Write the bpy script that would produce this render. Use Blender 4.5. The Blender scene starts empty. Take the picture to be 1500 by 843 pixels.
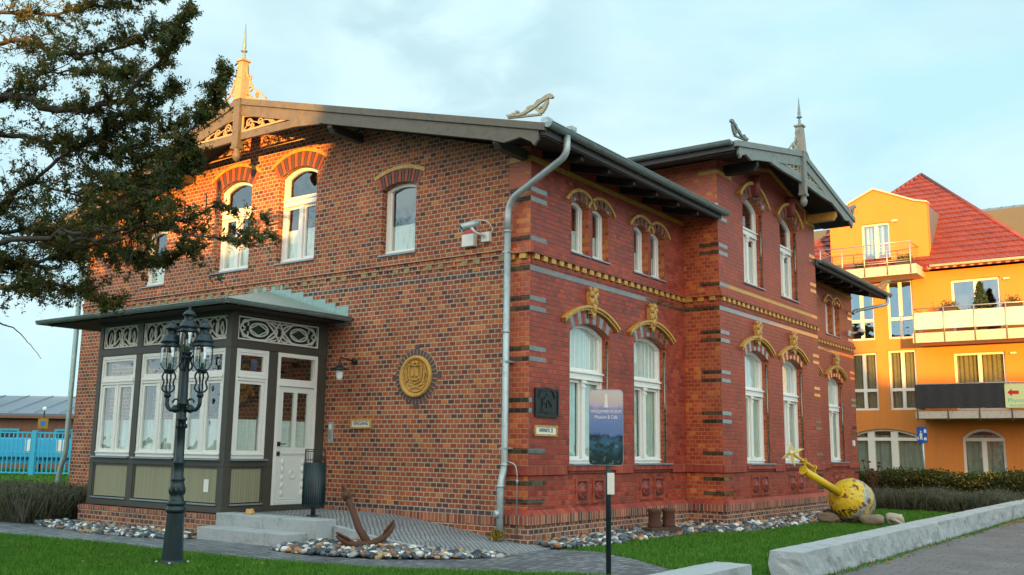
import bpy, bmesh, math, random
import numpy as np
from mathutils import Vector, Matrix
random.seed(7); rng = np.random.default_rng(11)
S = bpy.context.scene
COL = S.collection
R_ = math.radians

# ------------------------------------------------------------------ camera
cam_d = bpy.data.cameras.new('camera'); cam = bpy.data.objects.new('camera', cam_d); COL.objects.link(cam)
cam_d.sensor_width = 36.0; cam_d.lens = 33.855; cam_d.clip_start = 0.1; cam_d.clip_end = 4000
rt, up, fw = Vector((0.8105, 0.5856, 0.0137)), Vector((0.0863, -0.1424, 0.986)), Vector((-0.5793, 0.798, 0.1659))
cam.matrix_world = Matrix(((rt.x, up.x, -fw.x, 8.3058), (rt.y, up.y, -fw.y, -11.9039), (rt.z, up.z, -fw.z, 1.2953), (0, 0, 0, 1)))
S.camera = cam

# ------------------------------------------------------------------ light, sky, exposure
SUN_AZ = math.atan2(0.60, -1.0)          # clockwise from +Y
SUN_EL = R_(2.2)
sd = Vector((math.sin(SUN_AZ) * math.cos(SUN_EL), math.cos(SUN_AZ) * math.cos(SUN_EL), math.sin(SUN_EL)))
sun_d = bpy.data.lights.new('sun', 'SUN'); sun = bpy.data.objects.new('sun', sun_d); COL.objects.link(sun)
sun_d.energy = 5.0; sun_d.angle = R_(0.5); sun_d.color = (1.0, 0.45, 0.07)
sun.rotation_euler = (-sd).to_track_quat('-Z', 'Y').to_euler(); sun.location = sd * 60
W = bpy.data.worlds.new('World'); S.world = W; W.use_nodes = True
wn, wl = W.node_tree.nodes, W.node_tree.links
wn.clear()
def wnode(t, **k):
    n = wn.new(t)
    for a, b in k.items(): setattr(n, a, b)
    return n
sky = wnode('ShaderNodeTexSky'); sky.sky_type = 'NISHITA'; sky.sun_disc = False
sky.sun_elevation = R_(6.0); sky.sun_rotation = SUN_AZ; sky.air_density = 1.0; sky.dust_density = 1.2; sky.ozone_density = 2.0
tc = wnode('ShaderNodeTexCoord')
mp = wnode('ShaderNodeMapping'); mp.inputs['Scale'].default_value = (1.0, 1.0, 2.6); mp.inputs['Location'].default_value = (3.1, 0.4, 0.25)
wl.new(tc.outputs['Generated'], mp.inputs['Vector'])
nz = wnode('ShaderNodeTexNoise'); nz.inputs['Scale'].default_value = 2.3; nz.inputs['Detail'].default_value = 6; nz.inputs['Roughness'].default_value = .55; nz.inputs['Distortion'].default_value = .35
wl.new(mp.outputs[0], nz.inputs['Vector'])
# veil of pale high cloud over the whole sky, brighter and darker by patches
cr = wnode('ShaderNodeValToRGB'); cr.color_ramp.elements[0].position = .36; cr.color_ramp.elements[1].position = .62
cr.color_ramp.elements[0].color = (2.35, 3.75, 4.2, 1); cr.color_ramp.elements[1].color = (3.2, 4.2, 4.4, 1)
wl.new(nz.outputs['Fac'], cr.inputs['Fac'])
mx = wnode('ShaderNodeMix', data_type='RGBA'); mx.inputs['Factor'].default_value = .93
wl.new(sky.outputs[0], mx.inputs['A']); wl.new(cr.outputs[0], mx.inputs['B'])
# a few grey puffs
mp2 = wnode('ShaderNodeMapping'); mp2.inputs['Scale'].default_value = (1.0, 1.0, 2.0); mp2.inputs['Location'].default_value = (7.7, 2.9, 1.0)
wl.new(tc.outputs['Generated'], mp2.inputs['Vector'])
nz2 = wnode('ShaderNodeTexNoise'); nz2.inputs['Scale'].default_value = 3.4; nz2.inputs['Detail'].default_value = 5; nz2.inputs['Roughness'].default_value = .5
wl.new(mp2.outputs[0], nz2.inputs['Vector'])
cr2 = wnode('ShaderNodeValToRGB'); cr2.color_ramp.elements[0].position = .50; cr2.color_ramp.elements[1].position = .66
cr2.color_ramp.elements[0].color = (0, 0, 0, 1); cr2.color_ramp.elements[1].color = (.30, .30, .30, 1)
wl.new(nz2.outputs['Fac'], cr2.inputs['Fac'])
mx2 = wnode('ShaderNodeMix', data_type='RGBA'); mx2.inputs['B'].default_value = (1.5, 2.45, 2.85, 1)
# one larger grey cloud high over the roof of the villa
dc = wnode('ShaderNodeVectorMath', operation='DOT_PRODUCT'); dc.inputs[1].default_value = (-.586, .708, .394); wl.new(tc.outputs['Generated'], dc.inputs[0])
mrc = wnode('ShaderNodeMapRange', interpolation_type='SMOOTHSTEP'); mrc.inputs['From Min'].default_value = .982; mrc.inputs['From Max'].default_value = .998; wl.new(dc.outputs['Value'], mrc.inputs['Value'])
nzc = wnode('ShaderNodeTexNoise'); nzc.inputs['Scale'].default_value = 7.5; nzc.inputs['Detail'].default_value = 6; nzc.inputs['Distortion'].default_value = .4; wl.new(mp2.outputs[0], nzc.inputs['Vector'])
crc = wnode('ShaderNodeMapRange', interpolation_type='SMOOTHSTEP'); crc.inputs['From Min'].default_value = .40; crc.inputs['From Max'].default_value = .62; wl.new(nzc.outputs['Fac'], crc.inputs['Value'])
mc_ = wnode('ShaderNodeMath', operation='MULTIPLY'); wl.new(mrc.outputs[0], mc_.inputs[0]); wl.new(crc.outputs[0], mc_.inputs[1])
ma_ = wnode('ShaderNodeMath', operation='MULTIPLY_ADD', use_clamp=True); ma_.inputs[1].default_value = .45; wl.new(mc_.outputs[0], ma_.inputs[0]); wl.new(cr2.outputs[0], ma_.inputs[2])
wl.new(ma_.outputs[0], mx2.inputs['Factor']); wl.new(mx.outputs['Result'], mx2.inputs['A'])
# warm bank of lit cloud in the half of the sky the sun is in
dt = wnode('ShaderNodeVectorMath', operation='DOT_PRODUCT'); dt.inputs[1].default_value = (sd.x, sd.y, .12)
wl.new(tc.outputs['Generated'], dt.inputs[0])
mr = wnode('ShaderNodeMapRange'); mr.inputs['From Min'].default_value = -.35; mr.inputs['From Max'].default_value = 1.0; mr.inputs['To Min'].default_value = 0; mr.inputs['To Max'].default_value = .85
wl.new(dt.outputs['Value'], mr.inputs['Value'])
mp5 = wnode('ShaderNodeMapping'); mp5.inputs['Scale'].default_value = (1.0, 1.0, 2.4); mp5.inputs['Location'].default_value = (1.3, 5.2, .7); wl.new(tc.outputs['Generated'], mp5.inputs['Vector'])
nz5 = wnode('ShaderNodeTexNoise'); nz5.inputs['Scale'].default_value = 4.2; nz5.inputs['Detail'].default_value = 6; wl.new(mp5.outputs[0], nz5.inputs['Vector'])
cr5 = wnode('ShaderNodeValToRGB'); cr5.color_ramp.elements[0].position = .40; cr5.color_ramp.elements[1].position = .60; cr5.color_ramp.elements[0].color = (4.6, 7.8, 9.2, 1); cr5.color_ramp.elements[1].color = (12.8, 14.4, 14.0, 1)
wl.new(nz5.outputs['Fac'], cr5.inputs['Fac'])
mx3 = wnode('ShaderNodeMix', data_type='RGBA'); wl.new(cr5.outputs[0], mx3.inputs['B'])
wl.new(mr.outputs[0], mx3.inputs['Factor']); wl.new(mx2.outputs['Result'], mx3.inputs['A'])
mr4 = wnode('ShaderNodeMapRange'); mr4.inputs['From Min'].default_value = .72; mr4.inputs['From Max'].default_value = 1.0; mr4.inputs['To Max'].default_value = .9
wl.new(dt.outputs['Value'], mr4.inputs['Value'])
mx4 = wnode('ShaderNodeMix', data_type='RGBA'); mx4.inputs['B'].default_value = (13.0, 8.6, 6.4, 1)
wl.new(mr4.outputs[0], mx4.inputs['Factor']); wl.new(mx3.outputs['Result'], mx4.inputs['A'])
bg = wnode('ShaderNodeBackground'); bg.inputs['Strength'].default_value = .1
wo = wnode('ShaderNodeOutputWorld')
wl.new(mx4.outputs['Result'], bg.inputs['Color']); wl.new(bg.outputs[0], wo.inputs['Surface'])
S.view_settings.view_transform = 'Standard'; S.view_settings.look = 'None'; S.view_settings.gamma = 1; S.view_settings.use_curve_mapping = False
S.view_settings.exposure = 1.34

# ------------------------------------------------------------------ materials
class NT:
    def __init__(s, name):
        s.m = bpy.data.materials.new(name); s.m.use_nodes = True
        s.n, s.l = s.m.node_tree.nodes, s.m.node_tree.links
        s.b = s.n['Principled BSDF']; s.out = s.n['Material Output']
    def add(s, t, **k):
        n = s.n.new(t)
        for a, b in k.items(): setattr(n, a, b)
        return n
    def put(s, sock, v):
        if hasattr(v, 'node'): s.l.new(v, sock)
        else: sock.default_value = v
    def math(s, op, a, b=None, c=None):
        n = s.add('ShaderNodeMath', operation=op)
        for i, v in enumerate((a, b, c)):
            if v is not None: s.put(n.inputs[i], v)
        return n.outputs[0]
    def mix(s, f, a, b, mode='MIX'):
        n = s.add('ShaderNodeMix', data_type='RGBA', blend_type=mode)
        s.put(n.inputs['Factor'], f)
        s.put(n.inputs['A'], a if hasattr(a, 'node') else (*a[:3], 1)); s.put(n.inputs['B'], b if hasattr(b, 'node') else (*b[:3], 1))
        return n.outputs['Result']
    def noise(s, scale, detail=4, rough=.55, vec=None, dist=0):
        n = s.add('ShaderNodeTexNoise'); n.inputs['Scale'].default_value = scale; n.inputs['Detail'].default_value = detail
        n.inputs['Roughness'].default_value = rough; n.inputs['Distortion'].default_value = dist
        if vec is not None: s.l.new(vec, n.inputs['Vector'])
        return n.outputs['Fac']
    def ramp(s, f, stops, const=False):
        n = s.add('ShaderNodeValToRGB'); e = n.color_ramp.elements
        if const: n.color_ramp.interpolation = 'CONSTANT'
        e.remove(e[1])
        for i, (p, c) in enumerate(stops):
            q = e[0] if i == 0 else e.new(p)
            q.position = p; q.color = (*c[:3], 1) if not isinstance(c, float) else (c, c, c, 1)
        s.l.new(f, n.inputs['Fac']); return n.outputs['Color']
    def pos(s): return s.add('ShaderNodeNewGeometry').outputs['Position']
    def bump(s, h, dist=.01, strength=1.0):
        n = s.add('ShaderNodeBump'); n.inputs['Distance'].default_value = dist; n.inputs['Strength'].default_value = strength
        s.put(n.inputs['Height'], h); s.l.new(n.outputs[0], s.b.inputs['Normal'])
    def fin(s, col=None, rough=None, metal=None, spec=None):
        if col is not None: s.put(s.b.inputs['Base Color'], col if hasattr(col, 'node') else (*col[:3], 1))
        if rough is not None: s.put(s.b.inputs['Roughness'], rough)
        if metal is not None: s.put(s.b.inputs['Metallic'], metal)
        if spec is not None: s.put(s.b.inputs['Specular IOR Level'], spec)
        return s.m

def paint(name, col, rough=.5, var=.25, scale=6., metal=0., bump=.0, dirt=None, spec=.5, bscale=60):
    """one colour with cloudy variation, optional dirt colour in patches and fine bump"""
    t = NT(name); p = t.pos()
    n1 = t.noise(scale, 5, .6, p)
    c = t.mix(n1, tuple(x * (1 - var) for x in col), tuple(min(1, x * (1 + var)) for x in col))
    if dirt:
        n2 = t.noise(scale * 2.7, 6, .65, p)
        c = t.mix(t.ramp(n2, [(.5, 0.), (.68, 1.)]), c, dirt)
    rr = t.math('MULTIPLY_ADD', n1, .25, rough - .12)
    if bump: t.bump(t.noise(bscale, 4, .6, p), bump)
    return t.fin(c, rr, metal, spec)

def brick(name, pal, mortar, pu=.13, pv=.077, jm=.012, rough=.75, rough2=None, bump=.006, zoff=0., stain=None, half=.5, soldier=False, pal_side_baked=None, mortar_side=None, spec=.3):
    """running brick bond: a random tone per brick, mortar joints, wear; pal = [(position, colour)...]"""
    t = NT(name); g = t.add('ShaderNodeNewGeometry')
    dn = t.add('ShaderNodeTexNoise'); dn.inputs['Scale'].default_value = 9; t.l.new(g.outputs['Position'], dn.inputs['Vector'])
    sc = t.add('ShaderNodeVectorMath', operation='MULTIPLY_ADD'); t.l.new(dn.outputs['Color'], sc.inputs[0]); sc.inputs[1].default_value = (.012,) * 3; t.l.new(g.outputs['Position'], sc.inputs[2])
    sx = t.add('ShaderNodeSeparateXYZ'); t.l.new(sc.outputs[0], sx.inputs[0])
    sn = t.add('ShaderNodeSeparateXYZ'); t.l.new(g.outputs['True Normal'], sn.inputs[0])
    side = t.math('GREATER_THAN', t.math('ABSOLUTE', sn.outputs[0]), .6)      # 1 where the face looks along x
    flat = t.math('GREATER_THAN', t.math('ABSOLUTE', sn.outputs[2]), .75)
    u = t.math('ADD', t.math('MULTIPLY', sx.outputs[0], t.math('SUBTRACT', 1., side)), t.math('MULTIPLY', sx.outputs[1], side))
    z = t.math('ADD', t.math('MULTIPLY', sx.outputs[2], t.math('SUBTRACT', 1., flat)), t.math('MULTIPLY', sx.outputs[1], flat))
    if soldier: v = t.math('MULTIPLY', z, 0.); u2 = t.math('DIVIDE', u, pv); row = v; fv = .5; 
    else:
        v = t.math('DIVIDE', t.math('SUBTRACT', z, zoff), pv); row = t.math('FLOOR', v); fv = t.math('FRACT', v)
        u2 = t.math('ADD', t.math('DIVIDE', u, pu), t.math('MULTIPLY', t.math('FLOORED_MODULO', row, 2.), half))
    col = t.math('FLOOR', u2); fu = t.math('FRACT', u2)
    du = t.math('MULTIPLY', t.math('MINIMUM', fu, t.math('SUBTRACT', 1., fu)), pv if soldier else pu)
    d = du if soldier else t.math('MINIMUM', du, t.math('MULTIPLY', t.math('MINIMUM', fv, t.math('SUBTRACT', 1., fv)), pv))
    mr = t.add('ShaderNodeMapRange', interpolation_type='SMOOTHSTEP'); t.l.new(d, mr.inputs['Value'])
    mr.inputs['From Min'].default_value = jm * .5 - .002; mr.inputs['From Max'].default_value = jm * .5 + .003
    mask = mr.outputs[0]
    cb = t.add('ShaderNodeCombineXYZ'); t.l.new(col, cb.inputs[0]); t.l.new(row, cb.inputs[1]); t.l.new(side, cb.inputs[2])
    wh = t.add('ShaderNodeTexWhiteNoise', noise_dimensions='3D'); t.l.new(cb.outputs[0], wh.inputs['Vector'])
    c = t.ramp(wh.outputs['Value'], pal)
    if pal_side_baked: c = t.mix(side, c, t.ramp(wh.outputs['Value'], pal_side_baked))  # x-facing bricks get own tones: lighting and sheen put into the colour
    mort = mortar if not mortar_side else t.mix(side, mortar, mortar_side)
    grain = t.noise(55, 5, .7, g.outputs['Position']); big = t.noise(1.3, 5, .6, g.outputs['Position'])
    c = t.mix(1., c, t.ramp(grain, [(.25, (.72, .72, .72)), (.75, (1.25, 1.25, 1.25))]), 'MULTIPLY')
    c = t.mix(mask, mort, c)
    c = t.mix(1., c, t.ramp(big, [(.3, (.78, .78, .78)), (.7, (1.15, 1.15, 1.15))]), 'MULTIPLY')
    if stain: c = t.mix(t.ramp(t.noise(3.1, 6, .7, g.outputs['Position']), [(.55, 0.), (.75, .6)]), c, stain)
    r2 = rough if rough2 is None else rough2
    rr = t.math('ADD', t.math('MULTIPLY', mask, t.math('MULTIPLY_ADD', wh.outputs['Value'], .15, r2 - .9)), .85)
    t.bump(t.math('ADD', mask, t.math('MULTIPLY', grain, .35)), bump)
    return t.fin(c, rr, 0., spec)

M = {}
RED = [(0., (.20, .035, .022)), (.25, (.30, .060, .032)), (.5, (.36, .075, .038)), (.75, (.42, .105, .046)), (.9, (.47, .16, .055)), (1., (.55, .22, .06))]
M['gable_brick'] = brick('weathered_brick', [(0., (.10, .042, .038)), (.12, (.15, .052, .040)), (.25, (.24, .064, .036)), (.5, (.33, .080, .036)), (.8, (.38, .094, .038)), (.95, (.43, .125, .045)), (1., (.55, .19, .05))],
                         (.44, .37, .255), jm=.0155, rough=.8, bump=.008)
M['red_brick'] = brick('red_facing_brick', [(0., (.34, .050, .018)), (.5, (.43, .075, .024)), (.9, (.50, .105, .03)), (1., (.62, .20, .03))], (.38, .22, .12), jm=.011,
                       rough=.55, rough2=.42, bump=.004, pal_side_baked=[(0., (.19, .022, .014)), (.2, (.29, .033, .018)), (.6, (.35, .043, .021)), (1., (.43, .066, .03))], mortar_side=(.20, .085, .05), spec=.45)
M['plinth_brick'] = brick('plinth_brick', [(0., (.07, .04, .04)), (.3, (.16, .06, .045)), (.7, (.30, .10, .06)), (1., (.45, .18, .09))], (.42, .35, .25), jm=.016, rough=.8, bump=.007, stain=(.16, .15, .12))
M['soldier_brick'] = brick('soldier_brick', [(0., (.09, .05, .045)), (.3, (.22, .065, .045)), (.7, (.36, .11, .06)), (1., (.46, .19, .09))], (.42, .35, .25), jm=.013, rough=.8, bump=.006, soldier=True, stain=(.17, .15, .12))
M['red_soldier'] = brick('red_soldier_brick', [(0., (.26, .042, .03)), (.5, (.33, .056, .036)), (1., (.42, .09, .045))], (.20, .08, .06), jm=.009, rough=.5, bump=.004, soldier=True)
M['dark_course'] = brick('dark_brick_course', [(0., (.05, .035, .05)), (.5, (.085, .055, .07)), (1., (.15, .085, .09))], (.45, .37, .25), jm=.016, rough=.6, bump=.005)
M['glazed'] = brick('glazed_brown_brick', [(0., (.035, .022, .012)), (.5, (.06, .042, .022)), (1., (.10, .075, .04))], (.12, .09, .06), jm=.008, rough=.12, rough2=.15, bump=.0012, spec=.6)
M['glazed'].node_tree.nodes['Principled BSDF'].inputs['Metallic'].default_value = 0; M['glazed'].node_tree.nodes['Principled BSDF'].inputs['Coat Weight'].default_value = 1.0; M['glazed'].node_tree.nodes['Principled BSDF'].inputs['Coat IOR'].default_value = 1.95; M['glazed'].node_tree.nodes['Principled BSDF'].inputs['Coat Roughness'].default_value = .08
M['glazed_dull'] = brick('dull_brown_brick', [(0., (.030, .018, .010)), (.5, (.05, .034, .017)), (1., (.11, .075, .035))], (.14, .10, .06), jm=.008, rough=.5, rough2=.5, bump=.002, spec=.3)
M['dentil_old'] = paint('weathered_dentil_brick', (.30, .24, .11), .85, .5, 9, dirt=(.12, .10, .07))
M['ochre'] = paint('ochre_glazed_brick', (.54, .315, .06), .38, .3, 9, dirt=(.24, .14, .045), bump=.003)
M['ochre_terracotta'] = paint('ochre_terracotta', (.55, .325, .085), .55, .3, 14, dirt=(.22, .125, .04), bump=.008, bscale=40)
M['terracotta'] = paint('red_terracotta', (.24, .045, .03), .5, .35, 12, bump=.003)
M['panel_back'] = paint('recess_shade', (.07, .028, .024), .8, .3, 10)  # dark colour stands in for the shade of a deeper recess
M['voussoir_red'] = paint('arch_brick_red', (.36, .085, .04), .7, .3, 14, bump=.004)
M['voussoir_dark'] = paint('arch_brick_dark', (.10, .06, .055), .6, .3, 14, bump=.004)
M['mortar'] = paint('mortar', (.46, .38, .26), .9, .2, 20, bump=.003)
M['white'] = paint('white_window_paint', (.78, .78, .72), .35, .05, 5, bump=.0015)
M['cream'] = paint('cream_painted_wood', (.40, .29, .14), .55, .2, 9, dirt=(.30, .22, .11))
M['board'] = paint('weathered_brown_boards', (.125, .105, .075), .6, .35, 3.5, dirt=(.075, .08, .07), bump=.003)
M['board_grey'] = paint('grey_green_boards', (.20, .23, .21), .55, .25, 4, dirt=(.12, .14, .13), bump=.003)
M['purlin_wood'] = paint('dark_purlin_wood', (.055, .045, .034), .6, .3, 6)
M['soffit'] = paint('dark_soffit_boards', (.015, .013, .011), .7, .3, 5)
M['roofing'] = paint('dark_roofing', (.07, .07, .07), .8, .3, 6)
M['zinc'] = paint('zinc_sheet', (.42, .50, .50), .48, .18, 4, metal=.45, dirt=(.30, .36, .37))
M['zinc_dark'] = paint('weathered_zinc_gutter', (.20, .27, .265), .45, .25, 5, metal=.4, dirt=(.28, .34, .33))
M['patina'] = paint('patina_sheet', (.25, .37, .35), .5, .2, 5, metal=.3, dirt=(.36, .46, .43))
M['flash'] = paint('pale_flashing', (.42, .48, .45), .5, .2, 5, metal=.3)
M['timber'] = paint('dark_porch_timber', (.058, .056, .043), .5, .25, 6, bump=.002)
M['timber_d'] = paint('dark_backing_board', (.018, .045, .032), .6, .2, 6)
M['scroll'] = paint('weathered_cream_scroll', (.42, .37, .25), .6, .2, 9, dirt=(.26, .23, .16))
M['fret_grey'] = paint('grey_fret', (.33, .31, .24), .6, .2, 9, dirt=(.20, .20, .17))  # greyer, duller fret colour for the bay gable
M['fret'] = paint('pale_fret_paint', (.66, .66, .58), .5, .08, 9)
M['sill'] = paint('blue_grey_sill', (.27, .33, .36), .4, .15, 5, metal=.4)
M['door'] = paint('door_paint', (.68, .72, .66), .4, .05, 5)
M['brass'] = paint('dark_brass', (.10, .055, .03), .4, .2, 20, metal=.8)
M['iron'] = paint('dark_green_iron', (.016, .034, .040), .35, .3, 12, metal=.3, bump=.002)
M['bin'] = paint('bin_green_paint', (.005, .020, .022), .4, .2, 8)
M['galv'] = paint('galvanised_steel', (.40, .44, .44), .4, .15, 20, metal=.8)
M['rust'] = paint('rusty_iron', (.092, .036, .018), .85, .45, 14, dirt=(.06, .032, .022), bump=.008)
M['rust_dark'] = paint('dark_rusty_iron', (.085, .045, .03), .85, .4, 14, dirt=(.05, .032, .026), bump=.006)
M['bronze'] = paint('dark_bronze', (.030, .036, .038), .45, .3, 10, metal=.5, bump=.004, bscale=25)
M['sandstone'] = paint('ochre_relief_stone', (.56, .315, .07), .65, .2, 14, dirt=(.34, .18, .045), bump=.008, bscale=35)
M['plastic_white'] = paint('white_plastic', (.76, .77, .70), .4, .04, 5)
M['plastic_red'] = paint('red_lens', (.55, .02, .03), .3, .1, 5)
M['black'] = paint('black_part', (.012, .013, .014), .4, .2, 10)
M['opal'] = paint('opal_glass', (.80, .84, .78), .25, .03, 5)
M['curtain_d'] = paint('grey_green_curtain', (.58, .67, .60), .9, .25, 4)
M['curtain'] = paint('white_net_curtain', (.72, .76, .72), .9, .10, 14)
M['curtain_b'] = paint('beige_curtain', (.50, .44, .30), .9, .25, 4)
M['navy'] = paint('blue_cloth', (.03, .09, .17), .9, .2, 5)
M['room'] = paint('dim_room', (.10, .11, .10), .9, .2, 2)
def planks(name, a, b, period):
    t = NT(name); g = t.add('ShaderNodeNewGeometry'); sx = t.add('ShaderNodeSeparateXYZ'); t.l.new(g.outputs['Position'], sx.inputs[0])
    u = t.math('DIVIDE', t.math('ADD', sx.outputs[0], sx.outputs[1]), period); fr = t.math('FRACT', u)
    gr = t.math('LESS_THAN', t.math('MINIMUM', fr, t.math('SUBTRACT', 1., fr)), .06)
    wh = t.add('ShaderNodeTexWhiteNoise', noise_dimensions='1D'); t.l.new(t.math('FLOOR', u), wh.inputs['W'])
    c = t.mix(wh.outputs['Value'], a, b); c = t.mix(gr, c, tuple(x * .62 for x in a))
    t.bump(t.math('SUBTRACT', 1., gr), .003)
    return t.fin(c, .55)
M['olive'] = planks('olive_matchboard', (.27, .26, .155), (.30, .29, .175), .055)
M['brown_clad'] = planks('brown_timber_cladding', (.16, .075, .04), (.20, .10, .055), .16)

def glass(name, tint=(.92, .96, .94), base=.10, rough=.0):
    t = NT(name); t.n.remove(t.b)
    lw = t.add('ShaderNodeLayerWeight'); lw.inputs['Blend'].default_value = .35
    gl = t.add('ShaderNodeBsdfGlossy'); gl.inputs['Roughness'].default_value = rough; gl.inputs['Color'].default_value = (.95, .97, 1, 1)
    tr = t.add('ShaderNodeBsdfTransparent'); tr.inputs['Color'].default_value = (*tint, 1)
    wv = t.noise(1.7, 2, .5, t.pos()); b = t.add('ShaderNodeBump'); b.inputs['Distance'].default_value = .012; t.l.new(wv, b.inputs['Height']); t.l.new(b.outputs[0], gl.inputs['Normal'])
    f = t.math('MINIMUM', t.math('ADD', t.math('MULTIPLY', lw.outputs['Fresnel'], 1.0), base), .95)
    f = t.math('MULTIPLY', f, t.math('SUBTRACT', 1., t.add('ShaderNodeNewGeometry').outputs['Backfacing']))
    ms = t.add('ShaderNodeMixShader'); t.l.new(f, ms.inputs[0]); t.l.new(tr.outputs[0], ms.inputs[1]); t.l.new(gl.outputs[0], ms.inputs[2])
    t.l.new(ms.outputs[0], t.out.inputs['Surface']); return t.m
M['glass'] = glass('window_glass', base=.11)
M['glass_far'] = glass('far_window_glass', (.8, .85, .82), base=.24)
M['glass_clear'] = glass('lantern_glass', (.93, .96, .94), .26)

# ------------------------------------------------------------------ mesh builder
WLOC = {}
class F:
    """a wall frame: u along the wall, z up, d into the wall"""
    def __init__(s, o, u, n, z=(0, 0, 1)): s.o, s.u, s.n, s.z = Vector(o), Vector(u), Vector(n), Vector(z)
    def __call__(s, u, z, d=0.): return s.o + s.u * u + s.z * z - s.n * d
GAB = F((0, 0, 0), (1, 0, 0), (0, -1, 0)); RF = F((0, 0, 0), (0, 1, 0), (1, 0, 0))
WORLD = F((0, 0, 0), (1, 0, 0), (0, -1, 0))
class MB:
    def __init__(s): s.v, s.f, s.m, s.sm = [], [], [], []
    def add(s, vs, fs, mi=0, smooth=False):
        o = len(s.v); s.v += [Vector(v) for v in vs]
        for f in fs: s.f.append([i + o for i in f]); s.m.append(mi); s.sm.append(smooth)
        return s
    def box(s, lo, hi, mi=0, fr=None):
        (a, b, c), (d, e, f) = lo, hi
        vs = [(x, y, z) for z in (c, f) for y in (b, e) for x in (a, d)]
        if fr: vs = [fr(x, z, y) for x, y, z in vs]
        return s.add(vs, [(0, 2, 3, 1), (4, 5, 7, 6), (0, 1, 5, 4), (2, 6, 7, 3), (0, 4, 6, 2), (1, 3, 7, 5)], mi)
    def fb(s, fr, u0, u1, z0, z1, d0, d1, mi=0): return s.box((u0, d0, z0), (u1, d1, z1), mi, fr)
    def prism(s, fr, poly, d0, d1, mi=0):
        n = len(poly); vs = [fr(u, z, d0) for u, z in poly] + [fr(u, z, d1) for u, z in poly]
        return s.add(vs, [list(range(n)), list(range(2 * n - 1, n - 1, -1))] + [(i, i + n, (i + 1) % n + n, (i + 1) % n) for i in range(n)], mi)
    def ring(s, fr, A, B, d0, d1, mi=0):
        n = len(A); vs = [fr(u, z, d0) for u, z in A] + [fr(u, z, d0) for u, z in B] + [fr(u, z, d1) for u, z in A] + [fr(u, z, d1) for u, z in B]
        fs = []
        for i in range(n):
            j = (i + 1) % n
            fs += [(i, j, n + j, n + i), (2 * n + j, 2 * n + i, 3 * n + i, 3 * n + j), (i, 2 * n + i, 2 * n + j, j), (n + j, 3 * n + j, 3 * n + i, n + i)]
        return s.add(vs, fs, mi)
    def strip(s, fr, A, B, d0, d1, mi=0):
        """open band between two polylines, extruded"""
        n = len(A); poly = list(A) + list(B)[::-1]
        vs = [fr(u, z, d0) for u, z in A] + [fr(u, z, d0) for u, z in B] + [fr(u, z, d1) for u, z in A] + [fr(u, z, d1) for u, z in B]
        fs = []
        for i in range(n - 1):
            j = i + 1
            fs += [(i, j, n + j, n + i), (2 * n + j, 2 * n + i, 3 * n + i, 3 * n + j), (i, 2 * n + i, 2 * n + j, j), (n + j, 3 * n + j, 3 * n + i, n + i)]
        fs += [(0, n, 3 * n, 2 * n), (n - 1, 3 * n - 1, 4 * n - 1, 2 * n - 1)]
        return s.add(vs, fs, mi)
    def tube(s, pts, r, k=10, mi=0, smooth=True, caps=True):
        pts = [Vector(p) for p in pts]; n = len(pts); rs = r if isinstance(r, (list, tuple)) else [r] * n
        vs = []; ref = None
        for i, p in enumerate(pts):
            t = (pts[min(i + 1, n - 1)] - pts[max(i - 1, 0)])
            t = t.normalized() if t.length > 1e-9 else Vector((0, 0, 1))
            if ref is None:
                ref = Vector((0, 0, 1)) if abs(t.z) < .9 else Vector((1, 0, 0))
            a = (ref - t * ref.dot(t)).normalized(); b = t.cross(a); ref = a
            vs += [p + a * (rs[i] * math.cos(q)) + b * (rs[i] * math.sin(q)) for q in (2 * math.pi * j / k for j in range(k))]
        fs = [(i * k + j, i * k + (j + 1) % k, (i + 1) * k + (j + 1) % k, (i + 1) * k + j) for i in range(n - 1) for j in range(k)]
        o = len(s.v); s.add(vs, fs, mi, smooth)
        if caps: s.f += [[o + j for j in range(k)][::-1], [o + (n - 1) * k + j for j in range(k)]]; s.m += [mi, mi]; s.sm += [False, False]
        return s
    def lathe(s, o, prof, k=20, mi=0, smooth=True, axis=(0, 0, 1), rot=0.):
        o = Vector(o); ax = Vector(axis).normalized(); a = Vector((1, 0, 0)) if abs(ax.x) < .9 else Vector((0, 1, 0))
        a = (a - ax * a.dot(ax)).normalized(); b = ax.cross(a); n = len(prof)
        vs = [o + ax * z + a * (r * math.cos(q)) + b * (r * math.sin(q)) for r, z in prof for q in (2 * math.pi * j / k + rot for j in range(k))]
        fs = [(i * k + j, i * k + (j + 1) % k, (i + 1) * k + (j + 1) % k, (i + 1) * k + j) for i in range(n - 1) for j in range(k)]
        fs2 = [list(range(k))[::-1], [(n - 1) * k + j for j in range(k)]]
        s.add(vs, fs, mi, smooth); o2 = len(s.v) - len(vs)
        for f in fs2: s.f.append([i + o2 for i in f]); s.m.append(mi); s.sm.append(False)
        return s
    def ell(s, c, r, mi=0, k=10, rot=None):
        prof = [(max(1e-3, math.sin(math.pi * i / k)), -math.cos(math.pi * i / k)) for i in range(k + 1)]
        t = MB().lathe((0, 0, 0), prof, 14); Mx = rot or Matrix.Identity(3)
        vs = [Vector(c) + Mx @ Vector((v.x * r[0], v.y * r[1], v.z * r[2])) for v in t.v]
        for f in t.f: s.f.append([i + len(s.v) for i in f]); s.m.append(mi); s.sm.append(True)
        s.v += vs; return s
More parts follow.
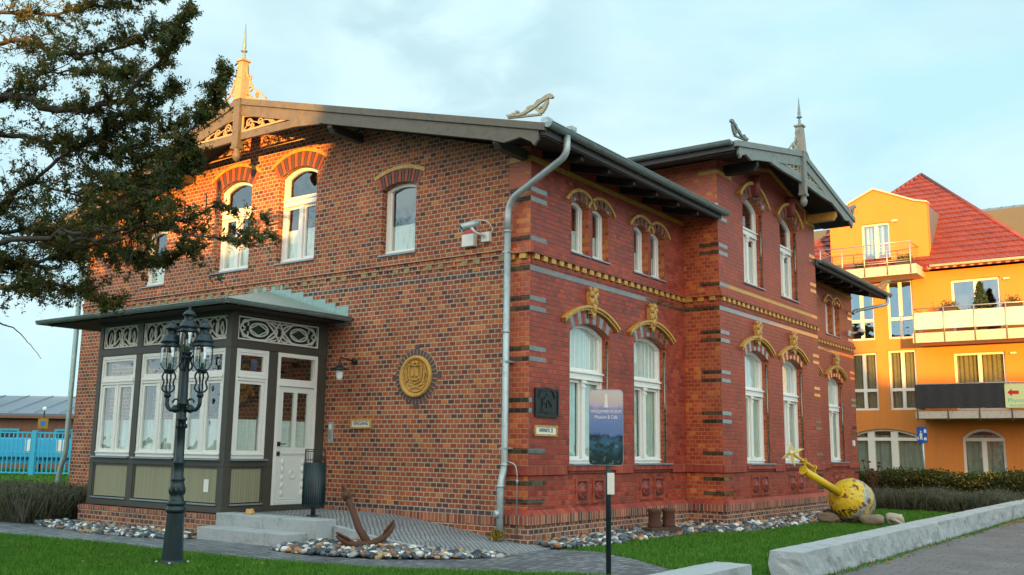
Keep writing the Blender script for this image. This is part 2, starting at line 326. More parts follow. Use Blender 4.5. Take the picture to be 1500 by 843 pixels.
    def ribbon(s, fr, pts, w, d0, d1, mi=0):
        """a flat sawn scroll: a band of width w along a 2-D path"""
        n = len(pts); A, B = [], []
        for i, (u, z) in enumerate(pts):
            ws = w[i] if isinstance(w, (list, tuple)) else w
            a, b = pts[max(i - 1, 0)], pts[min(i + 1, n - 1)]; tx, tz = b[0] - a[0], b[1] - a[1]; L = math.hypot(tx, tz) or 1
            A.append((u - tz / L * ws / 2, z + tx / L * ws / 2)); B.append((u + tz / L * ws / 2, z - tx / L * ws / 2))
        return s.strip(fr, A, B, d0, d1, mi)
    def build(s, name, mats, parent=None, origin=None, bevel=0., recalc=True, weld=False):
        base = WLOC[parent.name] if parent else Vector(origin or (0, 0, 0))
        me = bpy.data.meshes.new(name); me.from_pydata([tuple(v - base) for v in s.v], [], s.f)
        mats = mats if isinstance(mats, (list, tuple)) else [mats]
        for m in mats: me.materials.append(M[m] if isinstance(m, str) else m)
        me.polygons.foreach_set('material_index', s.m); me.polygons.foreach_set('use_smooth', s.sm)
        if recalc or weld:
            bm = bmesh.new(); bm.from_mesh(me)
            if weld: bmesh.ops.remove_doubles(bm, verts=bm.verts, dist=1e-5)
            bmesh.ops.recalc_face_normals(bm, faces=bm.faces); bm.to_mesh(me); bm.free()
        me.update()
        o = bpy.data.objects.new(name, me); COL.objects.link(o)
        if parent: o.parent = parent
        else: o.location = base
        WLOC[o.name] = base.copy()
        if bevel:
            b = o.modifiers.new('bevel', 'BEVEL'); b.width = bevel; b.segments = 2; b.limit_method = 'ANGLE'; b.angle_limit = R_(40)
        return o
def tag(o, label=None, cat=None, group=[.48, .40, .12], kind=None):
    if label: o['label'] = label
    if cat: o['category'] = cat
    if group: o['group'] = group
    if kind: o['kind'] = kind
    return o
def thing(name, label, cat, loc, group=[.48, .40, .12]):
    o = bpy.data.objects.new(name, None); COL.objects.link(o); o.location = loc; o.empty_display_size = .3
    WLOC[o.name] = Vector(loc); return tag(o, label, cat, group)
def text(s, fr, u, z, size, mat, parent, name='lettering', d=-.004, align='CENTER', sx=1.0, ext=.002):
    cu = bpy.data.curves.new('t', 'FONT'); cu.body = s; cu.size = size; cu.align_x = align; cu.align_y = 'CENTER'; cu.extrude = ext; cu.resolution_u = 3
    to = bpy.data.objects.new('t', cu); COL.objects.link(to)
    dg = bpy.context.evaluated_depsgraph_get(); me = bpy.data.meshes.new_from_object(to.evaluated_get(dg))
    mb = MB(); mb.add([fr(u + v.co.x * sx, z + v.co.y, d - v.co.z) for v in me.vertices], [list(p.vertices) for p in me.polygons])
    bpy.data.objects.remove(to); bpy.data.curves.remove(cu); bpy.data.meshes.remove(me)
    return mb.build(name, mat, parent)
def contour(c, w, z0, zs, rise, inset=0., n=12):
    """outline of an opening with a segmental head, anticlockwise from bottom left"""
    a = w / 2; Rr = (a * a + rise * rise) / (2 * rise); zc = zs + rise - Rr
    b = a - inset; r = Rr - inset; q = math.asin(min(1, b / r))
    return [(c - b, z0 + inset), (c + b, z0 + inset)] + [(c + r * math.sin(q - 2 * q * i / n), zc + r * math.cos(q - 2 * q * i / n)) for i in range(n + 1)]
def rect(u0, u1, z0, z1): return [(u0, z0), (u1, z0), (u1, z1), (u0, z1)]
def arc(c, zc, r, a0, a1, n=14): return [(c + r * math.cos(R_(a0 + (a1 - a0) * i / n)), zc + r * math.sin(R_(a0 + (a1 - a0) * i / n))) for i in range(n + 1)]
def wall(mb, fr, outer, holes, d0, d1, mi=0, reveal=None):
    for dd, flip in ((d0, False), (d1, True)):
        bm = bmesh.new(); es = []
        for loop in [outer] + holes:
            vs = [bm.verts.new((u, z, 0)) for u, z in loop]
            es += [bm.edges.new((vs[i], vs[(i + 1) % len(vs)])) for i in range(len(vs))]
        bmesh.ops.triangle_fill(bm, use_beauty=True, use_dissolve=False, edges=es, normal=(0, 0, 1))
        bm.verts.index_update()
        mb.add([fr(v.co.x, v.co.y, dd) for v in bm.verts], [[v.index for v in f.verts] for f in bm.faces], mi); bm.free()
    for k, loop in enumerate([outer] + holes):
        n = len(loop); vs = [fr(u, z, d0) for u, z in loop] + [fr(u, z, d1) for u, z in loop]
        mb.add(vs, [(i, (i + 1) % n, (i + 1) % n + n, i + n) for i in range(n)], mi if (k == 0 or reveal is None) else reveal)
    return mb

# ------------------------------------------------------------------ setting: ground, path, pavement
GZ = -0.10
def sheet(name, poly, z, mat, kind='structure'):
    mb = MB(); mb.add([(x, y, z) for x, y in poly], [list(range(len(poly)))])
    return tag(mb.build(name, mat, recalc=False), kind=kind)
t = NT('lawn_soil'); p = t.pos()
t.bump(t.noise(40, 5, .7, p), .03)
M['soil'] = t.fin(t.mix(t.noise(.9, 5, .6, p), (.016, .042, .010), (.035, .075, .014)), .95, spec=.1)
def setts(name, a, b, mortar, su, sv, rot, jm=.012, rough=.55):
    t = NT(name); g = t.add('ShaderNodeNewGeometry')
    mp = t.add('ShaderNodeMapping'); mp.inputs['Rotation'].default_value = (0, 0, rot); t.l.new(g.outputs['Position'], mp.inputs['Vector'])
    dn = t.add('ShaderNodeTexNoise'); dn.inputs['Scale'].default_value = 1.6; t.l.new(mp.outputs[0], dn.inputs['Vector'])
    sc = t.add('ShaderNodeVectorMath', operation='MULTIPLY_ADD'); t.l.new(dn.outputs['Color'], sc.inputs[0]); sc.inputs[1].default_value = (.12,) * 3; t.l.new(mp.outputs[0], sc.inputs[2])
    sx = t.add('ShaderNodeSeparateXYZ'); t.l.new(sc.outputs[0], sx.inputs[0])
    v = t.math('DIVIDE', sx.outputs[1], sv); row = t.math('FLOOR', v); fv = t.math('FRACT', v)
    rw = t.add('ShaderNodeTexWhiteNoise', noise_dimensions='1D'); t.l.new(row, rw.inputs['W'])
    u = t.math('ADD', t.math('DIVIDE', sx.outputs[0], su), rw.outputs['Value']); col = t.math('FLOOR', u); fu = t.math('FRACT', u)
    d = t.math('MINIMUM', t.math('MULTIPLY', t.math('MINIMUM', fu, t.math('SUBTRACT', 1., fu)), su), t.math('MULTIPLY', t.math('MINIMUM', fv, t.math('SUBTRACT', 1., fv)), sv))
    mr = t.add('ShaderNodeMapRange', interpolation_type='SMOOTHSTEP'); t.l.new(d, mr.inputs['Value']); mr.inputs['From Max'].default_value = jm * 1.6
    cb = t.add('ShaderNodeCombineXYZ'); t.l.new(col, cb.inputs[0]); t.l.new(row, cb.inputs[1])
    wh = t.add('ShaderNodeTexWhiteNoise', noise_dimensions='2D'); t.l.new(cb.outputs[0], wh.inputs['Vector'])
    gr = t.noise(45, 5, .7, g.outputs['Position']); bg_ = t.noise(.7, 4, .6, g.outputs['Position'])
    c = t.mix(wh.outputs['Value'], a, b); c = t.mix(mr.outputs[0], mortar, c)
    c = t.mix(1., c, t.ramp(gr, [(.25, (.75,) * 3), (.75, (1.2,) * 3)]), 'MULTIPLY')
    c = t.mix(1., c, t.ramp(bg_, [(.3, (.75,) * 3), (.7, (1.2,) * 3)]), 'MULTIPLY')
    t.bump(t.math('ADD', mr.outputs[0], t.math('MULTIPLY', gr, .3)), .014)
    return t.fin(c, rough)
M['path'] = setts('grey_path_setts', (.11, .125, .14), (.24, .265, .28), (.055, .06, .065), .17, .13, .2, .014, .5)
M['ramp'] = setts('small_ramp_setts', (.27, .30, .31), (.39, .42, .43), (.13, .14, .15), .065, .065, .75, .010, .5)
M['pave'] = setts('pavement_slabs', (.125, .12, .12), (.15, .145, .145), (.10, .10, .10), .30, .15, 0, .004, .75)
t = NT('granite'); p = t.pos()
c = t.mix(t.ramp(t.noise(140, 3, .7, p), [(.35, 0.), (.65, 1.)]), (.26, .29, .30), (.50, .53, .53))
c = t.mix(t.ramp(t.noise(3.0, 6, .7, p), [(.52, 0.), (.7, .75)]), c, (.17, .18, .165))
t.bump(t.math('ADD', t.noise(28, 6, .7, p), t.math('MULTIPLY', t.noise(140, 3, .6, p), .3)), .012)
M['granite'] = t.fin(c, .65)

tag(MB().add([(-900, -900, GZ), (900, -900, GZ), (900, 900, GZ), (-900, 900, GZ)], [(0, 1, 2, 3)]).build('ground', 'soil', recalc=False), kind='structure')
LAWN_EDGE = [(-30, -7.9), (-12, -4.95), (-7.01, -4.14), (-4.78, -3.86), (-3.35, -3.85), (-2.42, -3.81), (-1.55, -3.74), (-.74, -3.58), (.19, -3.37), (1.27, -2.81), (2.29, -2.22), (4.1, -2.3)]
PATH_BACK = [(4.1, -1.25), (2.82, -1.05), (2.01, -.42), (1.08, .1), (.64, .07), (.03, .1), (.03, -.02), (-4.2, -.02), (-4.2, -2.2), (-8.5, -2.2), (-12, -3.9), (-30, -6.7)]
sheet('path', LAWN_EDGE + PATH_BACK, GZ + .004, 'path')
sheet('pavement', [(4.52, -40), (16, -40), (16, 18.2), (4.52, 18.2)], GZ + .004, 'pave')
sheet('forecourt', [(4.12, -2.45), (4.52, -2.45), (4.52, -1.25), (4.12, -1.25)], GZ + .006, 'path')

# ramp of small setts rising along the gable to the door
mb = MB()
wl_ = [(-4.37, .245), (-2.7, .235), (-2.0, .17), (-.91, .03), (-.15, -.05), (.50, -.09)]
ok_ = [(-4.37, -2.13), (-2.10, -1.80), (-1.40, -1.86), (-.69, -1.80), (.0, -1.52), (.50, -1.12)]
N = 40; rows = []
for i in range(N + 1):
    x = -4.36 + (4.36 + .50) * i / N
    z = float(np.interp(x, [a for a, _ in wl_], [b for _, b in wl_])); y1 = float(np.interp(x, [a for a, _ in ok_], [b for _, b in ok_]))
    rows.append((x, y1, z))
vs = []
for x, y1, z in rows: vs += [(x, -.002 if x < 0 else min(.08, x * .2), z), (x, y1, z), (x, y1, -.2), (x, -.002, -.2)]
fs = [(0, 1, 2, 3), tuple(4 * N + i for i in (3, 2, 1, 0))]
for i in range(N): fs += [(4 * i + k, 4 * i + 4 + k, 4 * i + 4 + (k + 1) % 4, 4 * i + (k + 1) % 4) for k in range(3)]
mb.add(vs, fs); tag(mb.build('ramp', 'ramp'), kind='structure')
# granite edging of the ramp
mb = MB(); vs, fs = [], []
kr = [r for r in rows if r[0] > -2.08]; n = len(kr)
for i, (x, y1, z) in enumerate(kr):
    vs += [(x, y1 - .004, z + .012), (x, y1 - .10, z + .012), (x, y1 - .10, -.2), (x, y1 - .004, -.2)]
for i in range(n - 1): fs += [(4 * i + k, 4 * i + 4 + k, 4 * i + 4 + (k + 1) % 4, 4 * i + (k + 1) % 4) for k in range(4)]
fs += [(0, 1, 2, 3), tuple(4 * (n - 1) + i for i in (3, 2, 1, 0))]
tag(mb.add(vs, fs).build('ramp_edging', 'granite'), 'pale granite edging stone beside the sloping sett ramp', 'edging')

# ------------------------------------------------------------------ the brick museum
mus = thing('brick_museum', 'red brick villa with dark gables, white arched windows and a zinc downpipe at its corner', 'building', (0, 0, 0))
BX = .745; BS = F((0, 5.34, 0), (1, 0, 0), (0, -1, 0)); BF = F((BX, 0, 0), (0, 1, 0), (1, 0, 0))
XL, YR, YB0, YB1 = -12.43, 16.4, 5.34, 11.06
# openings: (frame, centre, width, sill z, spring z, rise, kind)
WIN = [(GAB, -2.77, .79, 4.56, 5.75, .085, 'small'), (GAB, -9.82, .79, 4.62, 5.78, .085, 'small'),
       (GAB, -5.37, 1.04, 4.69, 6.39, .16, 'gable'), (GAB, -7.23, 1.04, 4.69, 6.39, .16, 'gable'),
       (RF, 1.77, 1.26, 1.075, 3.20, .18, 'tall'), (RF, 3.90, 1.26, 1.075, 3.20, .18, 'tall'),
       (RF, 1.445, .53, 4.50, 5.33, .10, 'narrow'), (RF, 2.11, .53, 4.50, 5.33, .10, 'narrow'), (RF, 3.57, .53, 4.50, 5.33, .10, 'narrow'), (RF, 4.23, .53, 4.50, 5.33, .10, 'narrow'),
       (BF, 7.15, 1.27, 1.075, 3.20, .18, 'tall'), (BF, 9.25, 1.27, 1.075, 3.20, .18, 'tall'),
       (BF, 7.14, 1.07, 4.73, 6.42, .22, 'bay'), (BF, 9.25, 1.07, 4.73, 6.42, .22, 'bay'),
       (RF, 12.50, 1.26, 1.075, 3.20, .18, 'tall'), (RF, 14.63, 1.26, 1.075, 3.20, .18, 'tall'),
       (RF, 12.17, .53, 4.50, 5.33, .10, 'narrow'), (RF, 12.83, .53, 4.50, 5.33, .10, 'narrow'), (RF, 14.29, .53, 4.50, 5.33, .10, 'narrow'), (RF, 14.95, .53, 4.50, 5.33, .10, 'narrow')]
def holes(fr, lo, hi): return [contour(c, w, z0, zs, ri) for f, c, w, z0, zs, ri, k in WIN if f is fr and lo < c < hi]
mb = MB(); wall(mb, GAB, [(XL, -.2), (-.42, -.2), (-.42, 6.05), (-6.215, 7.70), (XL, 6.05)], holes(GAB, -13, 0), 0, .30)
mb.build('gable_wall', 'gable_brick', mus)
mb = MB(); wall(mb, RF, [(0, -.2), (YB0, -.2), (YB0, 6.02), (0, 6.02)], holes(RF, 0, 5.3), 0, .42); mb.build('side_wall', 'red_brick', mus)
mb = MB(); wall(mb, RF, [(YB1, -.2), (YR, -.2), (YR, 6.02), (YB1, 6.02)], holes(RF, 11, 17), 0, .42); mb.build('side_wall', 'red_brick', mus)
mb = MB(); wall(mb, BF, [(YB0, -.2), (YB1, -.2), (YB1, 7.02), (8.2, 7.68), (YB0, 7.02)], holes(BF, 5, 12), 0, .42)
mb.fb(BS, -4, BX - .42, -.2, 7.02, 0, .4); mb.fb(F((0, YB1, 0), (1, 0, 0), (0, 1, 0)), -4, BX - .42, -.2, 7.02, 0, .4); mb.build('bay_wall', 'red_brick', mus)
mb = MB(); mb.prism(F((0, YR, 0), (1, 0, 0), (0, 1, 0)), [(XL, -.2), (-.42, -.2), (-.42, 6.05), (-6.215, 7.70), (XL, 6.05)], 0, .3)
mb.box((XL, .3, -.2), (XL + .3, YR - .3, 6.0)); mb.build('rear_wall', 'gable_brick', mus)
mb = MB(); mb.box((XL + .3, .3, 3.95), (-.42, YR - .3, 4.1)); mb.box((XL + .3, .3, .3), (-.42, YR - .3, .4)); mb.box((-4.2, .3, .4), (-4.1, YR - .3, 6.5)); mb.build('floor', 'room', mus)

# roof
def roofpoly(lo, hi): return [(hi, 7.81 - (hi + 6.215) * .263), (-6.215, 7.81), (lo, 7.81 + (lo + 6.215) * .263), (lo, 7.65 + (lo + 6.215) * .263), (-6.215, 7.65), (hi, 7.65 - (hi + 6.215) * .263)]
mb = MB(); mb.prism(GAB, roofpoly(-13.23, .80), -.78, YB0 + .06); mb.prism(GAB, roofpoly(-13.23, -.3), YB0 + .06, YB1 - .06); mb.prism(GAB, roofpoly(-13.23, .80), YB1 - .06, 17.2)
mb.build('roof', ['roofing'], mus)
mb = MB(); mb.prism(BF, [(4.55, 7.05), (8.2, 7.80), (11.85, 7.05), (11.85, 6.89), (8.2, 7.64), (4.55, 6.89)], -.70, 7.0); mb.build('bay_roof', 'roofing', mus)
# soffits (dark boards just under the slabs) and rafter ends
mb = MB(); mb.prism(GAB, [(.78, 7.648 - 6.995 * .263), (-6.215, 7.648), (-13.2, 7.648 - 6.985 * .263), (-13.2, 7.62 - 6.985 * .263), (-6.215, 7.62), (.78, 7.62 - 6.995 * .263)], -.765, -.003)
mb.prism(GAB, [(.004, 6.012), (.78, 5.808), (.78, 5.785), (.004, 5.985)], .0, YB0 - .01)
mb.prism(GAB, [(.004, 6.012), (.78, 5.808), (.78, 5.785), (.004, 5.985)], YB1 + .01, 17.15)
mb.prism(BF, [(4.6, 6.89), (8.2, 7.63), (11.8, 6.89), (11.8, 6.86), (8.2, 7.60), (4.6, 6.86)], -.68, -.003)
mb.build('soffit', 'soffit', mus)
for y in [.35 + .83 * i for i in range(6)] + [YB1 + .5 + .83 * i for i in range(6)]:
    mb = MB(); mb.prism(GAB, [(.003, 5.98), (.72, 5.795), (.72, 5.72), (.62, 5.70), (.003, 5.87)], y - .04, y + .04); mb.build('rafter', 'soffit', mus)
for x, z in ((-.12, 5.93), (-3.75, 6.86), (-8.7, 6.86), (-12.3, 5.93)):
    mb = MB(); mb.prism(F((x, 0, 0), (0, 1, 0), (1, 0, 0)), [(.002, z), (-.775, z), (-.775, z - .08), (-.70, z - .16), (.002, z - .16)], -.06, .06); mb.build('purlin', 'purlin_wood', mus, bevel=.006)
for y in (5.75, 10.65):
    mb = MB(); mb.prism(F((0, y, 0), (1, 0, 0), (0, -1, 0)), [(BX + .002, 6.98), (BX + .69, 6.98), (BX + .69, 6.88), (BX + .62, 6.78), (BX + .002, 6.78)], -.07, .07); mb.build('purlin', 'ochre' if y > 8 else 'soffit', mus, bevel=.006)

# gutters
def gutter(pts, r, parent, mat='zinc_dark', name='gutter'):
    mb = MB(); p0, p1 = Vector(pts[0]), Vector(pts[1]); t = (p1 - p0).normalized(); s = t.cross(Vector((0, 0, 1))); k = 9
    prof = [(math.cos(R_(180 + 180 * i / k)) * r, math.sin(R_(180 + 180 * i / k)) * r) for i in range(k + 1)]
    prof = prof + [(a * .90, b * .90) for a, b in prof[::-1]]; n = len(prof)
    vs = [q + s * a + Vector((0, 0, b)) for q in (p0, p1) for a, b in prof]
    mb.add(vs, [(i, (i + 1) % n, n + (i + 1) % n, n + i) for i in range(n)], 0, False)
    mb.add([q + s * a + Vector((0, 0, b)) for q in (p0, p1) for a, b in prof[:k + 1]], [list(range(k + 1)), list(range(2 * k + 1, k, -1))])
    mb.tube([p0 + s * r, p1 + s * r], .013, 6); mb.tube([p0 - s * r, p1 - s * r], .010, 6)
    L = (p1 - p0).length
    for i in range(int(L / .85) + 1):
        q = p0 + t * min(L - .03, .3 + i * .85)
        mb.tube([q + s * (r * 1.06 * math.cos(R_(180 + 20 * j))) + Vector((0, 0, r * 1.06 * math.sin(R_(180 + 20 * j)))) for j in range(10)], .008, 5)
    return mb.build(name, mat, parent)
gutter([(.875, -.84, 5.97), (.875, 5.50, 5.95)], .075, mus)
gutter([(.875, 11.10, 5.95), (.875, 17.25, 5.93)], .075, mus)
gutter([(-4.0, 4.48, 7.07), (1.44, 4.48, 7.05)], .075, mus)
gutter([(-13.31, -.84, 5.97), (-13.31, 17.2, 5.93)], .075, mus)
MB().box((.72, -.80, 5.99), (.84, -.66, 6.07)).build('gutter_bracket', 'zinc', mus); MB().box((.80, -.30, 6.0), (.94, -.16, 6.06)).build('gutter_bracket', 'zinc', mus)
# downpipes
def smooth(pts, n=6):
    P = [Vector(p) for p in pts]; out = [P[0]]
    for i in range(1, len(P) - 1):
        a, b, c = P[i - 1], P[i], P[i + 1]; d = min((a - b).length, (c - b).length) * .45
        s0 = b + (a - b).normalized() * d; s1 = b + (c - b).normalized() * d
        out += [(s0 * (1 - t) + b * t) * (1 - t) + (b * (1 - t) + s1 * t) * t for t in (j / n for j in range(n + 1))]
    return out + [P[-1]]
dp = MB(); dp.tube(smooth([(.875, -.33, 5.90), (.875, -.34, 5.60), (-.34, -.13, 5.12), (-.34, -.13, 4.6)]), .052, 14)
dp.tube(smooth([(-.34, -.13, 4.62), (-.34, -.13, 1.02), (-.34, -.22, .80), (-.34, -.22, -.05)]), .052, 14)
for z in (4.62, 3.05, 1.05, .74): dp.tube([(-.34, -.13 if z > .9 else -.22, z), (-.34, -.13 if z > .9 else -.22, z + .035)], .059, 14)
dp.lathe((-.34, -.27, .36), [(.02, -.02), (.055, 0), (.055, .05), (.045, .06)], 12, axis=(-.5, -.85, 0))
for z in (4.3, 2.6, 1.3): dp.box((-.40, -.18, z), (-.28, .0, z + .025))
dp.build('downpipe', 'zinc', mus)
mb = MB(); mb.tube(smooth([(-.28, -.13, 1.12), (-.16, -.10, 1.08), (-.13, -.09, .95), (-.13, -.09, .0)]), .011, 8); mb.lathe((-.13, -.09, .80), [(.012, 0), (.02, .01), (.02, .05), (.012, .06)], 8); mb.build('earthing_wire', 'galv', mus)
mb = MB(); mb.tube(smooth([(.875, 17.0, 5.87), (.875, 16.98, 5.62), (.12, 16.25, 5.38), (.10, 16.2, 5.30)]), .05, 12); mb.build('downpipe', 'zinc', mus)
mb = MB(); mb.tube(smooth([(-12.52, -.075, 5.7), (-12.52, -.075, 1.05), (-12.62, -.13, .7), (-12.62, -.13, 0.)]), .055, 12); mb.tube(smooth([(-13.31, -.3, 5.9), (-13.31, -.3, 5.7), (-12.52, -.075, 5.4), (-12.52, -.075, 5.2)]), .055, 12); mb.build('downpipe', 'patina', mus)
mb = MB(); mb.box((BX - .42, YB0 - .06, 6.02), (BX + .02, YB0 - .002, 6.12)); mb.box((.25, YB0 - .10, 6.02), (.72, YB0 - .062, 6.07)); mb.build('flashing', 'flash', mus)

# bands, string courses, quoins
gz = None
def band(mb, fr, u0, u1, z0, z1, pr, mi=0):
    if mb is None: MB().fb(fr, u0, u1, z0, z1, -pr, .02).build('glazed_band' if u1 - u0 > .6 else 'quoin', 'glazed_dull' if fr in (GAB, BS) else 'glazed', mus)
    else: mb.fb(fr, u0, u1, z0, z1, -pr, 0. if pr > .02 else .02, mi)
SEG = [(GAB, -.42, 0., .0, 1), (RF, 0., YB0, 0., 0), (BS, 0., BX, 0., 1), (BF, YB0, YB1, 0., 0), (RF, YB1, YR, 0., 0)]
sc = MB(); oc = MB(); sb = MB(); so = MB(); pb = MB(); sl = MB()
def ends(k, p):   # extend outer corners by the projection, pull inner corners back
    a, b = SEG[k][1], SEG[k][2]
    if k == 0: return a, b + p
    if k == 1: return a, b - p
    if k == 2: return a + .001, b + p
    if k == 3: return a, b
    return a + .001, b
for k, (fr, a, b, _, _) in enumerate(SEG):
    for z0, z1, pr in ((4.285, 4.37, .075), (4.37, 4.455, .036), (4.13, 4.195, .012)):
        u0, u1 = ends(k, pr); band(sc, fr, u0, u1, z0, z1, pr)
    u0, u1 = ends(k, .0); dn = MB(); dn.fb(fr, u0, u1, 4.21, 4.275, -.004, .01, 1)
    n = max(1, int(round((u1 - u0) / .235)))
    for i in range(n):
        c = u0 + (i + .5) * (u1 - u0) / n
        dn.prism(fr, [(c - .06, 4.20), (c + .06, 4.20), (c + .06, 4.284), (c - .06, 4.284)], -.058, .01)
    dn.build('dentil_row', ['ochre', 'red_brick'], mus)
    band(gz, fr, a, b, 4.02, 4.098, .003)
    # soldier sill band, plinth
    u0, u1 = ends(k, .05)
    sb = MB(); cuts = [(c - w / 2 - .12, c + w / 2 + .12) for f, c, w, z0, zs, ri, kd in WIN if f is fr and kd == 'tall' and a < c < b]
    x = u0
    for c0, c1 in cuts + [(u1, u1)]:
        if c0 > x: band(sb, fr, x, c0, .92, 1.06, .05)
        if c1 > c0: band(sb, fr, c0, c1, .975, 1.062, .075); band(sb, fr, c0 + .04, c1 - .04, .935, .975, .035)
        x = c1
    sb.build('sill_band', 'red_soldier', mus, bevel=.006)
    u0, u1 = ends(k, .10)
    sl.prism(F(fr(0, 0, 0), fr.u, fr.n), [(0, 0)], 0, 0) if False else None
    vs = [fr(u, z, d) for u in (u0, u1) for z, d in ((.41, -.006), (.335, -.10), (.335, 0))]
    sl.add(vs, [(0, 1, 2), (3, 5, 4), (0, 3, 4, 1), (1, 4, 5, 2), (0, 2, 5, 3)])
    band(so, fr, u0, u1, .205, .335, .10)
    u0, u1 = ends(k, .075); band(pb, fr, u0, u1, -.2, .205, .075)
    # quoins of glazed brick
    for zc in (5.31, 5.155, 4.53, 3.595, 3.435, 2.82, 2.66, 2.035, 1.88, 1.28, .80, .53):
        z0, z1 = zc - .036, zc + .036
        if k == 0: band(gz, fr, -.40, .003, z0, z1, .004)
        if k == 1: band(gz, fr, .0, .44, z0, z1, .004)
        if k == 2: band(gz, fr, BX - .40, BX + .004, z0, z1, .004)
        if k == 3: band(gz, fr, YB0, YB0 + .44, z0, z1, .004); band(gz, fr, YB1 - .42, YB1 - .002, z0, z1, .004)
        if k == 4: band(gz, fr, YR - .44, YR, z0, z1, .004)
for z0 in (5.80, 5.95):
    zz = z0 - .036
    band(gz, BF, YB0, YB0 + .44, zz + .05, zz + .122, .004); band(gz, BF, YB1 - .42, YB1 - .002, zz + .05, zz + .122, .004)
for fr, a, b in ((GAB, -.42, .0), (RF, 0, YB0 - .01), (RF, YB1 + .01, YR)): band(oc, fr, a, b + (.022 if fr is GAB else 0), 5.76, 5.835, .022)
band(oc, BS, BX - .38, BX + .022, 6.74, 6.815, .022)
oc.strip(BF, [(YB0, 6.74), (6.02, 6.74), (6.02, 7.0), (8.2, 7.46), (10.38, 7.0), (10.38, 6.74), (YB1, 6.74)], [(YB0, 6.815), (5.945, 6.815), (5.945, 7.06), (8.2, 7.537), (10.455, 7.06), (10.455, 6.815), (YB1, 6.815)], -.022, .01)
band(oc, BF, YB0 + .45, YB1 - .43, 4.495, 4.565, .004)
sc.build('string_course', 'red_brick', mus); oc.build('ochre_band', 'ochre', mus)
sl.build('plinth_slope', 'red_soldier', mus); so.build('plinth_course', 'soldier_brick', mus); pb.build('plinth', 'plinth_brick', mus)
mb = MB(); band(mb, GAB, XL, -.425, 4.365, 4.44, .045); band(mb, GAB, XL, -.425, 4.285, 4.36, .022); mb.build('string_course', 'gable_brick', mus)
mb = MB(); mb.fb(GAB, XL + .02, -.43, 4.215, 4.275, -.003, .01, 1)
for i in range(48):
    c = XL + .15 + i * .25; mb.fb(GAB, c - .06, c + .06, 4.205, 4.283, -.022, .01, i % 3 == 1 and 1 or 0)
mb.build('dentil_row', ['dentil_old', 'gable_brick'], mus)
mb = MB(); band(mb, GAB, XL, -.425, 4.02, 4.098, .003); band(mb, GAB, XL, -.425, .30, .377, .003); mb.build('dark_course', 'dark_course', mus)
mb = MB(); band(mb, GAB, -4.3, -.425, .17, .297, .004); mb.build('soldier_course', 'soldier_brick', mus)
# square panels with round bosses below the tall windows
for f, c, w, z0, zs, ri, kd in WIN:
    if kd != 'tall': continue
    pn = MB(); bo = []
    for s_ in (-1, 1):
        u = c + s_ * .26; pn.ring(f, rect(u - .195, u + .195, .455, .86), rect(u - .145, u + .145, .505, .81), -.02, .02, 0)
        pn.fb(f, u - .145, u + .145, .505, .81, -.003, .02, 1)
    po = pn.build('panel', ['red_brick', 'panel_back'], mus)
    for s_ in (-1, 1):
        u = c + s_ * .26; r = MB(); r.lathe(f(u, .657, 0), [(.125, -.01), (.13, .0), (.125, .018), (.10, .016), (.085, .03), (.05, .032), (.04, .05), (.012, .055)], 18, axis=f.n)
        for q in range(8):
            a = q * math.pi / 4; r.ell(f(u + .105 * math.cos(a), .657 + .105 * math.sin(a), -.018), (.018, .018, .018), k=5)
        b_ = r.build('rosette', 'terracotta', mus); 
# arches
def arch_ring(fr, c, w, zs, ri, th, d0, n, mats, name, over=0.):
    a = w / 2; Rr = (a * a + ri * ri) / (2 * ri); zc = zs + ri - Rr; q = math.asin(a / Rr) + over
    mb = MB()
    for i in range(n):
        a0 = -q + 2 * q * i / n; a1 = -q + 2 * q * (i + 1) / n; e = .0055 / Rr * 1.2
        P = lambda an, r: (c + r * math.sin(an), zc + r * math.cos(an))
        mb.prism(fr, [P(a0 + e, Rr + .001), P(a1 - e, Rr + .001), P(a1 - e, Rr + th), P(a0 + e, Rr + th)], -d0, .06, i % 2)
    m2 = [(c + (Rr + .003) * math.sin(-q + 2 * q * i / 20), zc + (Rr + .003) * math.cos(-q + 2 * q * i / 20)) for i in range(21)]
    m3 = [(c + (Rr + th - .003) * math.sin(-q + 2 * q * i / 20), zc + (Rr + th - .003) * math.cos(-q + 2 * q * i / 20)) for i in range(21)]
    mb.strip(fr, m2, m3, -d0 + .006, .05, 2)
    return mb.build(name, mats, mus), (zc, Rr, q)
def label(fr, c, zc, Rr, q, r0, r1, d, name='arch_label', mat='ochre', par=None, foot=0.):
    A = [(c + (Rr + r0) * math.sin(-q + 2 * q * i / 22), zc + (Rr + r0) * math.cos(-q + 2 * q * i / 22)) for i in range(23)]
    B = [(c + (Rr + r1) * math.sin(-q + 2 * q * i / 22), zc + (Rr + r1) * math.cos(-q + 2 * q * i / 22)) for i in range(23)]
    mb = MB(); mb.strip(fr, A, B, -d, .01)
    if foot:
        A2 = [(c + (Rr + r1 - .03) * math.sin(-q + 2 * q * i / 22), zc + (Rr + r1 - .03) * math.cos(-q + 2 * q * i / 22)) for i in range(23)]
        B2 = [(c + (Rr + r1 + .012) * math.sin(-q + 2 * q * i / 22), zc + (Rr + r1 + .012) * math.cos(-q + 2 * q * i / 22)) for i in range(23)]
        mb.strip(fr, A2, B2, -d - .03, .01)
    return mb.build(name, mat, par or mus, bevel=.005)
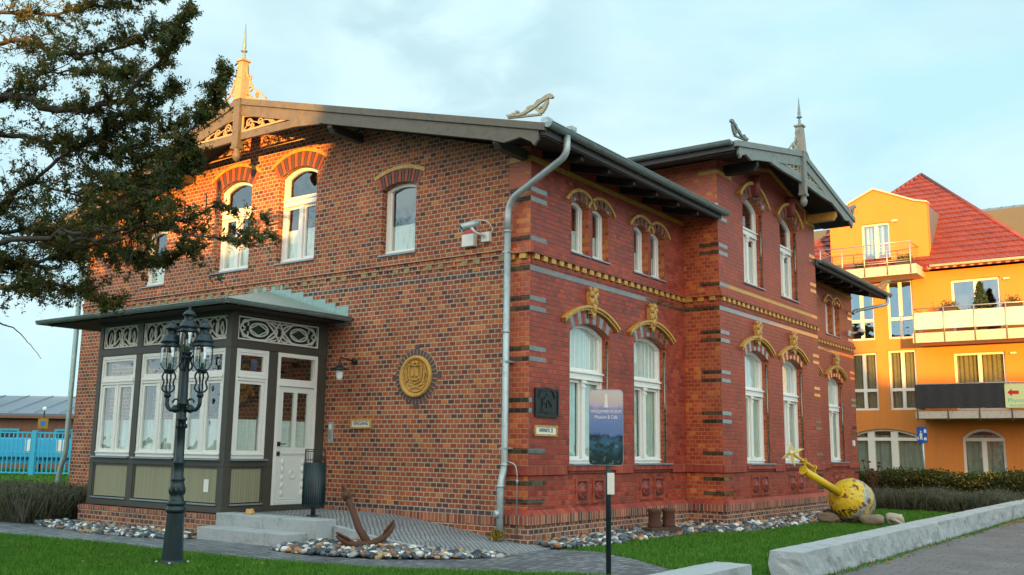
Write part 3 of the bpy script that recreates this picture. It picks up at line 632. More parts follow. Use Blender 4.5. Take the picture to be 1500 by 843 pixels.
for f, c, w, z0, zs, ri, kd in WIN:
    if kd in ('small', 'gable'):
        th = .27 if kd == 'gable' else .22
        o, (zc, Rr, q) = arch_ring(f, c, w + .06, zs - .0, ri, th, .006, 15 if kd == 'gable' else 13, ['voussoir_red', 'voussoir_dark', 'mortar'], 'arch', .02)
        label(f, c, zc, Rr, q + .03, th + .004, th + .075, .022, par=o)
    if kd == 'tall':
        o, (zc, Rr, q) = arch_ring(f, c, w, zs, ri, .21, .01, 13, ['red_brick', 'glazed', 'mortar'], 'arch', .03)
        label(f, c, zc, Rr, q + .05, .215, .285, .06, par=o, foot=1)
        k = MB(); zk = zc + Rr + .16   # leaf-faced keystone
        k.prism(f, [(c - .075, zk), (c + .075, zk), (c + .125, zk + .30), (c + .10, zk + .40), (c, zk + .44), (c - .10, zk + .40), (c - .125, zk + .30)], -.07, .01)
        for s_ in (-1, 1):
            k.ell(f(c + s_ * .07, zk + .33, -.07), (.055, .055, .06)); k.ell(f(c + s_ * .065, zk + .20, -.07), (.045, .045, .07)); k.ell(f(c + s_ * .10, zk + .41, -.06), (.04, .04, .04))
        k.ell(f(c, zk + .40, -.085), (.05, .05, .06)); k.ell(f(c, zk + .25, -.09), (.045, .045, .09)); k.ell(f(c, zk + .10, -.08), (.05, .05, .08)); k.ell(f(c, zk - .02, -.06), (.035, .035, .06))
        k.build('keystone', 'ochre_terracotta', o)
        for s_ in (-1, 1):   # glazed roll on the jamb
            j = MB(); j.tube([f(c + s_ * (w / 2 + .0), 1.08, .045), f(c + s_ * (w / 2 + .0), zs - .05, .045)], .022, 8); j.build('jamb_roll', 'glazed', mus)
    if kd == 'bay':
        o, (zc, Rr, q) = arch_ring(f, c, w, zs, ri, .24, .05, 13, ['red_brick', 'glazed', 'mortar'], 'arch', .03)
        label(f, c, zc, Rr, q + .08, .245, .315, .09, par=o)
        k = MB(); k.prism(f, [(c - .10, zc + Rr + .02), (c + .10, zc + Rr + .02), (c + .12, zc + Rr + .44), (c - .12, zc + Rr + .44)], -.08, .01)
        k.tube([f(c, zc + Rr + .02, -.08), f(c, zc + Rr + .46, -.08)], [.095, .115], 12); k.build('keystone', 'terracotta', o)
        for s_ in (-1, 1):
            j = MB(); j.tube([f(c + s_ * (w / 2), 4.78, .045), f(c + s_ * (w / 2), zs - .05, .045)], .022, 8); j.build('jamb_roll', 'glazed', mus)
    if kd == 'narrow':
        o, (zc, Rr, q) = arch_ring(f, c, w, zs, ri, .13, .03, 9, ['red_brick', 'glazed', 'mortar'], 'arch', .03)
        label(f, c, zc, Rr, q + .20, .132, .185, .05, par=o)

# windows
def window(fr, c, w, z0, zs, ri, kd, parent):
    D = .14 if kd in ('tall', 'bay') else .12
    fm = MB(); A = contour(c, w - .004, z0 + .002, zs, ri); fm.ring(fr, A, contour(c, w - .004, z0 + .002, zs, ri, .065), D, D + .08)
    zi0, ui0, ui1 = z0 + .067, c - w / 2 + .067, c + w / 2 - .067; zct = zs + ri
    pa = MB(); dg = D + .055
    if kd in ('tall', 'bay', 'gable'):
        zt = zs - (.68 if kd == 'tall' else .52 if kd == 'bay' else .50)
        fm.fb(fr, ui0 - .05, ui1 + .05, zt - .075, zt + .075, D - .018, D + .075); fm.fb(fr, ui0 - .062, ui1 + .062, zt + .035, zt + .065, D - .045, D - .018); fm.fb(fr, ui0 - .055, ui1 + .055, zt - .07, zt - .05, D - .03, D - .018)
        fm.fb(fr, c - .052, c + .052, zi0, zt - .075, D - .012, D + .07)
        if kd != 'gable':
            fm.fb(fr, c - .065, c + .065, zt - .20, zt - .16, D - .028, D - .012); fm.fb(fr, c - .075, c + .075, zt - .125, zt - .08, D - .035, D - .012); fm.fb(fr, c - .065, c + .065, zi0, zi0 + .09, D - .028, D - .012)
        for a, b in ((ui0, c - .054), (c + .054, ui1)):
            fm.ring(fr, rect(a + .002, b - .002, zi0 + .002, zt - .077), rect(a + .045, b - .045, zi0 + .06, zt - .125), D + .025, D + .07)
            pa.fb(fr, a + .04, b - .04, zi0 + .055, zt - .12, dg, dg + .006)
        T = contour(c, w - .134, zt + .076, zs, ri * .85, .0); T2 = contour(c, w - .134, zt + .076, zs, ri * .85, .045)
        fm.ring(fr, T, T2, D + .025, D + .07); pa.prism(fr, contour(c, w - .134, zt + .076, zs, ri * .85, .04), dg, dg + .006)
    else:
        T = contour(c, w - .134, zi0, zs, ri * .8); fm.ring(fr, T, contour(c, w - .134, zi0, zs, ri * .8, .04), D + .02, D + .07); pa.prism(fr, contour(c, w - .134, zi0, zs, ri * .8, .035), dg, dg + .006)
    fm.fb(fr, c - w / 2 + .01, c + w / 2 - .01, z0 + .055, z0 + .085, D - .025, D)      # weather bar
    o = fm.build('window', 'white', parent, bevel=.004); pa.build('pane', 'glass', o)
    MB().prism(F(fr(0, 0, 0), fr.u, fr.n), [(c - w / 2 - .03, z0 - .012), (c + w / 2 + .03, z0 - .012), (c + w / 2 + .03, z0 + .012), (c - w / 2 - .03, z0 + .012)], -.10 if kd == 'tall' else -.035, D + .02).build('sill', 'sill', o)
    if kd == 'tall':
        cu = MB()
        for s_ in (-1, 1): wavy(cu, fr, c + s_ * w * .47, c + s_ * w * .07, z0 + .05, zs - .1, D + .10)
        cu.build('curtain', 'curtain_d', o)
        cu = MB(); wavy(cu, fr, c - w * .46, c + w * .46, zs - .62, zs + ri - .03, D + .075); cu.build('curtain', 'curtain', o)
    else:
        cu = MB(); hh = (zs - z0) * (.47 if kd == 'small' else .40 if kd == 'gable' else .55); wavy(cu, fr, c - w / 2 + .02, c + w / 2 - .02, z0 + .05, z0 + hh, D + .095); cu.build('curtain', 'curtain', o)
    return o
def wavy(mb, fr, u0, u1, z0, z1, d, amp=.018, per=.07, thick=.006):
    n = max(8, int(abs(u1 - u0) / .012)); A = []
    for i in range(n + 1):
        u = u0 + (u1 - u0) * i / n; A.append((u, d + amp * math.sin(u / per * 6.283) + amp * .5 * math.sin(u / per * 2.9 + 1)))
    vs = [fr(u, z, dd + e) for e in (0, thick) for u, dd in A for z in (z0, z1)]; k = 2 * (n + 1)
    fs = [(2 * i, 2 * i + 1, 2 * i + 3, 2 * i + 2) for i in range(n)] + [(k + 2 * i, k + 2 * i + 2, k + 2 * i + 3, k + 2 * i + 1) for i in range(n)]
    mb.add(vs, fs, 0, True); o = len(mb.v) - 2 * k
    mb.v += [v.copy() for v in mb.v[o:]]; o += 2 * k
    for i in range(n):
        mb.f += [[o + 2 * i, o + 2 * i + 2, o + k + 2 * i + 2, o + k + 2 * i], [o + 2 * i + 1, o + k + 2 * i + 1, o + k + 2 * i + 3, o + 2 * i + 3]]; mb.m += [0, 0]; mb.sm += [False, False]
for wd in WIN: window(*wd, mus)

# gable barge boards, pendants, sawn fretwork, finials, eave scrolls
def spiral(c, z, r0, r1, a0, deg, n=16): return [(c + (r0 + (r1 - r0) * i / n) * math.cos(R_(a0 + deg * i / n)), z + (r0 + (r1 - r0) * i / n) * math.sin(R_(a0 + deg * i / n))) for i in range(n + 1)]
def fret_tri(mb, fr, uc, s_, z0, ztop, L, d):
    """triangle filled with scrolls; uc inner edge, s_ direction, L length"""
    X = lambda u: uc + s_ * u; k = [0]
    def rb(pts, w):
        k[0] += 1; e = k[0] * .0013; mb.ribbon(fr, [(X(a), b) for a, b in pts], w, d + e, d + .024 + e * .5)
    h = ztop - z0
    rb([(.02, z0), (.02, ztop)], .04); rb([(0, z0 + .018), (L, z0 + .018)], .036); rb([(0, ztop - .018), (L, z0 + .03)], .036)
    ht = lambda u: (h - .04) * (1 - u / L)
    for u, sc_, in ((.20, 1.), (.52, .85), (.82, .66), (1.08, .46)):
        u *= L / 1.5; hh = ht(u); r = hh * .44
        rb(spiral(u, z0 + .03 + r, r, r * .25, -90, 430, 22), .022)
        rb(spiral(u + r * .9, z0 + .02 + r * .4, r * .5, r * .1, 160, -380, 14), .02)
    rb([(.05, z0 + .05), (.15 * L, z0 + h * .55), (.3 * L, z0 + h * .35), (.45 * L, z0 + h * .40), (.62 * L, z0 + .06)], .022)
def gable_trim(fr, uc, za, half, slope, d, boards, fretm, tipL, ties, right_only=False, FH=.74, SH=.76):
    zt = lambda u: za - abs(u - uc) * slope
    for s_ in (-1, 1):
        e = uc + s_ * half
        mb = MB()
        mb.prism(fr, [(uc, za), (e, zt(e)), (e, zt(e) - .115), (uc, za - .125)], d - .05, d + .03)
        mb.prism(fr, [(uc, za - .128), (e - s_ * .12, zt(e - s_ * .12) - .118), (e - s_ * .12, zt(e) - .22), (e - s_ * .2, zt(e) - .30), (e - s_ * .26, zt(e) - .23), (e - s_ * .45, zt(e - s_ * .45) - .25), (e - s_ * .75, zt(e - s_ * .75) - .36), (e - s_ * 1.0, zt(e - s_ * 1.0) - .335), (uc, za - .335)], d - .02, d + .03)
        mb.build('bargeboard', boards, mus, bevel=.004)
        zb = za - .335; w = half * .33 if ties else 0
        ti = MB(); zl = za - .84 if tipL > 1.3 else za - .72
        uA = uc + s_ * .1
        uB = uc + s_ * (tipL + .75)
        ti.prism(fr, [(uA, zl + .145), (uc + s_ * (tipL + .08), zl + .11), (uB, zt(uB) - .30), (uB, zt(uB) - .35), (uc + s_ * (tipL + .1), zl - .03), (uA, zl)], d - .025, d + .035)
        ti.build('tie_beam', boards, mus, bevel=.004)
        ft = MB(); fret_tri(ft, fr, uA + s_ * .0, s_, zl + .147, za - .345, tipL - .02, d - .01); ft.build('fretwork', fretm, mus)
    pz = za - 1.28
    po = MB(); po.fb(fr, uc - .085, uc + .085, za - .98, za + .0, d - .075, d + .06); po.fb(fr, uc - .10, uc + .10, za - 1.0, za - .95, d - .09, d + .075)
    po.lathe(fr(uc, za - 1.0, d - .008), [(.09, 0), (.05, -.03), (.065, -.06), (.085, -.12), (.07, -.19), (.035, -.23), (.012, -.25)], 14, axis=(0, 0, 1)); po.build('pendant', boards, mus)
    # finial: tapering box, cap, spike, side scrolls
    fi = MB(); b0, b1, zz0, zz1 = .105, .072, za - .03, za + FH
    vs = [fr(uc + a * (b0 if k == 0 else b1), zz0 if k == 0 else zz1, d + .02 + b * (b0 if k == 0 else b1)) for k in (0, 1) for a, b in ((-1, -1), (1, -1), (1, 1), (-1, 1))]
    fi.add(vs, [(0, 1, 2, 3), (4, 5, 6, 7)] + [(i, (i + 1) % 4, (i + 1) % 4 + 4, i + 4) for i in range(4)])
    fi.fb(fr, uc - .10, uc + .10, zz1, zz1 + .035, d + .02 - .10, d + .02 + .10); fi.build('finial', fretm, mus); fi = MB()
    fi.lathe(fr(uc, zz1 + .035, d + .02), [(.05, 0), (.022, .03), (.036, .06), (.022, .085), (.034, .11), (.020, .13), (.020, .16), (.062, .18), (.062, .195), (.026, .23), (.036, .265), (.004, SH)], 12)
    fi.build('finial_spike', 'zinc_dark', mus)
    sc_ = MB(); k = [0]
    def rb(f2, pts, w, dd):
        k[0] += 1; e = k[0] * .0013; sc_.ribbon(f2, pts, w, dd - .014 + e, dd + .014 + e)
    per = F(fr(uc, 0, d + .02), -fr.n, fr.u)
    for s_ in (-1, 1):
        for f2, c0, sl_ in ((fr, uc, slope),):
            X = lambda u: c0 + s_ * u
            dd = d + .02
            rb(f2, [(X(.08), zz1 - .05), (X(.11), zz0 + .5), (X(.24), zz0 + .34), (X(.32), zz0 + .18), (X(.50), zz0 + .07), (X(.72), zz0 - .10)], .035, dd)
            rb(f2, [(X(a), b) for a, b in spiral(.235, zz0 + .20, .09, .02, 100, -420, 18)], .026, dd)
            rb(f2, [(X(a), b) for a, b in spiral(.20, zz0 + .42, .06, .02, -80, 400, 14)], .022, dd)
            rb(f2, [(X(a), b) for a, b in spiral(.43, zz0 + .02, .055, .02, 120, -400, 14)], .022, dd)
            rb(f2, [(X(.13), zz0 + .03 ), (X(.70), zz0 - .14)], .04, dd)
            rb(f2, [(X(.13), zz0 + .12), (X(.2), zz0 + .10), (X(.3), zz0 + .0)], .03, dd)
    sc_.build('finial_scroll', fretm, mus)
def eave_scroll(fr, u, z, s_, d, mat, sl_=.25):
    mb = MB(); X = lambda a: u + s_ * a; k = [0]
    def rb(pts, w):
        k[0] += 1; e = k[0] * .0013; mb.ribbon(fr, [(X(a), z + b * .62) for a, b in pts], [q * .8 for q in w] if isinstance(w, list) else w * .8, d - .02 + e, d + .02 + e)
    G_ = 1.28
    def knob(a, b, r, w=8):
        k[0] += 1; e = k[0] * .0013; mb.prism(fr, [(X(G_ * (a + r * math.cos(i * 6.2832 / 10))), z + .78 * (b + r * math.sin(i * 6.2832 / 10))) for i in range(10)], d - .024 + e, d + .02 + e)
    def rc(pts, w): k[0] += 1; e = k[0] * .0013; mb.ribbon(fr, [(X(G_ * a), z + .78 * b) for a, b in pts], w, d - .02 + e, d + .02 + e)
    rc([(-.01, .05), (.02, .03), (.06, .035), (.12, .02), (.18, .005), (.24, .02), (.33, .075), (.40, .115), (.45, .165), (.50, .20), (.56, .235)], [.03, .035, .04, .045, .04, .045, .055, .05, .055, .06, .07])
    knob(.585, .235, .045); knob(.615, .205, .028); knob(.135, .075, .026); knob(.08, .055, .02); knob(.30, .095, .032); knob(.335, .118, .024); knob(.445, .185, .042); knob(.415, .155, .034)
    rc([(.375, .09), (.40, .055), (.43, .01), (.47, -.05)], .045); rc([(.545, .20), (.545, .13), (.525, .06), (.50, .0), (.475, -.05)], [.05, .06, .055, .05, .04]); rc([(.41, .035), (.445, .055), (.485, .075), (.53, .115)], .03); knob(.475, -.03, .03)
    rc([(.0, .005), (.2, -.03), (.47, -.075)], .03)
    return mb.build('eave_scroll', mat, mus)
gable_trim(GAB, -6.215, 7.82, 7.03, .263, -.80, 'board', 'cream', 1.5, True)
gable_trim(BF, 8.2, 7.815, 3.66, .2055, -.74, 'board_grey', 'fret_grey', 1.15, True, FH=.56, SH=.64)
eave_scroll(GAB, .12, 6.19, 1, -.80, 'scroll'); eave_scroll(GAB, -12.55, 6.16, -1, -.80, 'cream')
eave_scroll(BF, 5.15, 7.22, -1, -.74, 'board_grey'); eave_scroll(BF, 11.25, 7.22, 1, -.74, 'fret_grey')
eave_scroll(F((0, 17.22, 0), (1, 0, 0), (0, 1, 0)), .12, 6.16, 1, 0, 'cream')
# round medallion in the gable
mc, mz = -2.245, 2.455
mb = MB(); nseg = 34
for i in range(nseg):
    a0, a1 = 2 * math.pi * i / nseg + .018, 2 * math.pi * (i + 1) / nseg - .018
    P = lambda a, r: (mc + r * math.sin(a), mz + r * math.cos(a))
    mb.prism(GAB, [P(a0, .335), P(a1, .335), P(a1, .445), P(a0, .445)], -.012, .03, 0)
for a, b in ((0, 1), (1, 0), (0, -1), (-1, 0)): mb.fb(GAB, mc + a * .485 - .045, mc + a * .485 + .045, mz + b * .485 - .04, mz + b * .485 + .04, -.010, .03, 0)
P_ = lambda r: [(mc + r * math.cos(2 * math.pi * i / 40), mz + r * math.sin(2 * math.pi * i / 40)) for i in range(40)]
mb.ring(GAB, P_(.449), P_(.33), -.006, .02, 1); ro = mb.build('medallion_surround', ['voussoir_dark', 'mortar'], mus)
mb = MB(); mb.lathe(GAB(mc, mz, 0), [(.345, -.03), (.345, .045), (.335, .06), (.295, .06), (.280, .035), (.275, .02), (.01, .02)], 40, axis=(0, -1, 0))
k = 0
def rl(pts, w, h=.018):
    global k; k += 1; mb.ribbon(GAB, [(mc + a, mz + b) for a, b in pts], w, -.02 - h - k * .0007, -.015)
rl([(-.16, -.12), (.16, -.205)], .028); rl([(.16, -.12), (-.16, -.205)], .028)
rl([(-.13, .20), (-.14, .02), (-.10, -.07), (0, -.12), (.10, -.07), (.14, .02), (.13, .20)], .02, .026); rl([(-.13, .20), (0, .18), (.13, .20)], .02, .026)
rl([(-.09, -.02), (-.05, -.05), (.05, -.05), (.10, -.01)], .03, .034); rl([(-.005, -.04), (-.005, .16)], .012, .03); rl([(-.055, .0), (-.045, .12)], .05, .028); rl([(.045, .0), (.04, .13)], .055, .030); rl([(-.10, .03), (-.08, .0)], .02, .024)
rl([(-.24, .05), (-.19, .12), (-.20, .02), (-.17, -.06), (-.22, -.08)], .03, .02); rl([(.24, .05), (.19, .12), (.20, .02), (.17, -.06), (.22, -.08)], .03, .02)
rl([(-.07, .235), (-.035, .215), (0, .25), (.035, .215), (.07, .235)], .03, .03); rl(spiral(0, 0, .252, .252, 0, 358, 40), .012, .01)
mb.build('medallion', 'sandstone', mus)

# ------------------------------------------------------------------ glazed timber porch
por = thing('glazed_porch', 'dark timber porch with white windows, pale fretwork and a patina roof against the brick gable', 'porch', (-6.25, -1.05, -.1))
PX0, PX1, PY = -8.145, -4.368, -2.092
PF = F((0, PY, 0), (1, 0, 0), (0, -1, 0)); PS = F((PX1, 0, 0), (0, 1, 0), (1, 0, 0)); PL = F((PX0, 0, 0), (0, 1, 0), (-1, 0, 0))
tf = MB()
def post(fr, u0, u1, z0=.30, z1=3.42, d0=0., d1=.13): tf.fb(fr, u0, u1, z0, z1, d0, d1)
for u0, u1 in ((PX0, -8.03), (-6.955, -6.80), (-5.69, -5.535)): post(PF, u0, u1)
tf.box((PX1 - .13, PY, .30), (PX1, PY + .13, 3.42)); tf.box((PX1 - .13, -.20, .30), (PX1, -.003, 3.42)); tf.box((PX1 - .13, -1.285, .30), (PX1, -1.11, 2.86)); tf.box((PX0, -.14, .30), (PX0 + .13, -.003, 3.42))
for z0, z1, pr in ((.25, .34, .012), (.965, 1.06, .006), (2.865, 2.985, .006), (3.40, 3.52, .010)):
    tf.fb(PF, PX0, PX1 + pr, z0, z1, -pr, .12); tf.fb(PL, PY + .13, -.003, z0, z1, -pr, .12)
    if z0 > 2 or z0 < .3: tf.fb(PS, PY + .12, -.003, z0, z1, -pr, .118)
    else: tf.fb(PS, PY + .12, -1.12, z0, z1, -pr, .118)
for z0, z1 in ((1.12, 2.86), (3., 3.4)): tf.fb(PF, -4.51, PX1 - .125, z0, z1, .0, .12) if False else None
tf.build('timber_frame', 'timber', por, bevel=.004)
tb = MB(); tb.fb(PF, PX0 + .12, PX1 - .13, 3.0, 3.40, .09, .11); tb.fb(PS, PY + .13, -.2, 3.0, 3.40, .09, .11); tb.fb(PL, PY + .13, -.14, 3.0, 3.40, .09, .11); tb.build('backing_board', 'timber_d', por)
FS = [(PF, -8.03, -6.955), (PF, -6.80, -5.69), (PF, -5.535, -4.498)]
for fr, u0, u1 in FS + [(PS, -1.962, -1.285), (PL, -1.962, -.14)]:
    mb = MB(); mb.fb(fr, u0 + .035, u1 - .035, .40, .955, .03, .05); mb.build('panel', 'olive', por)
    mb = MB(); mb.ring(fr, rect(u0 + .002, u1 - .002, .342, .963), rect(u0 + .04, u1 - .04, .385, .935), .012, .06); mb.build('panel_frame', 'timber', por)
    MB().prism(fr, [(u0 + .01, .36), (u1 - .01, .36), (u1 - .01, .385), (u0 + .01, .385)], -.02, .03).build('panel_ledge', 'sill', por)
    MB().prism(fr, [(u0 - .03, 1.062), (u1 + .03, 1.062), (u1 + .03, 1.085), (u0 - .03, 1.085)], -.06, .06).build('window_ledge', 'sill', por)
def porch_window(fr, u0, u1, two):
    z0, z1, zt = 1.09, 2.86, 2.40
    fm = MB(); fm.ring(fr, rect(u0 + .003, u1 - .003, z0, z1), rect(u0 + .065, u1 - .065, z0 + .07, z1 - .065), .02, .09)
    fm.fb(fr, u0 + .06, u1 - .06, zt - .06, zt + .06, .01, .085); fm.fb(fr, u0 + .05, u1 - .05, zt - .015, zt + .015, -.006, .01); fm.fb(fr, u0 + .02, u1 - .02, z0 + .055, z0 + .08, -.006, .02)
    pa = MB(); c = (u0 + u1) / 2
    cols = ((u0 + .067, c - .02), (c + .02, u1 - .067)) if two else ((u0 + .067, u1 - .067),)
    if two: fm.fb(fr, c - .035, c + .035, z0 + .065, zt - .06, .016, .085)
    for a, b in cols:
        a2, b2 = a + (.017 if two and a > c - .1 else .002), b - (.017 if two and b < c + .1 else .002)
        fm.ring(fr, rect(a2, b2, z0 + .073, zt - .062), rect(a2 + .05, b2 - .05, z0 + .13, zt - .11), .03, .08); pa.fb(fr, a2 + .045, b2 - .045, z0 + .125, zt - .105, .055, .061)
    fm.ring(fr, rect(u0 + .067, u1 - .067, zt + .062, z1 - .067), rect(u0 + .11, u1 - .11, zt + .10, z1 - .105), .03, .08); pa.fb(fr, u0 + .105, u1 - .105, zt + .095, z1 - .10, .055, .061)
    o = fm.build('window', 'white', por, bevel=.003); pa.build('pane', 'glass', o)
    cu = MB(); wavy(cu, fr, u0 + .07, u1 - .07, z0 + .10, 1.72, .125); cu.build('curtain', 'curtain', o)
for fr, u0, u1 in FS: porch_window(fr, u0, u1, True)
porch_window(PS, -1.962, -1.285, False); porch_window(PL, -1.962, -.14, True)
cu = MB(); wavy(cu, PF, -4.86, -4.56, 1.2, 2.84, .25, .03, .1); cu.build('curtain', 'navy', por)
MB().fb(PS, -1.62, -1.50, 2.50, 2.70, .064, .068).build('window_sticker', 'navy', por)
# door in the side of the porch
u0, u1 = -1.105, -.205
dr = MB(); dr.ring(PS, rect(u0, u1, .262, 2.86), rect(u0 + .07, u1 - .07, .275, 2.79), .01, .11); dr.fb(PS, u0 + .06, u1 - .06, 2.30, 2.42, .0, .10); dr.build('door_frame', 'white', por, bevel=.003)
MB().fb(PS, u0 + .05, u1 - .05, 2.40, 2.80, .06, .066).build('transom_pane', 'glass', por)
a, b = u0 + .075, u1 - .075; c = (a + b) / 2
dr = MB(); dr.ring(PS, rect(a, b, .285, 2.295), rect(a + .10, b - .10, 1.28, 2.20), .03, .08); dr.fb(PS, c - .035, c + .035, 1.27, 2.205, .028, .082)
dr.ring(PS, rect(a + .06, b - .06, .42, 1.16), rect(a + .075, b - .075, .435, 1.145), .022, .05); dr.fb(PS, a + .02, b - .02, .30, .40, .018, .05); dr.fb(PS, a + .05, b - .05, 1.17, 1.195, .015, .05)
for s_ in (-1, 1):
    for i in range(5): dr.ell(PS(c + s_ * .22, .52 + .13 * i, .028), (.02, .038, .055), k=6)
dr.lathe(PS(c, .83, .03), [(.075, 0), (.08, .012), (.06, .016), (.045, .008), (.01, .014)], 14, axis=(1, 0, 0))
do = dr.build('door', 'door', por, bevel=.003)
MB().fb(PS, a + .08, b - .08, 1.26, 2.22, .052, .058).build('pane', 'glass', do)
cu = MB(); wavy(cu, PS, a + .06, b - .06, 1.27, 1.72, .12); cu.build('curtain', 'curtain', do)
h = MB(); h.fb(PS, a + .015, a + .075, 1.30, 1.37, .012, .03); h.fb(PS, a + .015, a + .075, 1.14, 1.21, .012, .03); h.tube([PS(a + .045, 1.335, .03), PS(a + .045, 1.335, -.03), PS(a + .15, 1.335, -.03)], .009, 8); h.build('handle', 'brass', do)
# fretwork friezes
def frieze(fr, u0, u1, z0, z1, kind):
    mb = MB(); mb.ring(fr, rect(u0, u1, z0, z1), rect(u0 + .025, u1 - .025, z0 + .025, z1 - .022), .02, .06); k = [0]
    c = (u0 + u1) / 2; W_ = u1 - u0; zc = (z0 + z1) / 2; H = (z1 - z0) / 2 - .02
    def rb(pts, w):
        k[0] += 1; e = k[0] * .0011; mb.ribbon(fr, pts, w, .028 + e, .05 + e * .5)
    def both(pts, w): rb(pts, w); rb([(2 * c - a, b) for a, b in pts], w)
    el = lambda u, z, a, b, a0=0, d=360, n=20: [(u + a * math.cos(R_(a0 + d * i / n)), z + b * math.sin(R_(a0 + d * i / n))) for i in range(n + 1)]
    if kind == 'short':
        both(el(c - W_ * .33, zc, W_ * .135, H * .98), .026); both(el(c - W_ * .12, zc + H * .1, W_ * .12, H * .86, -60, 300), .024)
        both([(c - W_ * .46, z0 + .03), (c - W_ * .36, z0 + .06), (c - W_ * .2, z0 + .07), (c - W_ * .08, zc - .02), (c, z1 - .06)], .026)
        both([(c - W_ * .35, z0 + .05), (c - W_ * .37, zc - .02), (c - W_ * .33, zc + H * .55)], .022); both([(c - W_ * .35, z0 + .05), (c - W_ * .29, zc), (c - W_ * .33, zc + H * .55)], .018)
        both([(c, z0 + .03), (c - W_ * .05, zc - H * .3), (c - W_ * .11, zc + H * .5)], .022); both([(c - W_ * .2, z0 + .04), (c - W_ * .22, zc + H * .2)], .02)
        rb([(c, z0 + .02), (c, zc + H * .3)], .03); both([(c - W_ * .16, z0 + .02), (c - W_ * .08, z0 + .07), (c, z0 + .03)], .03)
        both([(c - W_ * .49, z1 - .05), (c - W_ * .46, z1 - .02)], .03)
    else:
        both(el(c - W_ * .25, zc, W_ * .22, H * .98), .028); both(el(c - W_ * .25, zc, W_ * .11, H * .62), .024)
        both(el(c - W_ * .41, zc + H * .45, W_ * .035, H * .36, -30, 300), .022); both(el(c - W_ * .41, zc - H * .45, W_ * .035, H * .36, 30, -300), .022)
        both([(c - W_ * .17, z1 - .03), (c - W_ * .06, zc), (c, z0 + .03)], .028); both([(c - W_ * .17, z0 + .03), (c - W_ * .06, zc), (c, z1 - .03)], .028)
        both([(c - W_ * .36, zc), (c - W_ * .25, zc + H * .55), (c - W_ * .14, zc)], .02); both([(c - W_ * .36, zc), (c - W_ * .25, zc - H * .55), (c - W_ * .14, zc)], .02)
        both([(c - W_ * .12, z1 - .05), (c - W_ * .07, z1 - .04), (c - W_ * .03, z1 - .06)], .025); both([(c - W_ * .12, z0 + .05), (c - W_ * .07, z0 + .04), (c - W_ * .03, z0 + .06)], .025)
        both([(c - W_ * .08, zc + H * .62), (c - W_ * .03, zc + H * .22)], .03); both([(c - W_ * .08, zc - H * .62), (c - W_ * .03, zc - H * .22)], .03)
        rb(el(c, zc, .085, .085), .02)
    mb.build('fretwork', 'fret', por)
for fr, u0, u1 in FS: frieze(fr, u0 + .005, u1 - .005, 3.0, 3.39, 'short')
frieze(PS, -1.955, -.21, 3.0, 3.385, 'long'); frieze(PL, -1.955, -.15, 3.0, 3.385, 'long')
# porch plinth, roof, gutter, stepped flashing
mb = MB(); mb.box((PX0 - .10, PY - .08, -.15), (PX1 + .03, -.003, .165)); mb.build('plinth', 'plinth_brick', por)
mb = MB(); mb.box((PX0 - .11, PY - .09, .165), (PX1 + .035, -.003, .232)); mb.build('plinth_course', 'soldier_brick', por)
mb = MB(); mb.prism(F((0, 0, 0), (1, 0, 0), (0, -1, 0)), [(PX0 - .16, .234), (PX1 + .045, .234), (PX1 + .045, .252), (PX0 - .16, .252)], -PY * -1 * -1 if False else 2.20, .003); mb.build('plinth_ledge', 'sill', por)
ex0, ex1, ey = -9.25, -3.90, -2.58
mb = MB(); zt, ze = 4.20, 3.56
hip = [(ex0, ey, ze), (ex1, ey, ze), (ex1, -.004, ze), (-6.05, -.004, zt), (-7.10, -.004, zt), (ex0, -.004, ze)]
lo = [(x, y, z - .05) for x, y, z in hip]
mb.add(hip + lo, [(0, 1, 3, 4), (1, 2, 3), (5, 0, 4), (6, 10, 9, 7), (7, 9, 8), (11, 10, 6), (0, 6, 7, 1), (1, 7, 8, 2), (2, 8, 9, 3), (3, 9, 10, 4), (4, 10, 11, 5), (5, 11, 6, 0)]); mb.build('roof', 'patina', por)
mb = MB(); mb.box((ex0 + .06, ey + .06, 3.46), (ex1 - .06, -.01, 3.505)); mb.build('soffit', 'soffit', por)
gutter([(ex0 - .06, ey - .06, 3.53), (ex1 + .10, ey - .06, 3.53)], .065, por); gutter([(ex1 + .06, ey - .10, 3.532), (ex1 + .06, .0 - .01, 3.532)], .065, por); gutter([(ex0 - .06, ey - .1, 3.53), (ex0 - .06, -.01, 3.53)], .065, por)
mb = MB(); x = ex1 + .02; z = ze; i = 0
while x > -6.4:
    w = .26 if i % 2 else .33; zz = min(zt, ze + (ex1 - x + w) * (zt - ze) / 2.15) + .10
    mb.prism(GAB, [(x, zz - .34), (x, zz), (x - w - .004, zz), (x - w - .004, zz - .34)], -.012 - .003 * (i % 2), -.001); x -= w; i += 1
mb.build('stepped_flashing', 'patina', por)
MB().fb(PF, -4.66 - .6 + .40, -4.66 - .6 + .52, .56, .76, .018, .024).build('notice', 'plastic_white', por)

# entrance steps
st = thing('entrance_steps', 'two granite steps in front of the white porch door', 'steps', (-3.25, -2.3, -.1))
MB().box((-4.30, -2.56, -.15), (-2.30, -2.18, .085)).build('lower_step', 'granite', st, bevel=.012)
MB().box((-4.36, -2.185, -.15), (-3.26, -1.82, .268)).build('upper_step', 'granite', st, bevel=.012)
MB().box((-3.256, -2.185, -.15), (-2.08, -1.82, .268)).build('upper_step', 'granite', st, bevel=.012)

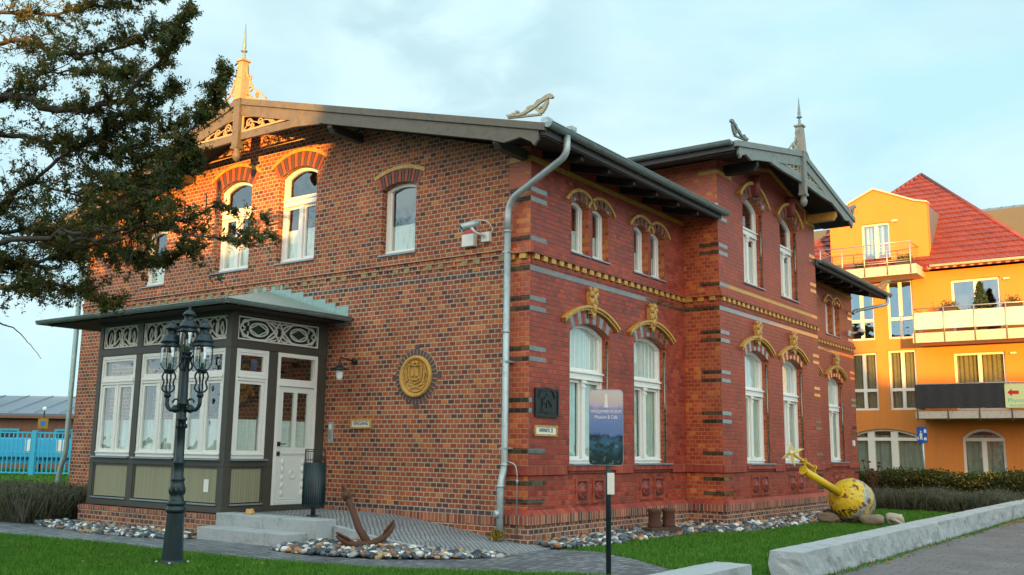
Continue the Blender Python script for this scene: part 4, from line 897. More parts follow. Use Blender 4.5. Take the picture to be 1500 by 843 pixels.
# things fixed to the gable
w = thing('wall_lamp', 'black swan neck wall lamp with a white glass shade beside the porch door', 'lamp', (-3.67, 0, 2.76))
mb = MB(); mb.lathe((-3.67, 0, 2.76), [(.05, .0), (.05, .05), (.03, .06)], 12, axis=(0, -1, 0)); mb.tube(smooth([(-3.67, -.05, 2.76), (-3.67, -.33, 2.80), (-3.67, -.36, 2.80), (-3.67, -.36, 2.66)]), .012, 8); mb.build('bracket', 'black', w)
mb = MB(); mb.lathe((-3.67, -.36, 2.60), [(.16, -.01), (.16, .0), (.06, .045), (.03, .08), (.03, .11)], 18); mb.build('lamp_hood', 'black', w)
mb = MB(); mb.lathe((-3.67, -.36, 2.585), [(.062, .0), (.066, -.03), (.055, -.12), (.04, -.165), (.01, -.17)], 14); mb.build('glass_shade', 'opal', w)
w = thing('entrance_sign', 'small ochre framed sign reading EINGANG on the brick gable', 'sign', (-3.46, 0, 1.62))
mb = MB(); mb.fb(GAB, -3.68, -3.24, 1.635, 1.76, -.018, -.001); mb.build('board', 'plastic_white', w); mb = MB(); mb.ring(GAB, rect(-3.70, -3.22, 1.615, 1.78), rect(-3.665, -3.255, 1.645, 1.75), -.03, -.001); mb.build('sign_frame', 'ochre', w)
text('EINGANG', GAB, -3.46, 1.697, .095, 'black', w, d=-.020, sx=.82)
w = thing('intercom', 'slim grey metal intercom on the brick beside the porch door', 'intercom', (-4.18, 0, 1.36))
mb = MB(); mb.fb(GAB, -4.235, -4.125, 1.36, 1.73, -.035, -.001); mb.build('housing', 'zinc', w, bevel=.006); mb = MB(); mb.fb(GAB, -4.215, -4.145, 1.60, 1.69, -.038, -.034); mb.build('screen', 'plastic_white', w); MB().fb(GAB, -4.215, -4.145, 1.42, 1.57, -.038, -.034).build('button_plate', 'galv', w)
w = thing('alarm_box', 'white alarm box with a red lens beneath the first floor gable windows', 'alarm box', (-1.17, 0, 4.52))
mb = MB(); mb.fb(GAB, -1.28, -1.04, 4.50, 4.70, -.10, -.001); mb.build('housing', 'plastic_white', w, bevel=.006); MB().prism(GAB, [(-1.27, 4.702), (-1.05, 4.702), (-1.09, 4.80), (-1.23, 4.80)], -.095, -.002).build('lens', 'plastic_red', w, bevel=.006)
w = thing('security_camera', 'silver security camera on a bracket beside the white alarm box', 'camera', (-.83, 0, 4.62))
mb = MB(); mb.fb(GAB, -.91, -.75, 4.545, 4.70, -.07, -.001); mb.tube([(-.83, -.07, 4.63), (-.87, -.28, 4.66), (-.90, -.34, 4.72)], .022, 8); mb.build('bracket', 'curtain', w)
ax = Vector((-.45, -.62, -.34)).normalized(); c0 = Vector((-.86, -.22, 4.83))
mb = MB(); mb.lathe(c0, [(.055, 0), (.062, .01), (.062, .30), (.055, .30), (.05, .28)], 14, axis=ax); mb.build('camera_body', 'zinc', w)
mb = MB(); mb.lathe(c0 + ax * .285, [(.047, 0), (.03, .005)], 12, axis=ax); mb.build('camera_lens', 'black', w)
mb = MB(); mb.tube(smooth([c0 + Vector((0, 0, .04)), (-.74, -.12, 4.86), (-.70, -.03, 4.74), (-.76, -.03, 4.66)]), .008, 6); mb.build('cable', 'plastic_white', w)

# things fixed to the red side wall
w = thing('bronze_plaque', 'dark square bronze relief plaque with a sailing ship on the red wall', 'plaque', (0, .45, 1.80))
mb = MB(); mb.fb(RF, .14, .77, 1.80, 2.22, -.025, -.001); mb.ring(RF, rect(.135, .775, 1.795, 2.225), rect(.165, .745, 1.825, 2.195), -.038, -.02)
k = 0
for pts, w_ in (([(.30, 1.93), (.40, 1.90), (.52, 1.90), (.62, 1.94)], .05), ([(.45, 1.92), (.45, 2.15)], .02), ([(.36, 2.0), (.44, 2.10)], .06), ([(.47, 2.10), (.58, 1.99)], .05), ([(.33, 1.95), (.33, 2.08)], .02), ([(.58, 1.95), (.58, 2.07)], .02), ([(.26, 1.86), (.36, 1.875), (.48, 1.86), (.64, 1.875)], .02), (arc(.45, 2.0, .24, 20, 160), .015)):
    k += 1; mb.ribbon(RF, pts, w_, -.036 - k * .0006, -.02)
mb.build('relief', 'bronze', w)
w = thing('name_sign', 'narrow white name sign in an ochre frame below the bronze plaque', 'sign', (0, .45, 1.50))
mb = MB(); mb.fb(RF, .16, .74, 1.52, 1.65, -.016, -.001); mb.build('board', 'plastic_white', w); mb = MB(); mb.ring(RF, rect(.145, .755, 1.505, 1.665), rect(.175, .725, 1.535, 1.64), -.028, -.001); mb.build('sign_frame', 'ochre', w)
text('HAFENSTR. 22', RF, .45, 1.588, .078, 'black', w, d=-.018, sx=.78)
w = thing('security_camera', 'white dome camera on an arm near the far corner of the red wall', 'camera', (0, 16.02, 4.71))
mb = MB(); mb.fb(RF, 15.94, 16.10, 4.63, 4.79, -.05, -.001); mb.tube([(.05, 16.02, 4.70), (.30, 16.02, 4.74)], .03, 8); mb.build('bracket', 'curtain', w); mb = MB(); mb.lathe((.36, 16.02, 4.74), [(.06, .10), (.11, .04), (.11, -.02)], 14); mb.build('housing', 'plastic_white', w); mb = MB(); mb.lathe((.36, 16.02, 4.72), [(.09, 0), (.075, -.06), (.03, -.095)], 14); mb.build('dome', 'black', w)
tag(MB().fb(RF, 15.90, 16.02, 1.52, 1.68, -.05, -.001).build('junction_box', 'curtain', origin=(0, 15.96, 1.52), bevel=.008), 'small white box fixed low on the far end of the red wall', 'junction box')

# ------------------------------------------------------------------ street lamp
LX, LY = -1.79, -4.735
lm = thing('street_lamp', 'dark green three lantern iron street lamp standing on the lawn before the porch', 'street lamp', (LX, LY, GZ))
mb = MB(); o8 = (LX, LY, GZ); r8 = R_(22.5)
mb.box((LX - .155, LY - .155, GZ - .01), (LX + .155, LY + .155, GZ + .022))
mb.lathe(o8, [(.135, .022), (.125, .06), (.098, .60), (.098, .61)], 8, smooth=False, rot=r8)
mb.lathe(o8, [(.10, .60), (.118, .62), (.118, .65), (.10, .67), (.10, .685), (.112, .70), (.112, .72), (.085, .75), (.075, .80), (.082, .84), (.092, .88), (.082, .93), (.07, .96), (.08, .985), (.08, 1.0), (.062, 1.02), (.058, 1.16), (.07, 1.18), (.07, 1.20), (.052, 1.22), (.046, 1.68), (.06, 1.69), (.06, 1.715), (.046, 1.73), (.043, 1.86), (.07, 1.875), (.07, 1.90), (.05, 1.92), (.04, 2.3), (.045, 2.42), (.065, 2.44), (.065, 2.46), (.03, 2.47)], 16)
for i in range(8):
    a = i * math.pi / 4; mb.ell((LX + .078 * math.cos(a), LY + .078 * math.sin(a), GZ + .86), (.02, .02, .05), k=6); mb.ell((LX + .055 * math.cos(a), LY + .055 * math.sin(a), GZ + 1.62), (.012, .012, .03), k=5)
mb.build('post', 'iron', lm)
mb = MB()
for a, b in ((-1, -1), (1, -1), (1, 1), (-1, 1)):
    q = (LX + .125 * a, LY + .125 * b, GZ + .022); MB().lathe(q, [(.018, 0), (.018, .02), (.01, .03), (.006, .032)], 8).build('anchor_bolt', 'galv', lm)
LR = Vector((.93, .36, 0)).normalized(); LN = Vector((-LR.y, LR.x, 0))
lf = lambda a, z: Vector((LX, LY, GZ)) + LR * a + Vector((0, 0, z))
def lantern(c, rg, zb, hg, hc):
    """c base point of the glass, glass radius, glass height, cap height"""
    root = None
    mb = MB(); z = hg
    mb.lathe(c, [(rg * 1.08, z - .012), (rg * 1.22, z - .004), (rg * 1.22, z + .010), (rg * 1.02, z + .022), (rg * 1.04, z + .05), (rg * 1.10, z + .056), (rg * 1.10, z + .07), (rg * 1.0, z + .078), (rg * .90, z + hc * .34), (rg * .66, z + hc * .46), (rg * .52, z + hc * .50), (rg * .52, z + hc * .64), (rg * .58, z + hc * .66), (rg * .78, z + hc * .665), (rg * .76, z + hc * .70), (rg * .48, z + hc * .82), (rg * .13, z + hc * .90), (rg * .19, z + hc * .94), (.004, z + hc)], 18)
    for i in range(6):
        a = i * math.pi / 3; mb.ell(c + Vector((rg * 1.1 * math.cos(a), rg * 1.1 * math.sin(a), z + .012)), (.018, .018, .012), k=5)
    mb.lathe(c, [(rg * .42, -.04), (rg * .5, -.02), (rg * .62, .0), (rg * .62, .015), (rg * .4, .02)], 16)
    for i in range(4):
        a = i * math.pi / 2 + .6; d = Vector((math.cos(a), math.sin(a), 0)); mb.tube([c + d * rg * .62 + Vector((0, 0, .01)), c + d * rg * 1.03 + Vector((0, 0, .07)), c + d * rg * 1.05 + Vector((0, 0, hg * .6)), c + d * rg * 1.05 + Vector((0, 0, hg))], .006, 5)
    mb.tube([c + Vector((0, 0, 0)), c + Vector((0, 0, .09))], .02, 8); mb.tube([c + Vector((0, 0, hg - .02)), c + Vector((0, 0, hg - .07))], .028, 8)
    o = mb.build('lantern', 'iron', lm)
    mb = MB(); mb.lathe(c, [(rg * .72, .017), (rg * .94, .05), (rg * 1.0, .10), (rg * 1.0, hg)], 20)
    mb.f = mb.f[:-2]; mb.m = mb.m[:-2]; mb.sm = mb.sm[:-2]; mb.build('glass', 'glass_clear', o)
    MB().lathe(c, [(.018, .09), (.024, .11), (.024, hg * .62), (.012, hg * .66)], 10).build('lamp_bulb', 'opal', o)
for s_ in (-1, 1):
    mb = MB(); mb.tube(smooth([lf(s_ * .045, 1.80), lf(s_ * .10, 1.87), lf(s_ * .16, 1.80), lf(s_ * .225, 1.86), lf(s_ * .225, 2.02)]), [.028] * 8 + [.024] * 100 if False else .024, 8)
    mb.ell(lf(s_ * .10, 1.82), (.05, .05, .045), k=7); mb.tube([lf(s_ * (.10 + .045 * math.cos(q)), 1.90 + .045 * math.sin(q)) for q in (i * .5 for i in range(11))], .012, 6)
    mb.lathe(lf(s_ * .225, 1.96), [(.03, 0), (.045, .03), (.03, .06)], 10)
    cc = lf(s_ * .225, 2.01)
    for i in range(4):
        a = i * math.pi / 2 + .3; d = LR * math.cos(a) + LN * math.sin(a); mb.tube(smooth([cc, cc + d * .085 + Vector((0, 0, .05)), cc + d * .05 + Vector((0, 0, .14)), cc + d * .085 + Vector((0, 0, .20)), cc + d * .06 + Vector((0, 0, .26))]), .011, 6)
    mb.build('lamp_arm', 'iron', lm)
    lantern(lf(s_ * .225, 2.29), .110, 0, .29, .33)
mb = MB()
for i in range(4):
    a = i * math.pi / 2 + .3; d = LR * math.cos(a) + LN * math.sin(a); cc = lf(0, 2.28); mb.tube(smooth([cc + d * .03, cc + d * .085 + Vector((0, 0, .05)), cc + d * .05 + Vector((0, 0, .13)), cc + d * .075 + Vector((0, 0, .2))]), .011, 6)
mb.build('lamp_arm', 'iron', lm)
lantern(lf(0, 2.50), .104, 0, .26, .31)

# ------------------------------------------------------------------ litter bin on the landing
bx_, by_, bz = -3.02, -1.42, .255
bn = thing('litter_bin', 'dark green oval litter bin with an open grille top on the porch landing', 'litter bin', (bx_, by_, bz))
dr_, dn_ = Vector((.81, .586, 0)), Vector((-.586, .81, 0))
def oval(a, b, n=22): return [(a * math.cos(2 * math.pi * i / n), b * math.sin(2 * math.pi * i / n)) for i in range(n)]
def loft(mb, c, levels, mi=0, smooth_=True, cap=True):
    n = len(levels[0][0]); vs = []
    for pl, z in levels: vs += [Vector(c) + dr_ * x + dn_ * y + Vector((0, 0, z)) for x, y in pl]
    m = len(levels); mb.add(vs, [(i * n + j, i * n + (j + 1) % n, (i + 1) * n + (j + 1) % n, (i + 1) * n + j) for i in range(m - 1) for j in range(n)], mi, smooth_)
    if cap: mb.add(vs[:n], [list(range(n))[::-1]], mi); mb.add(vs[-n:], [list(range(n))], mi)
cb_ = (bx_, by_, bz)
mb = MB(); mb.tube([Vector(cb_) + Vector((0, 0, -.01)), Vector(cb_) + Vector((0, 0, .2))], .035, 10); mb.lathe(cb_, [(.09, 0), (.09, .012), (.04, .016)], 14); mb.build('post', 'bin', bn)
mb = MB(); loft(mb, cb_, [(oval(.165, .13), .13), (oval(.17, .135), .15), (oval(.17, .135), .80), (oval(.155, .12), .80), (oval(.15, .115), .60)])
for i in range(30):
    a = 2 * math.pi * i / 30; q = Vector(cb_) + dr_ * (.172 * math.cos(a)) + dn_ * (.137 * math.sin(a)); mb.tube([q + Vector((0, 0, .17)), q + Vector((0, 0, .785))], .0055, 5)
mb.build('body', 'bin', bn)
mb = MB()
for i in range(26):
    a = 2 * math.pi * i / 26; q = Vector(cb_) + dr_ * (.16 * math.cos(a)) + dn_ * (.125 * math.sin(a)); mb.tube([q + Vector((0, 0, .80)), q + Vector((0, 0, 1.0))], .004, 4)
for z in (.84, .97, 1.0): mb.tube([Vector(cb_) + dr_ * (.16 * math.cos(a)) + dn_ * (.125 * math.sin(a)) + Vector((0, 0, z)) for a in (2 * math.pi * i / 24 for i in range(25))], .006, 5)
mb.build('grille', 'bin', bn)

# ------------------------------------------------------------------ anchor on the pebbles
AC = Vector((-.95, -2.42, .035)); ar = Vector((.79, .61, 0)).normalized(); au = Vector((-.33, .38, .86)).normalized()
af = lambda a, b, c=0.: AC + ar * a + au * b + ar.cross(au) * c
an = thing('anchor', 'rusty iron ship anchor leaning on the pebbles beside the ramp', 'anchor', AC - Vector((0, 0, .10)))
mb = MB(); top = af(-.32, .80)
mb.tube([af(.07, .0), af(-.07, .22), af(-.19, .52), top], [.055, .05, .042, .036], 8); 
mb.build('shank', 'rust', an)
mb = MB(); S2, T2 = (-.24, .97), (.97, .24); pts = [af(.07 + S2[0] * .46 * (1 - math.cos(q)) + T2[0] * .46 * math.sin(q), S2[1] * .46 * (1 - math.cos(q)) + T2[1] * .46 * math.sin(q)) for q in (R_(-58 + 116 * i / 16) for i in range(17))]
mb.tube([p - Vector((0, 0, 0)) for p in pts], [.02, .03, .038, .042, .045, .048, .05, .053, .058, .053, .05, .048, .045, .042, .038, .03, .012], 8)
for s_, i in ((-1, 1), (1, 15)):
    p = pts[i]; t_ = (pts[i] - pts[i + (1 if i == 1 else -1)]).normalized(); nrm = ar.cross(au)
    q = [p - t_ * .20 + nrm * .0, p - t_ * .12 + nrm * .085, p + t_ * .06 + nrm * .03, p + t_ * .10, p + t_ * .06 - nrm * .03, p - t_ * .12 - nrm * .085]
    inn = (af(.07 - .11, .44) - p).normalized() * .03
    mb.add([v + inn for v in q] + [v + inn * 1.7 for v in q], [list(range(6)), list(range(11, 5, -1))] + [(j, j + 6, (j + 1) % 6 + 6, (j + 1) % 6) for j in range(6)])
mb.build('arms', 'rust', an)
mb = MB(); d = ar.cross(au); mb.tube([af(-.27, .69) - d * .09, af(-.27, .69) + d * .09], .035, 8); mb.lathe(af(-.27, .69), [(.05, -.05), (.065, -.02), (.065, .03), (.05, .06)], 10, axis=(top - af(-.19, .52))); mb.tube([af(-.30, .76) + (ar * math.cos(q) + au * math.sin(q)) * .0 + (d * math.cos(q) + (top - af(-.19, .52)).normalized() * (math.sin(q) + .9)) * .06 for q in (i * .524 for i in range(13))], .016, 6, caps=False); mb.build('shackle', 'rust', an)

# ------------------------------------------------------------------ info sign
sg = thing('info_sign', 'blue museum info sign with rounded corners on a dark post by the path', 'sign', (2.56, -2.09, GZ))
sr = Vector((.86, .51, 0)).normalized(); sn_ = Vector((.51, -.86, 0)).normalized()
SF = F((2.56, -2.09, 0), sr, sn_)
mb = MB(); mb.tube([(2.56, -2.04, GZ - .05), (2.56, -2.04, 1.9)], .03, 12); mb.build('post', 'iron', sg)
def rrect(u0, u1, z0, z1, r):
    return arc(u1 - r, z0 + r, r, -90, 0, 5) + arc(u1 - r, z1 - r, r, 0, 90, 5) + arc(u0 + r, z1 - r, r, 90, 180, 5) + arc(u0 + r, z0 + r, r, 180, 270, 5)
t = NT('printed_poster'); g = t.add('ShaderNodeTexCoord').outputs['Object']; sx = t.add('ShaderNodeSeparateXYZ'); t.l.new(g, sx.inputs[0])
zz = t.math('ADD', sx.outputs[2], t.math('MULTIPLY', t.math('SUBTRACT', t.noise(5.5, 5, .6, g), .5), .16))
n_ = t.noise(9, 4, .6, g); n2 = t.noise(17, 5, .65, g)
c = t.ramp(t.math('DIVIDE', t.math('SUBTRACT', zz, 1.22), .88), [(0., (.008, .02, .022)), (.12, (.01, .04, .04)), (.24, (.02, .10, .14)), (.36, (.04, .11, .18)), (.40, (.03, .07, .15)), (.44, (.10, .17, .33)), (.60, (.14, .21, .40)), (.74, (.22, .23, .40)), (.80, (.44, .36, .46)), (.88, (.52, .42, .34)), (1., (.52, .48, .52))])
lowm = t.math('LESS_THAN', zz, 1.62)
c = t.mix(t.math('MULTIPLY', lowm, t.ramp(n2, [(.56, 0.), (.66, .55)])), c, (.20, .36, .42)); c = t.mix(t.math('MULTIPLY', t.math('LESS_THAN', zz, 1.58), t.ramp(n_, [(.42, .8), (.55, 0.)])), c, (.006, .018, .02))
M['poster'] = t.fin(c, .3)
mb = MB(); mb.prism(SF, rrect(-.195, .195, 1.135, 2.0, .045), .0, .018); mb.build('board', ['poster'], sg)
mb = MB(); mb.ring(SF, rrect(-.20, .20, 1.13, 2.005, .05), rrect(-.1955, .1955, 1.1345, 2.0005, .0455), -.004, .025); mb.build('board_rim', 'galv', sg)
mb = MB(); mb.prism(SF, [(-.018, 1.80), (.022, 1.80), (.016, 1.94), (.002, 1.96), (-.012, 1.94)], -.004, .002); mb.prism(SF, [(-.03, 1.795), (.034, 1.795), (.03, 1.803), (-.026, 1.803)], -.005, .002); mb.build('lighthouse_picture', 'fret', sg)
text('WINDJAMMER-MUSEUM', SF, .0, 1.745, .056, 'plastic_white', sg, d=-.003, sx=.60, ext=.0015); text('Museum & Café', SF, .0, 1.682, .058, 'plastic_white', sg, d=-.003, sx=.72, ext=.0015)
mb = MB(); 
for ss in range(2): mb.fb(SF, -.035, .035, 1.3 + .4 * ss, 1.33 + .4 * ss, .018, .03)
mb.build('clamp', 'galv', sg)
mb = MB(); mb.fb(SF, .012, .095, .80, 1.045, .0, .05); mb.build('leaflet_box', 'fret', sg, bevel=.004)

# ------------------------------------------------------------------ bollards, buoy, stones
q = thing('mooring_bollard', 'low rusty double mooring bollard among the pebbles at the red wall', 'bollard', (.62, 3.06, -.02))
bd = Vector((.35, .94, 0)).normalized()
mb = MB(); mb.prism(F((.62, 3.06, 0), bd, (bd.y, -bd.x, 0)), rrect(-.34, .34, -.05, .045, .02), -.13, .13); mb.build('base_plate', 'rust_dark', q)
for s_ in (-1, 1): mb = MB(); mb.lathe(Vector((.62, 3.06, 0)) + bd * (.16 * s_), [(.115, .045), (.105, .08), (.10, .27), (.118, .30), (.118, .335), (.10, .35), (.02, .355)], 16); mb.build('bollard_post', 'rust', q)
BC = Vector((2.20, 8.35, .36)); bu = thing('navigation_buoy', 'yellow and grey weathered round buoy lying on stones with its pole tilted up', 'buoy', (2.02, 8.55, -.06))
rotax = Vector((-.30, -.87, .38)).normalized()
t = NT('worn_buoy_paint'); p_ = t.pos(); dv = t.add('ShaderNodeVectorMath', operation='DOT_PRODUCT'); sv = t.add('ShaderNodeVectorMath', operation='SUBTRACT'); t.l.new(p_, sv.inputs[0]); sv.inputs[1].default_value = BC; t.l.new(sv.outputs[0], dv.inputs[0]); dv.inputs[1].default_value = rotax
al = t.math('ADD', dv.outputs['Value'], t.math('MULTIPLY', t.math('SUBTRACT', t.noise(5, 5, .6, p_), .5), .10))
c = t.ramp(t.math('MULTIPLY_ADD', al, 1.0, .5), [(.0, (.16, .17, .12)), (.42, (.30, .30, .20)), (.50, (.56, .38, .012)), (.58, (.27, .31, .30)), (.66, (.30, .34, .32)), (.70, (.64, .44, .012)), (1., (.68, .47, .015))])
sp = t.noise(8, 6, .65, p_); c = t.mix(t.ramp(sp, [(.57, 0.), (.60, 1.)]), c, (.13, .03, .018)); c = t.mix(t.ramp(t.noise(11, 7, .75, p_), [(.58, 0.), (.64, .85)]), c, (.27, .27, .20)); c = t.mix(t.ramp(t.noise(23, 6, .7, p_), [(.60, 0.), (.64, .8)]), c, (.05, .035, .02))
M['buoy'] = t.fin(c, .45)
M['yellow'] = paint('yellow_pole_paint', (.68, .46, .012), .4, .12, 6, dirt=(.45, .30, .05)); M['pale_vane'] = paint('pale_yellow_vane', (.74, .66, .25), .5, .1, 6)
mb = MB(); mb.lathe(BC, [(.05, -.40), (.22, -.385), (.36, -.29), (.44, -.12), (.45, .02), (.43, .16), (.35, .30), (.22, .39), (.09, .43)], 18, smooth=False, axis=rotax); mb.build('float', 'buoy', bu)
b1 = BC + rotax * .42; b2 = BC + rotax * 1.62; bs = rotax.cross(Vector((0, 0, 1))).normalized(); bt = bs.cross(rotax).normalized()
mb = MB(); mb.tube([b1 - rotax * .02, b1 + rotax * .03], .11, 14); mb.tube([b1, b2], .078, 14); mb.tube([b2 - rotax * .02, b2 + rotax * .01], .092, 14); mb.build('pole', 'yellow', bu)
mb = MB(); c1 = b2 + bt * .17; mb.tube([c1 - rotax * .35, c1 + rotax * .44], .03, 8)
for e in (-.05, .28): mb.tube([b2 - rotax * .1 + bt * .05 + rotax * (e - .25), c1 + rotax * (e - .25)], .02, 6); mb.tube([c1 + rotax * (e - .25) + (bs * math.cos(a) + bt * math.sin(a)) * .055 for a in (i * .55 for i in range(12))], .012, 5)
mb.build('top_rod', 'yellow', bu)
mb = MB(); tp = c1 + rotax * .44
for a in (65, 155, 245, 335):
    d = bs * math.cos(R_(a)) + bt * math.sin(R_(a)); e = rotax.cross(d)
    for w_ in (1,): mb.add([tp + d * .02 + e * .02, tp + d * .13 + e * .045 - rotax * .02, tp + d * .27 - rotax * .06, tp + d * .13 - e * .045 - rotax * .02, tp + d * .02 - e * .02] + [v + rotax * .012 for v in (tp + d * .02 + e * .02, tp + d * .13 + e * .045 - rotax * .02, tp + d * .27 - rotax * .06, tp + d * .13 - e * .045 - rotax * .02, tp + d * .02 - e * .02)], [(0, 1, 2, 3, 4), (9, 8, 7, 6, 5)] + [(i, i + 5, (i + 1) % 5 + 5, (i + 1) % 5) for i in range(5)])
mb.ell(tp, (.05, .05, .05), 0, 7); mb.build('top_vane', 'pale_vane', bu)
# stencilled letters round the float
class CurvF:
    def __call__(s, u, z, d):
        a = u / .40; r = .432 - .12 * max(0, z - .0) + -d
        lon = -bt * math.cos(a) - bs * math.sin(a)      # round the lower side
        ax_ = .25 + z
        rad = float(np.interp(ax_, [.02, .16, .30, .39], [.452, .432, .352, .222])) - d
        return BC + rotax * ax_ + lon * rad
text('BARTH', CurvF(), .0, .0, .20, 'black', bu, d=-.004, sx=1.0)
def stone(name, c, r, label, cat, mat='sandstone_grey', seed=1, flat=.0):
    bm = bmesh.new(); bmesh.ops.create_icosphere(bm, subdivisions=3, radius=1); rr = random.Random(seed); off = Vector((rr.random() * 9, rr.random() * 9, 3))
    from mathutils import noise as mn
    for v in bm.verts:
        k = 1 + .35 * mn.noise(v.co * 1.1 + off) + .12 * mn.noise(v.co * 3.5 + off)
        v.co = Vector((max(-.8, min(.8, v.co.x)) * r[0] * k * 1.15, max(-.8, min(.8, v.co.y)) * r[1] * k * 1.15, max(-.75, min(.75, v.co.z)) * r[2] * k * 1.2))
    mb = MB(); mb.add([Vector(c) + v.co for v in bm.verts], [[v.index for v in f.verts] for f in bm.faces], 0, True); bm.free()
    o = mb.build(name, mat, origin=(c[0], c[1], c[2] - r[2])); return tag(o, label, cat)
M['sandstone_grey'] = paint('rough_field_stone', (.24, .195, .14), .85, .3, 7, dirt=(.20, .17, .12), bump=.02, bscale=18)
M['granite_pale'] = paint('pale_field_stone', (.44, .40, .31), .8, .2, 9, bump=.015, bscale=25)
stone('support_stone', (1.80, 8.15, .02), (.22, .15, .11), 'brown squared stone under the pole side of the yellow buoy', 'stone', seed=3)
stone('support_stone', (2.62, 8.15, .02), (.22, .15, .11), 'brown stone wedged under the right side of the yellow buoy', 'stone', seed=5)
stone('support_stone', (2.92, 8.75, .01), (.17, .14, .12), 'pale boulder behind the yellow buoy at its right', 'stone', 'granite_pale', seed=8)
stone('support_stone', (1.72, 8.75, .03), (.24, .18, .15), 'dark stone at the wall side of the yellow buoy', 'stone', 'rust_dark', seed=9)
tag(MB().tube([(2.75, 8.75, .02), (3.0, 8.5, .0), (3.18, 8.35, -.05)], [.05, .035, .02], 7).build('driftwood', 'granite_pale', origin=(2.95, 8.55, -.08)), 'pale piece of driftwood on the grass beside the buoy stones', 'driftwood')
stone('landing_stone', (-3.72, -2.05, .305), (.075, .055, .05), 'ochre pebble lying on the upper step at the porch', 'stone', 'ochre_terracotta', seed=4)

# granite blocks along the pavement
def block(y0, y1, label, seed):
    rr = np.random.default_rng(seed); nx, ny, nz_ = 5, max(8, int((y1 - y0) / .09)), 5
    x0, x1, z0, z1 = 4.12, 4.50, GZ - .02, .2155
    from mathutils import noise as mn
    bm = bmesh.new(); bmesh.ops.create_cube(bm, size=1)
    for v in bm.verts: v.co = Vector(((v.co.x + .5) * (x1 - x0) + x0, (v.co.y + .5) * (y1 - y0) + y0, (v.co.z + .5) * (z1 - z0) + z0))
    long_ = [e for e in bm.edges if abs(e.verts[0].co.y - e.verts[1].co.y) > .5]; oth = [e for e in bm.edges if e not in long_]
    bmesh.ops.subdivide_edges(bm, edges=long_, cuts=ny, use_grid_fill=True); bmesh.ops.subdivide_edges(bm, edges=[e for e in bm.edges if abs(e.verts[0].co.y - e.verts[1].co.y) < .01], cuts=4, use_grid_fill=True)
    for v in bm.verts:
        p = v.co.copy(); top_ = p.z > z1 - .001
        k = .014 if top_ else .042
        n3 = mn.noise_vector(p * 4.2 + Vector((seed, 0, 0))) * k + mn.noise_vector(p * 13) * (k * .45)
        if top_: n3 = Vector((n3.x, n3.y, n3.z * .35))
        v.co = p + n3
    mb = MB(); mb.add([v.co for v in bm.verts], [[v.index for v in f.verts] for f in bm.faces]); bm.free()
    return tag(mb.build('granite_block', 'granite', origin=(4.31, (y0 + y1) / 2, GZ)), label, 'stone block', 'granite blocks along the pavement edge')
block(-1.13, 6.40, 'long rough granite block whose squared near end faces the path opening', 21)
block(6.43, 12.20, 'granite block in the middle of the row, opposite the yellow buoy', 22)
block(12.36, 19.5, 'far granite block at the end of the row before the hedge', 23)
block(-9.5, -2.61, 'nearest granite block, cut off by the bottom edge of the picture', 24)

# ------------------------------------------------------------------ orange apartment house behind
OY = 27.0; OF = F((0, OY, 0), (1, 0, 0), (0, -1, 0)); OB = F((0, 25.7, 0), (1, 0, 0), (0, -1, 0))
t = NT('orange_render'); p = t.pos(); n1 = t.noise(1.2, 6, .6, p); n2 = t.noise(90, 3, .6, p)
t.bump(n2, .004)
mpo = t.add('ShaderNodeMapping'); mpo.inputs['Scale'].default_value = (2.6, 2.6, .16); t.l.new(p, mpo.inputs['Vector'])
M['orange'] = t.fin(t.mix(t.ramp(t.noise(1.0, 5, .65, mpo.outputs[0]), [(.5, 0.), (.75, .35)]), t.mix(n1, (.60, .19, .030), (.70, .235, .040)), (.40, .17, .06)), .85)
t = NT('red_roof_tiles'); g = t.add('ShaderNodeNewGeometry'); sx = t.add('ShaderNodeSeparateXYZ'); t.l.new(g.outputs['Position'], sx.inputs[0])
r_ = t.math('DIVIDE', sx.outputs[2], .255); fr_ = t.math('FRACT', r_); row = t.math('FLOOR', r_)
uu = t.math('DIVIDE', t.math('ADD', sx.outputs[0], sx.outputs[1]), .30); fu = t.math('FRACT', uu)
prof = t.math('ADD', t.math('SUBTRACT', 1., fr_), t.math('MULTIPLY', t.math('SINE', t.math('MULTIPLY', fu, 6.283)), .25))
cb = t.add('ShaderNodeCombineXYZ'); t.l.new(t.math('FLOOR', uu), cb.inputs[0]); t.l.new(row, cb.inputs[1])
wh = t.add('ShaderNodeTexWhiteNoise', noise_dimensions='2D'); t.l.new(cb.outputs[0], wh.inputs['Vector'])
c = t.mix(wh.outputs['Value'], (.165, .036, .030), (.225, .050, .038))
t.bump(t.math('MULTIPLY', t.math('SINE', t.math('MULTIPLY', fu, 6.283)), .5), .05); M['tiles'] = t.fin(c, .4)
M['balc_conc'] = paint('balcony_concrete', (.52, .45, .36), .8, .12, 3, dirt=(.40, .33, .26)); M['balc_white'] = paint('cream_balcony_panel', (.70, .62, .50), .5, .05, 2); M['dark_cloth'] = paint('dark_privacy_cloth', (.035, .032, .032), .9, .25, 3, bump=.03, bscale=6)
M['steel'] = paint('balcony_steel', (.42, .40, .38), .35, .1, 10, metal=.7); M['win_cream'] = paint('cream_window_frame', (.74, .70, .60), .45, .05, 4); M['roof_zinc'] = paint('standing_seam_zinc', (.20, .24, .26), .45, .12, 2, metal=.5); M['beige'] = paint('beige_cladding', (.42, .35, .25), .8, .12, 2)
ho = thing('apartment_house', 'orange rendered apartment house with a red tiled pyramid roof and balconies', 'building', (-1.3, OY, GZ))
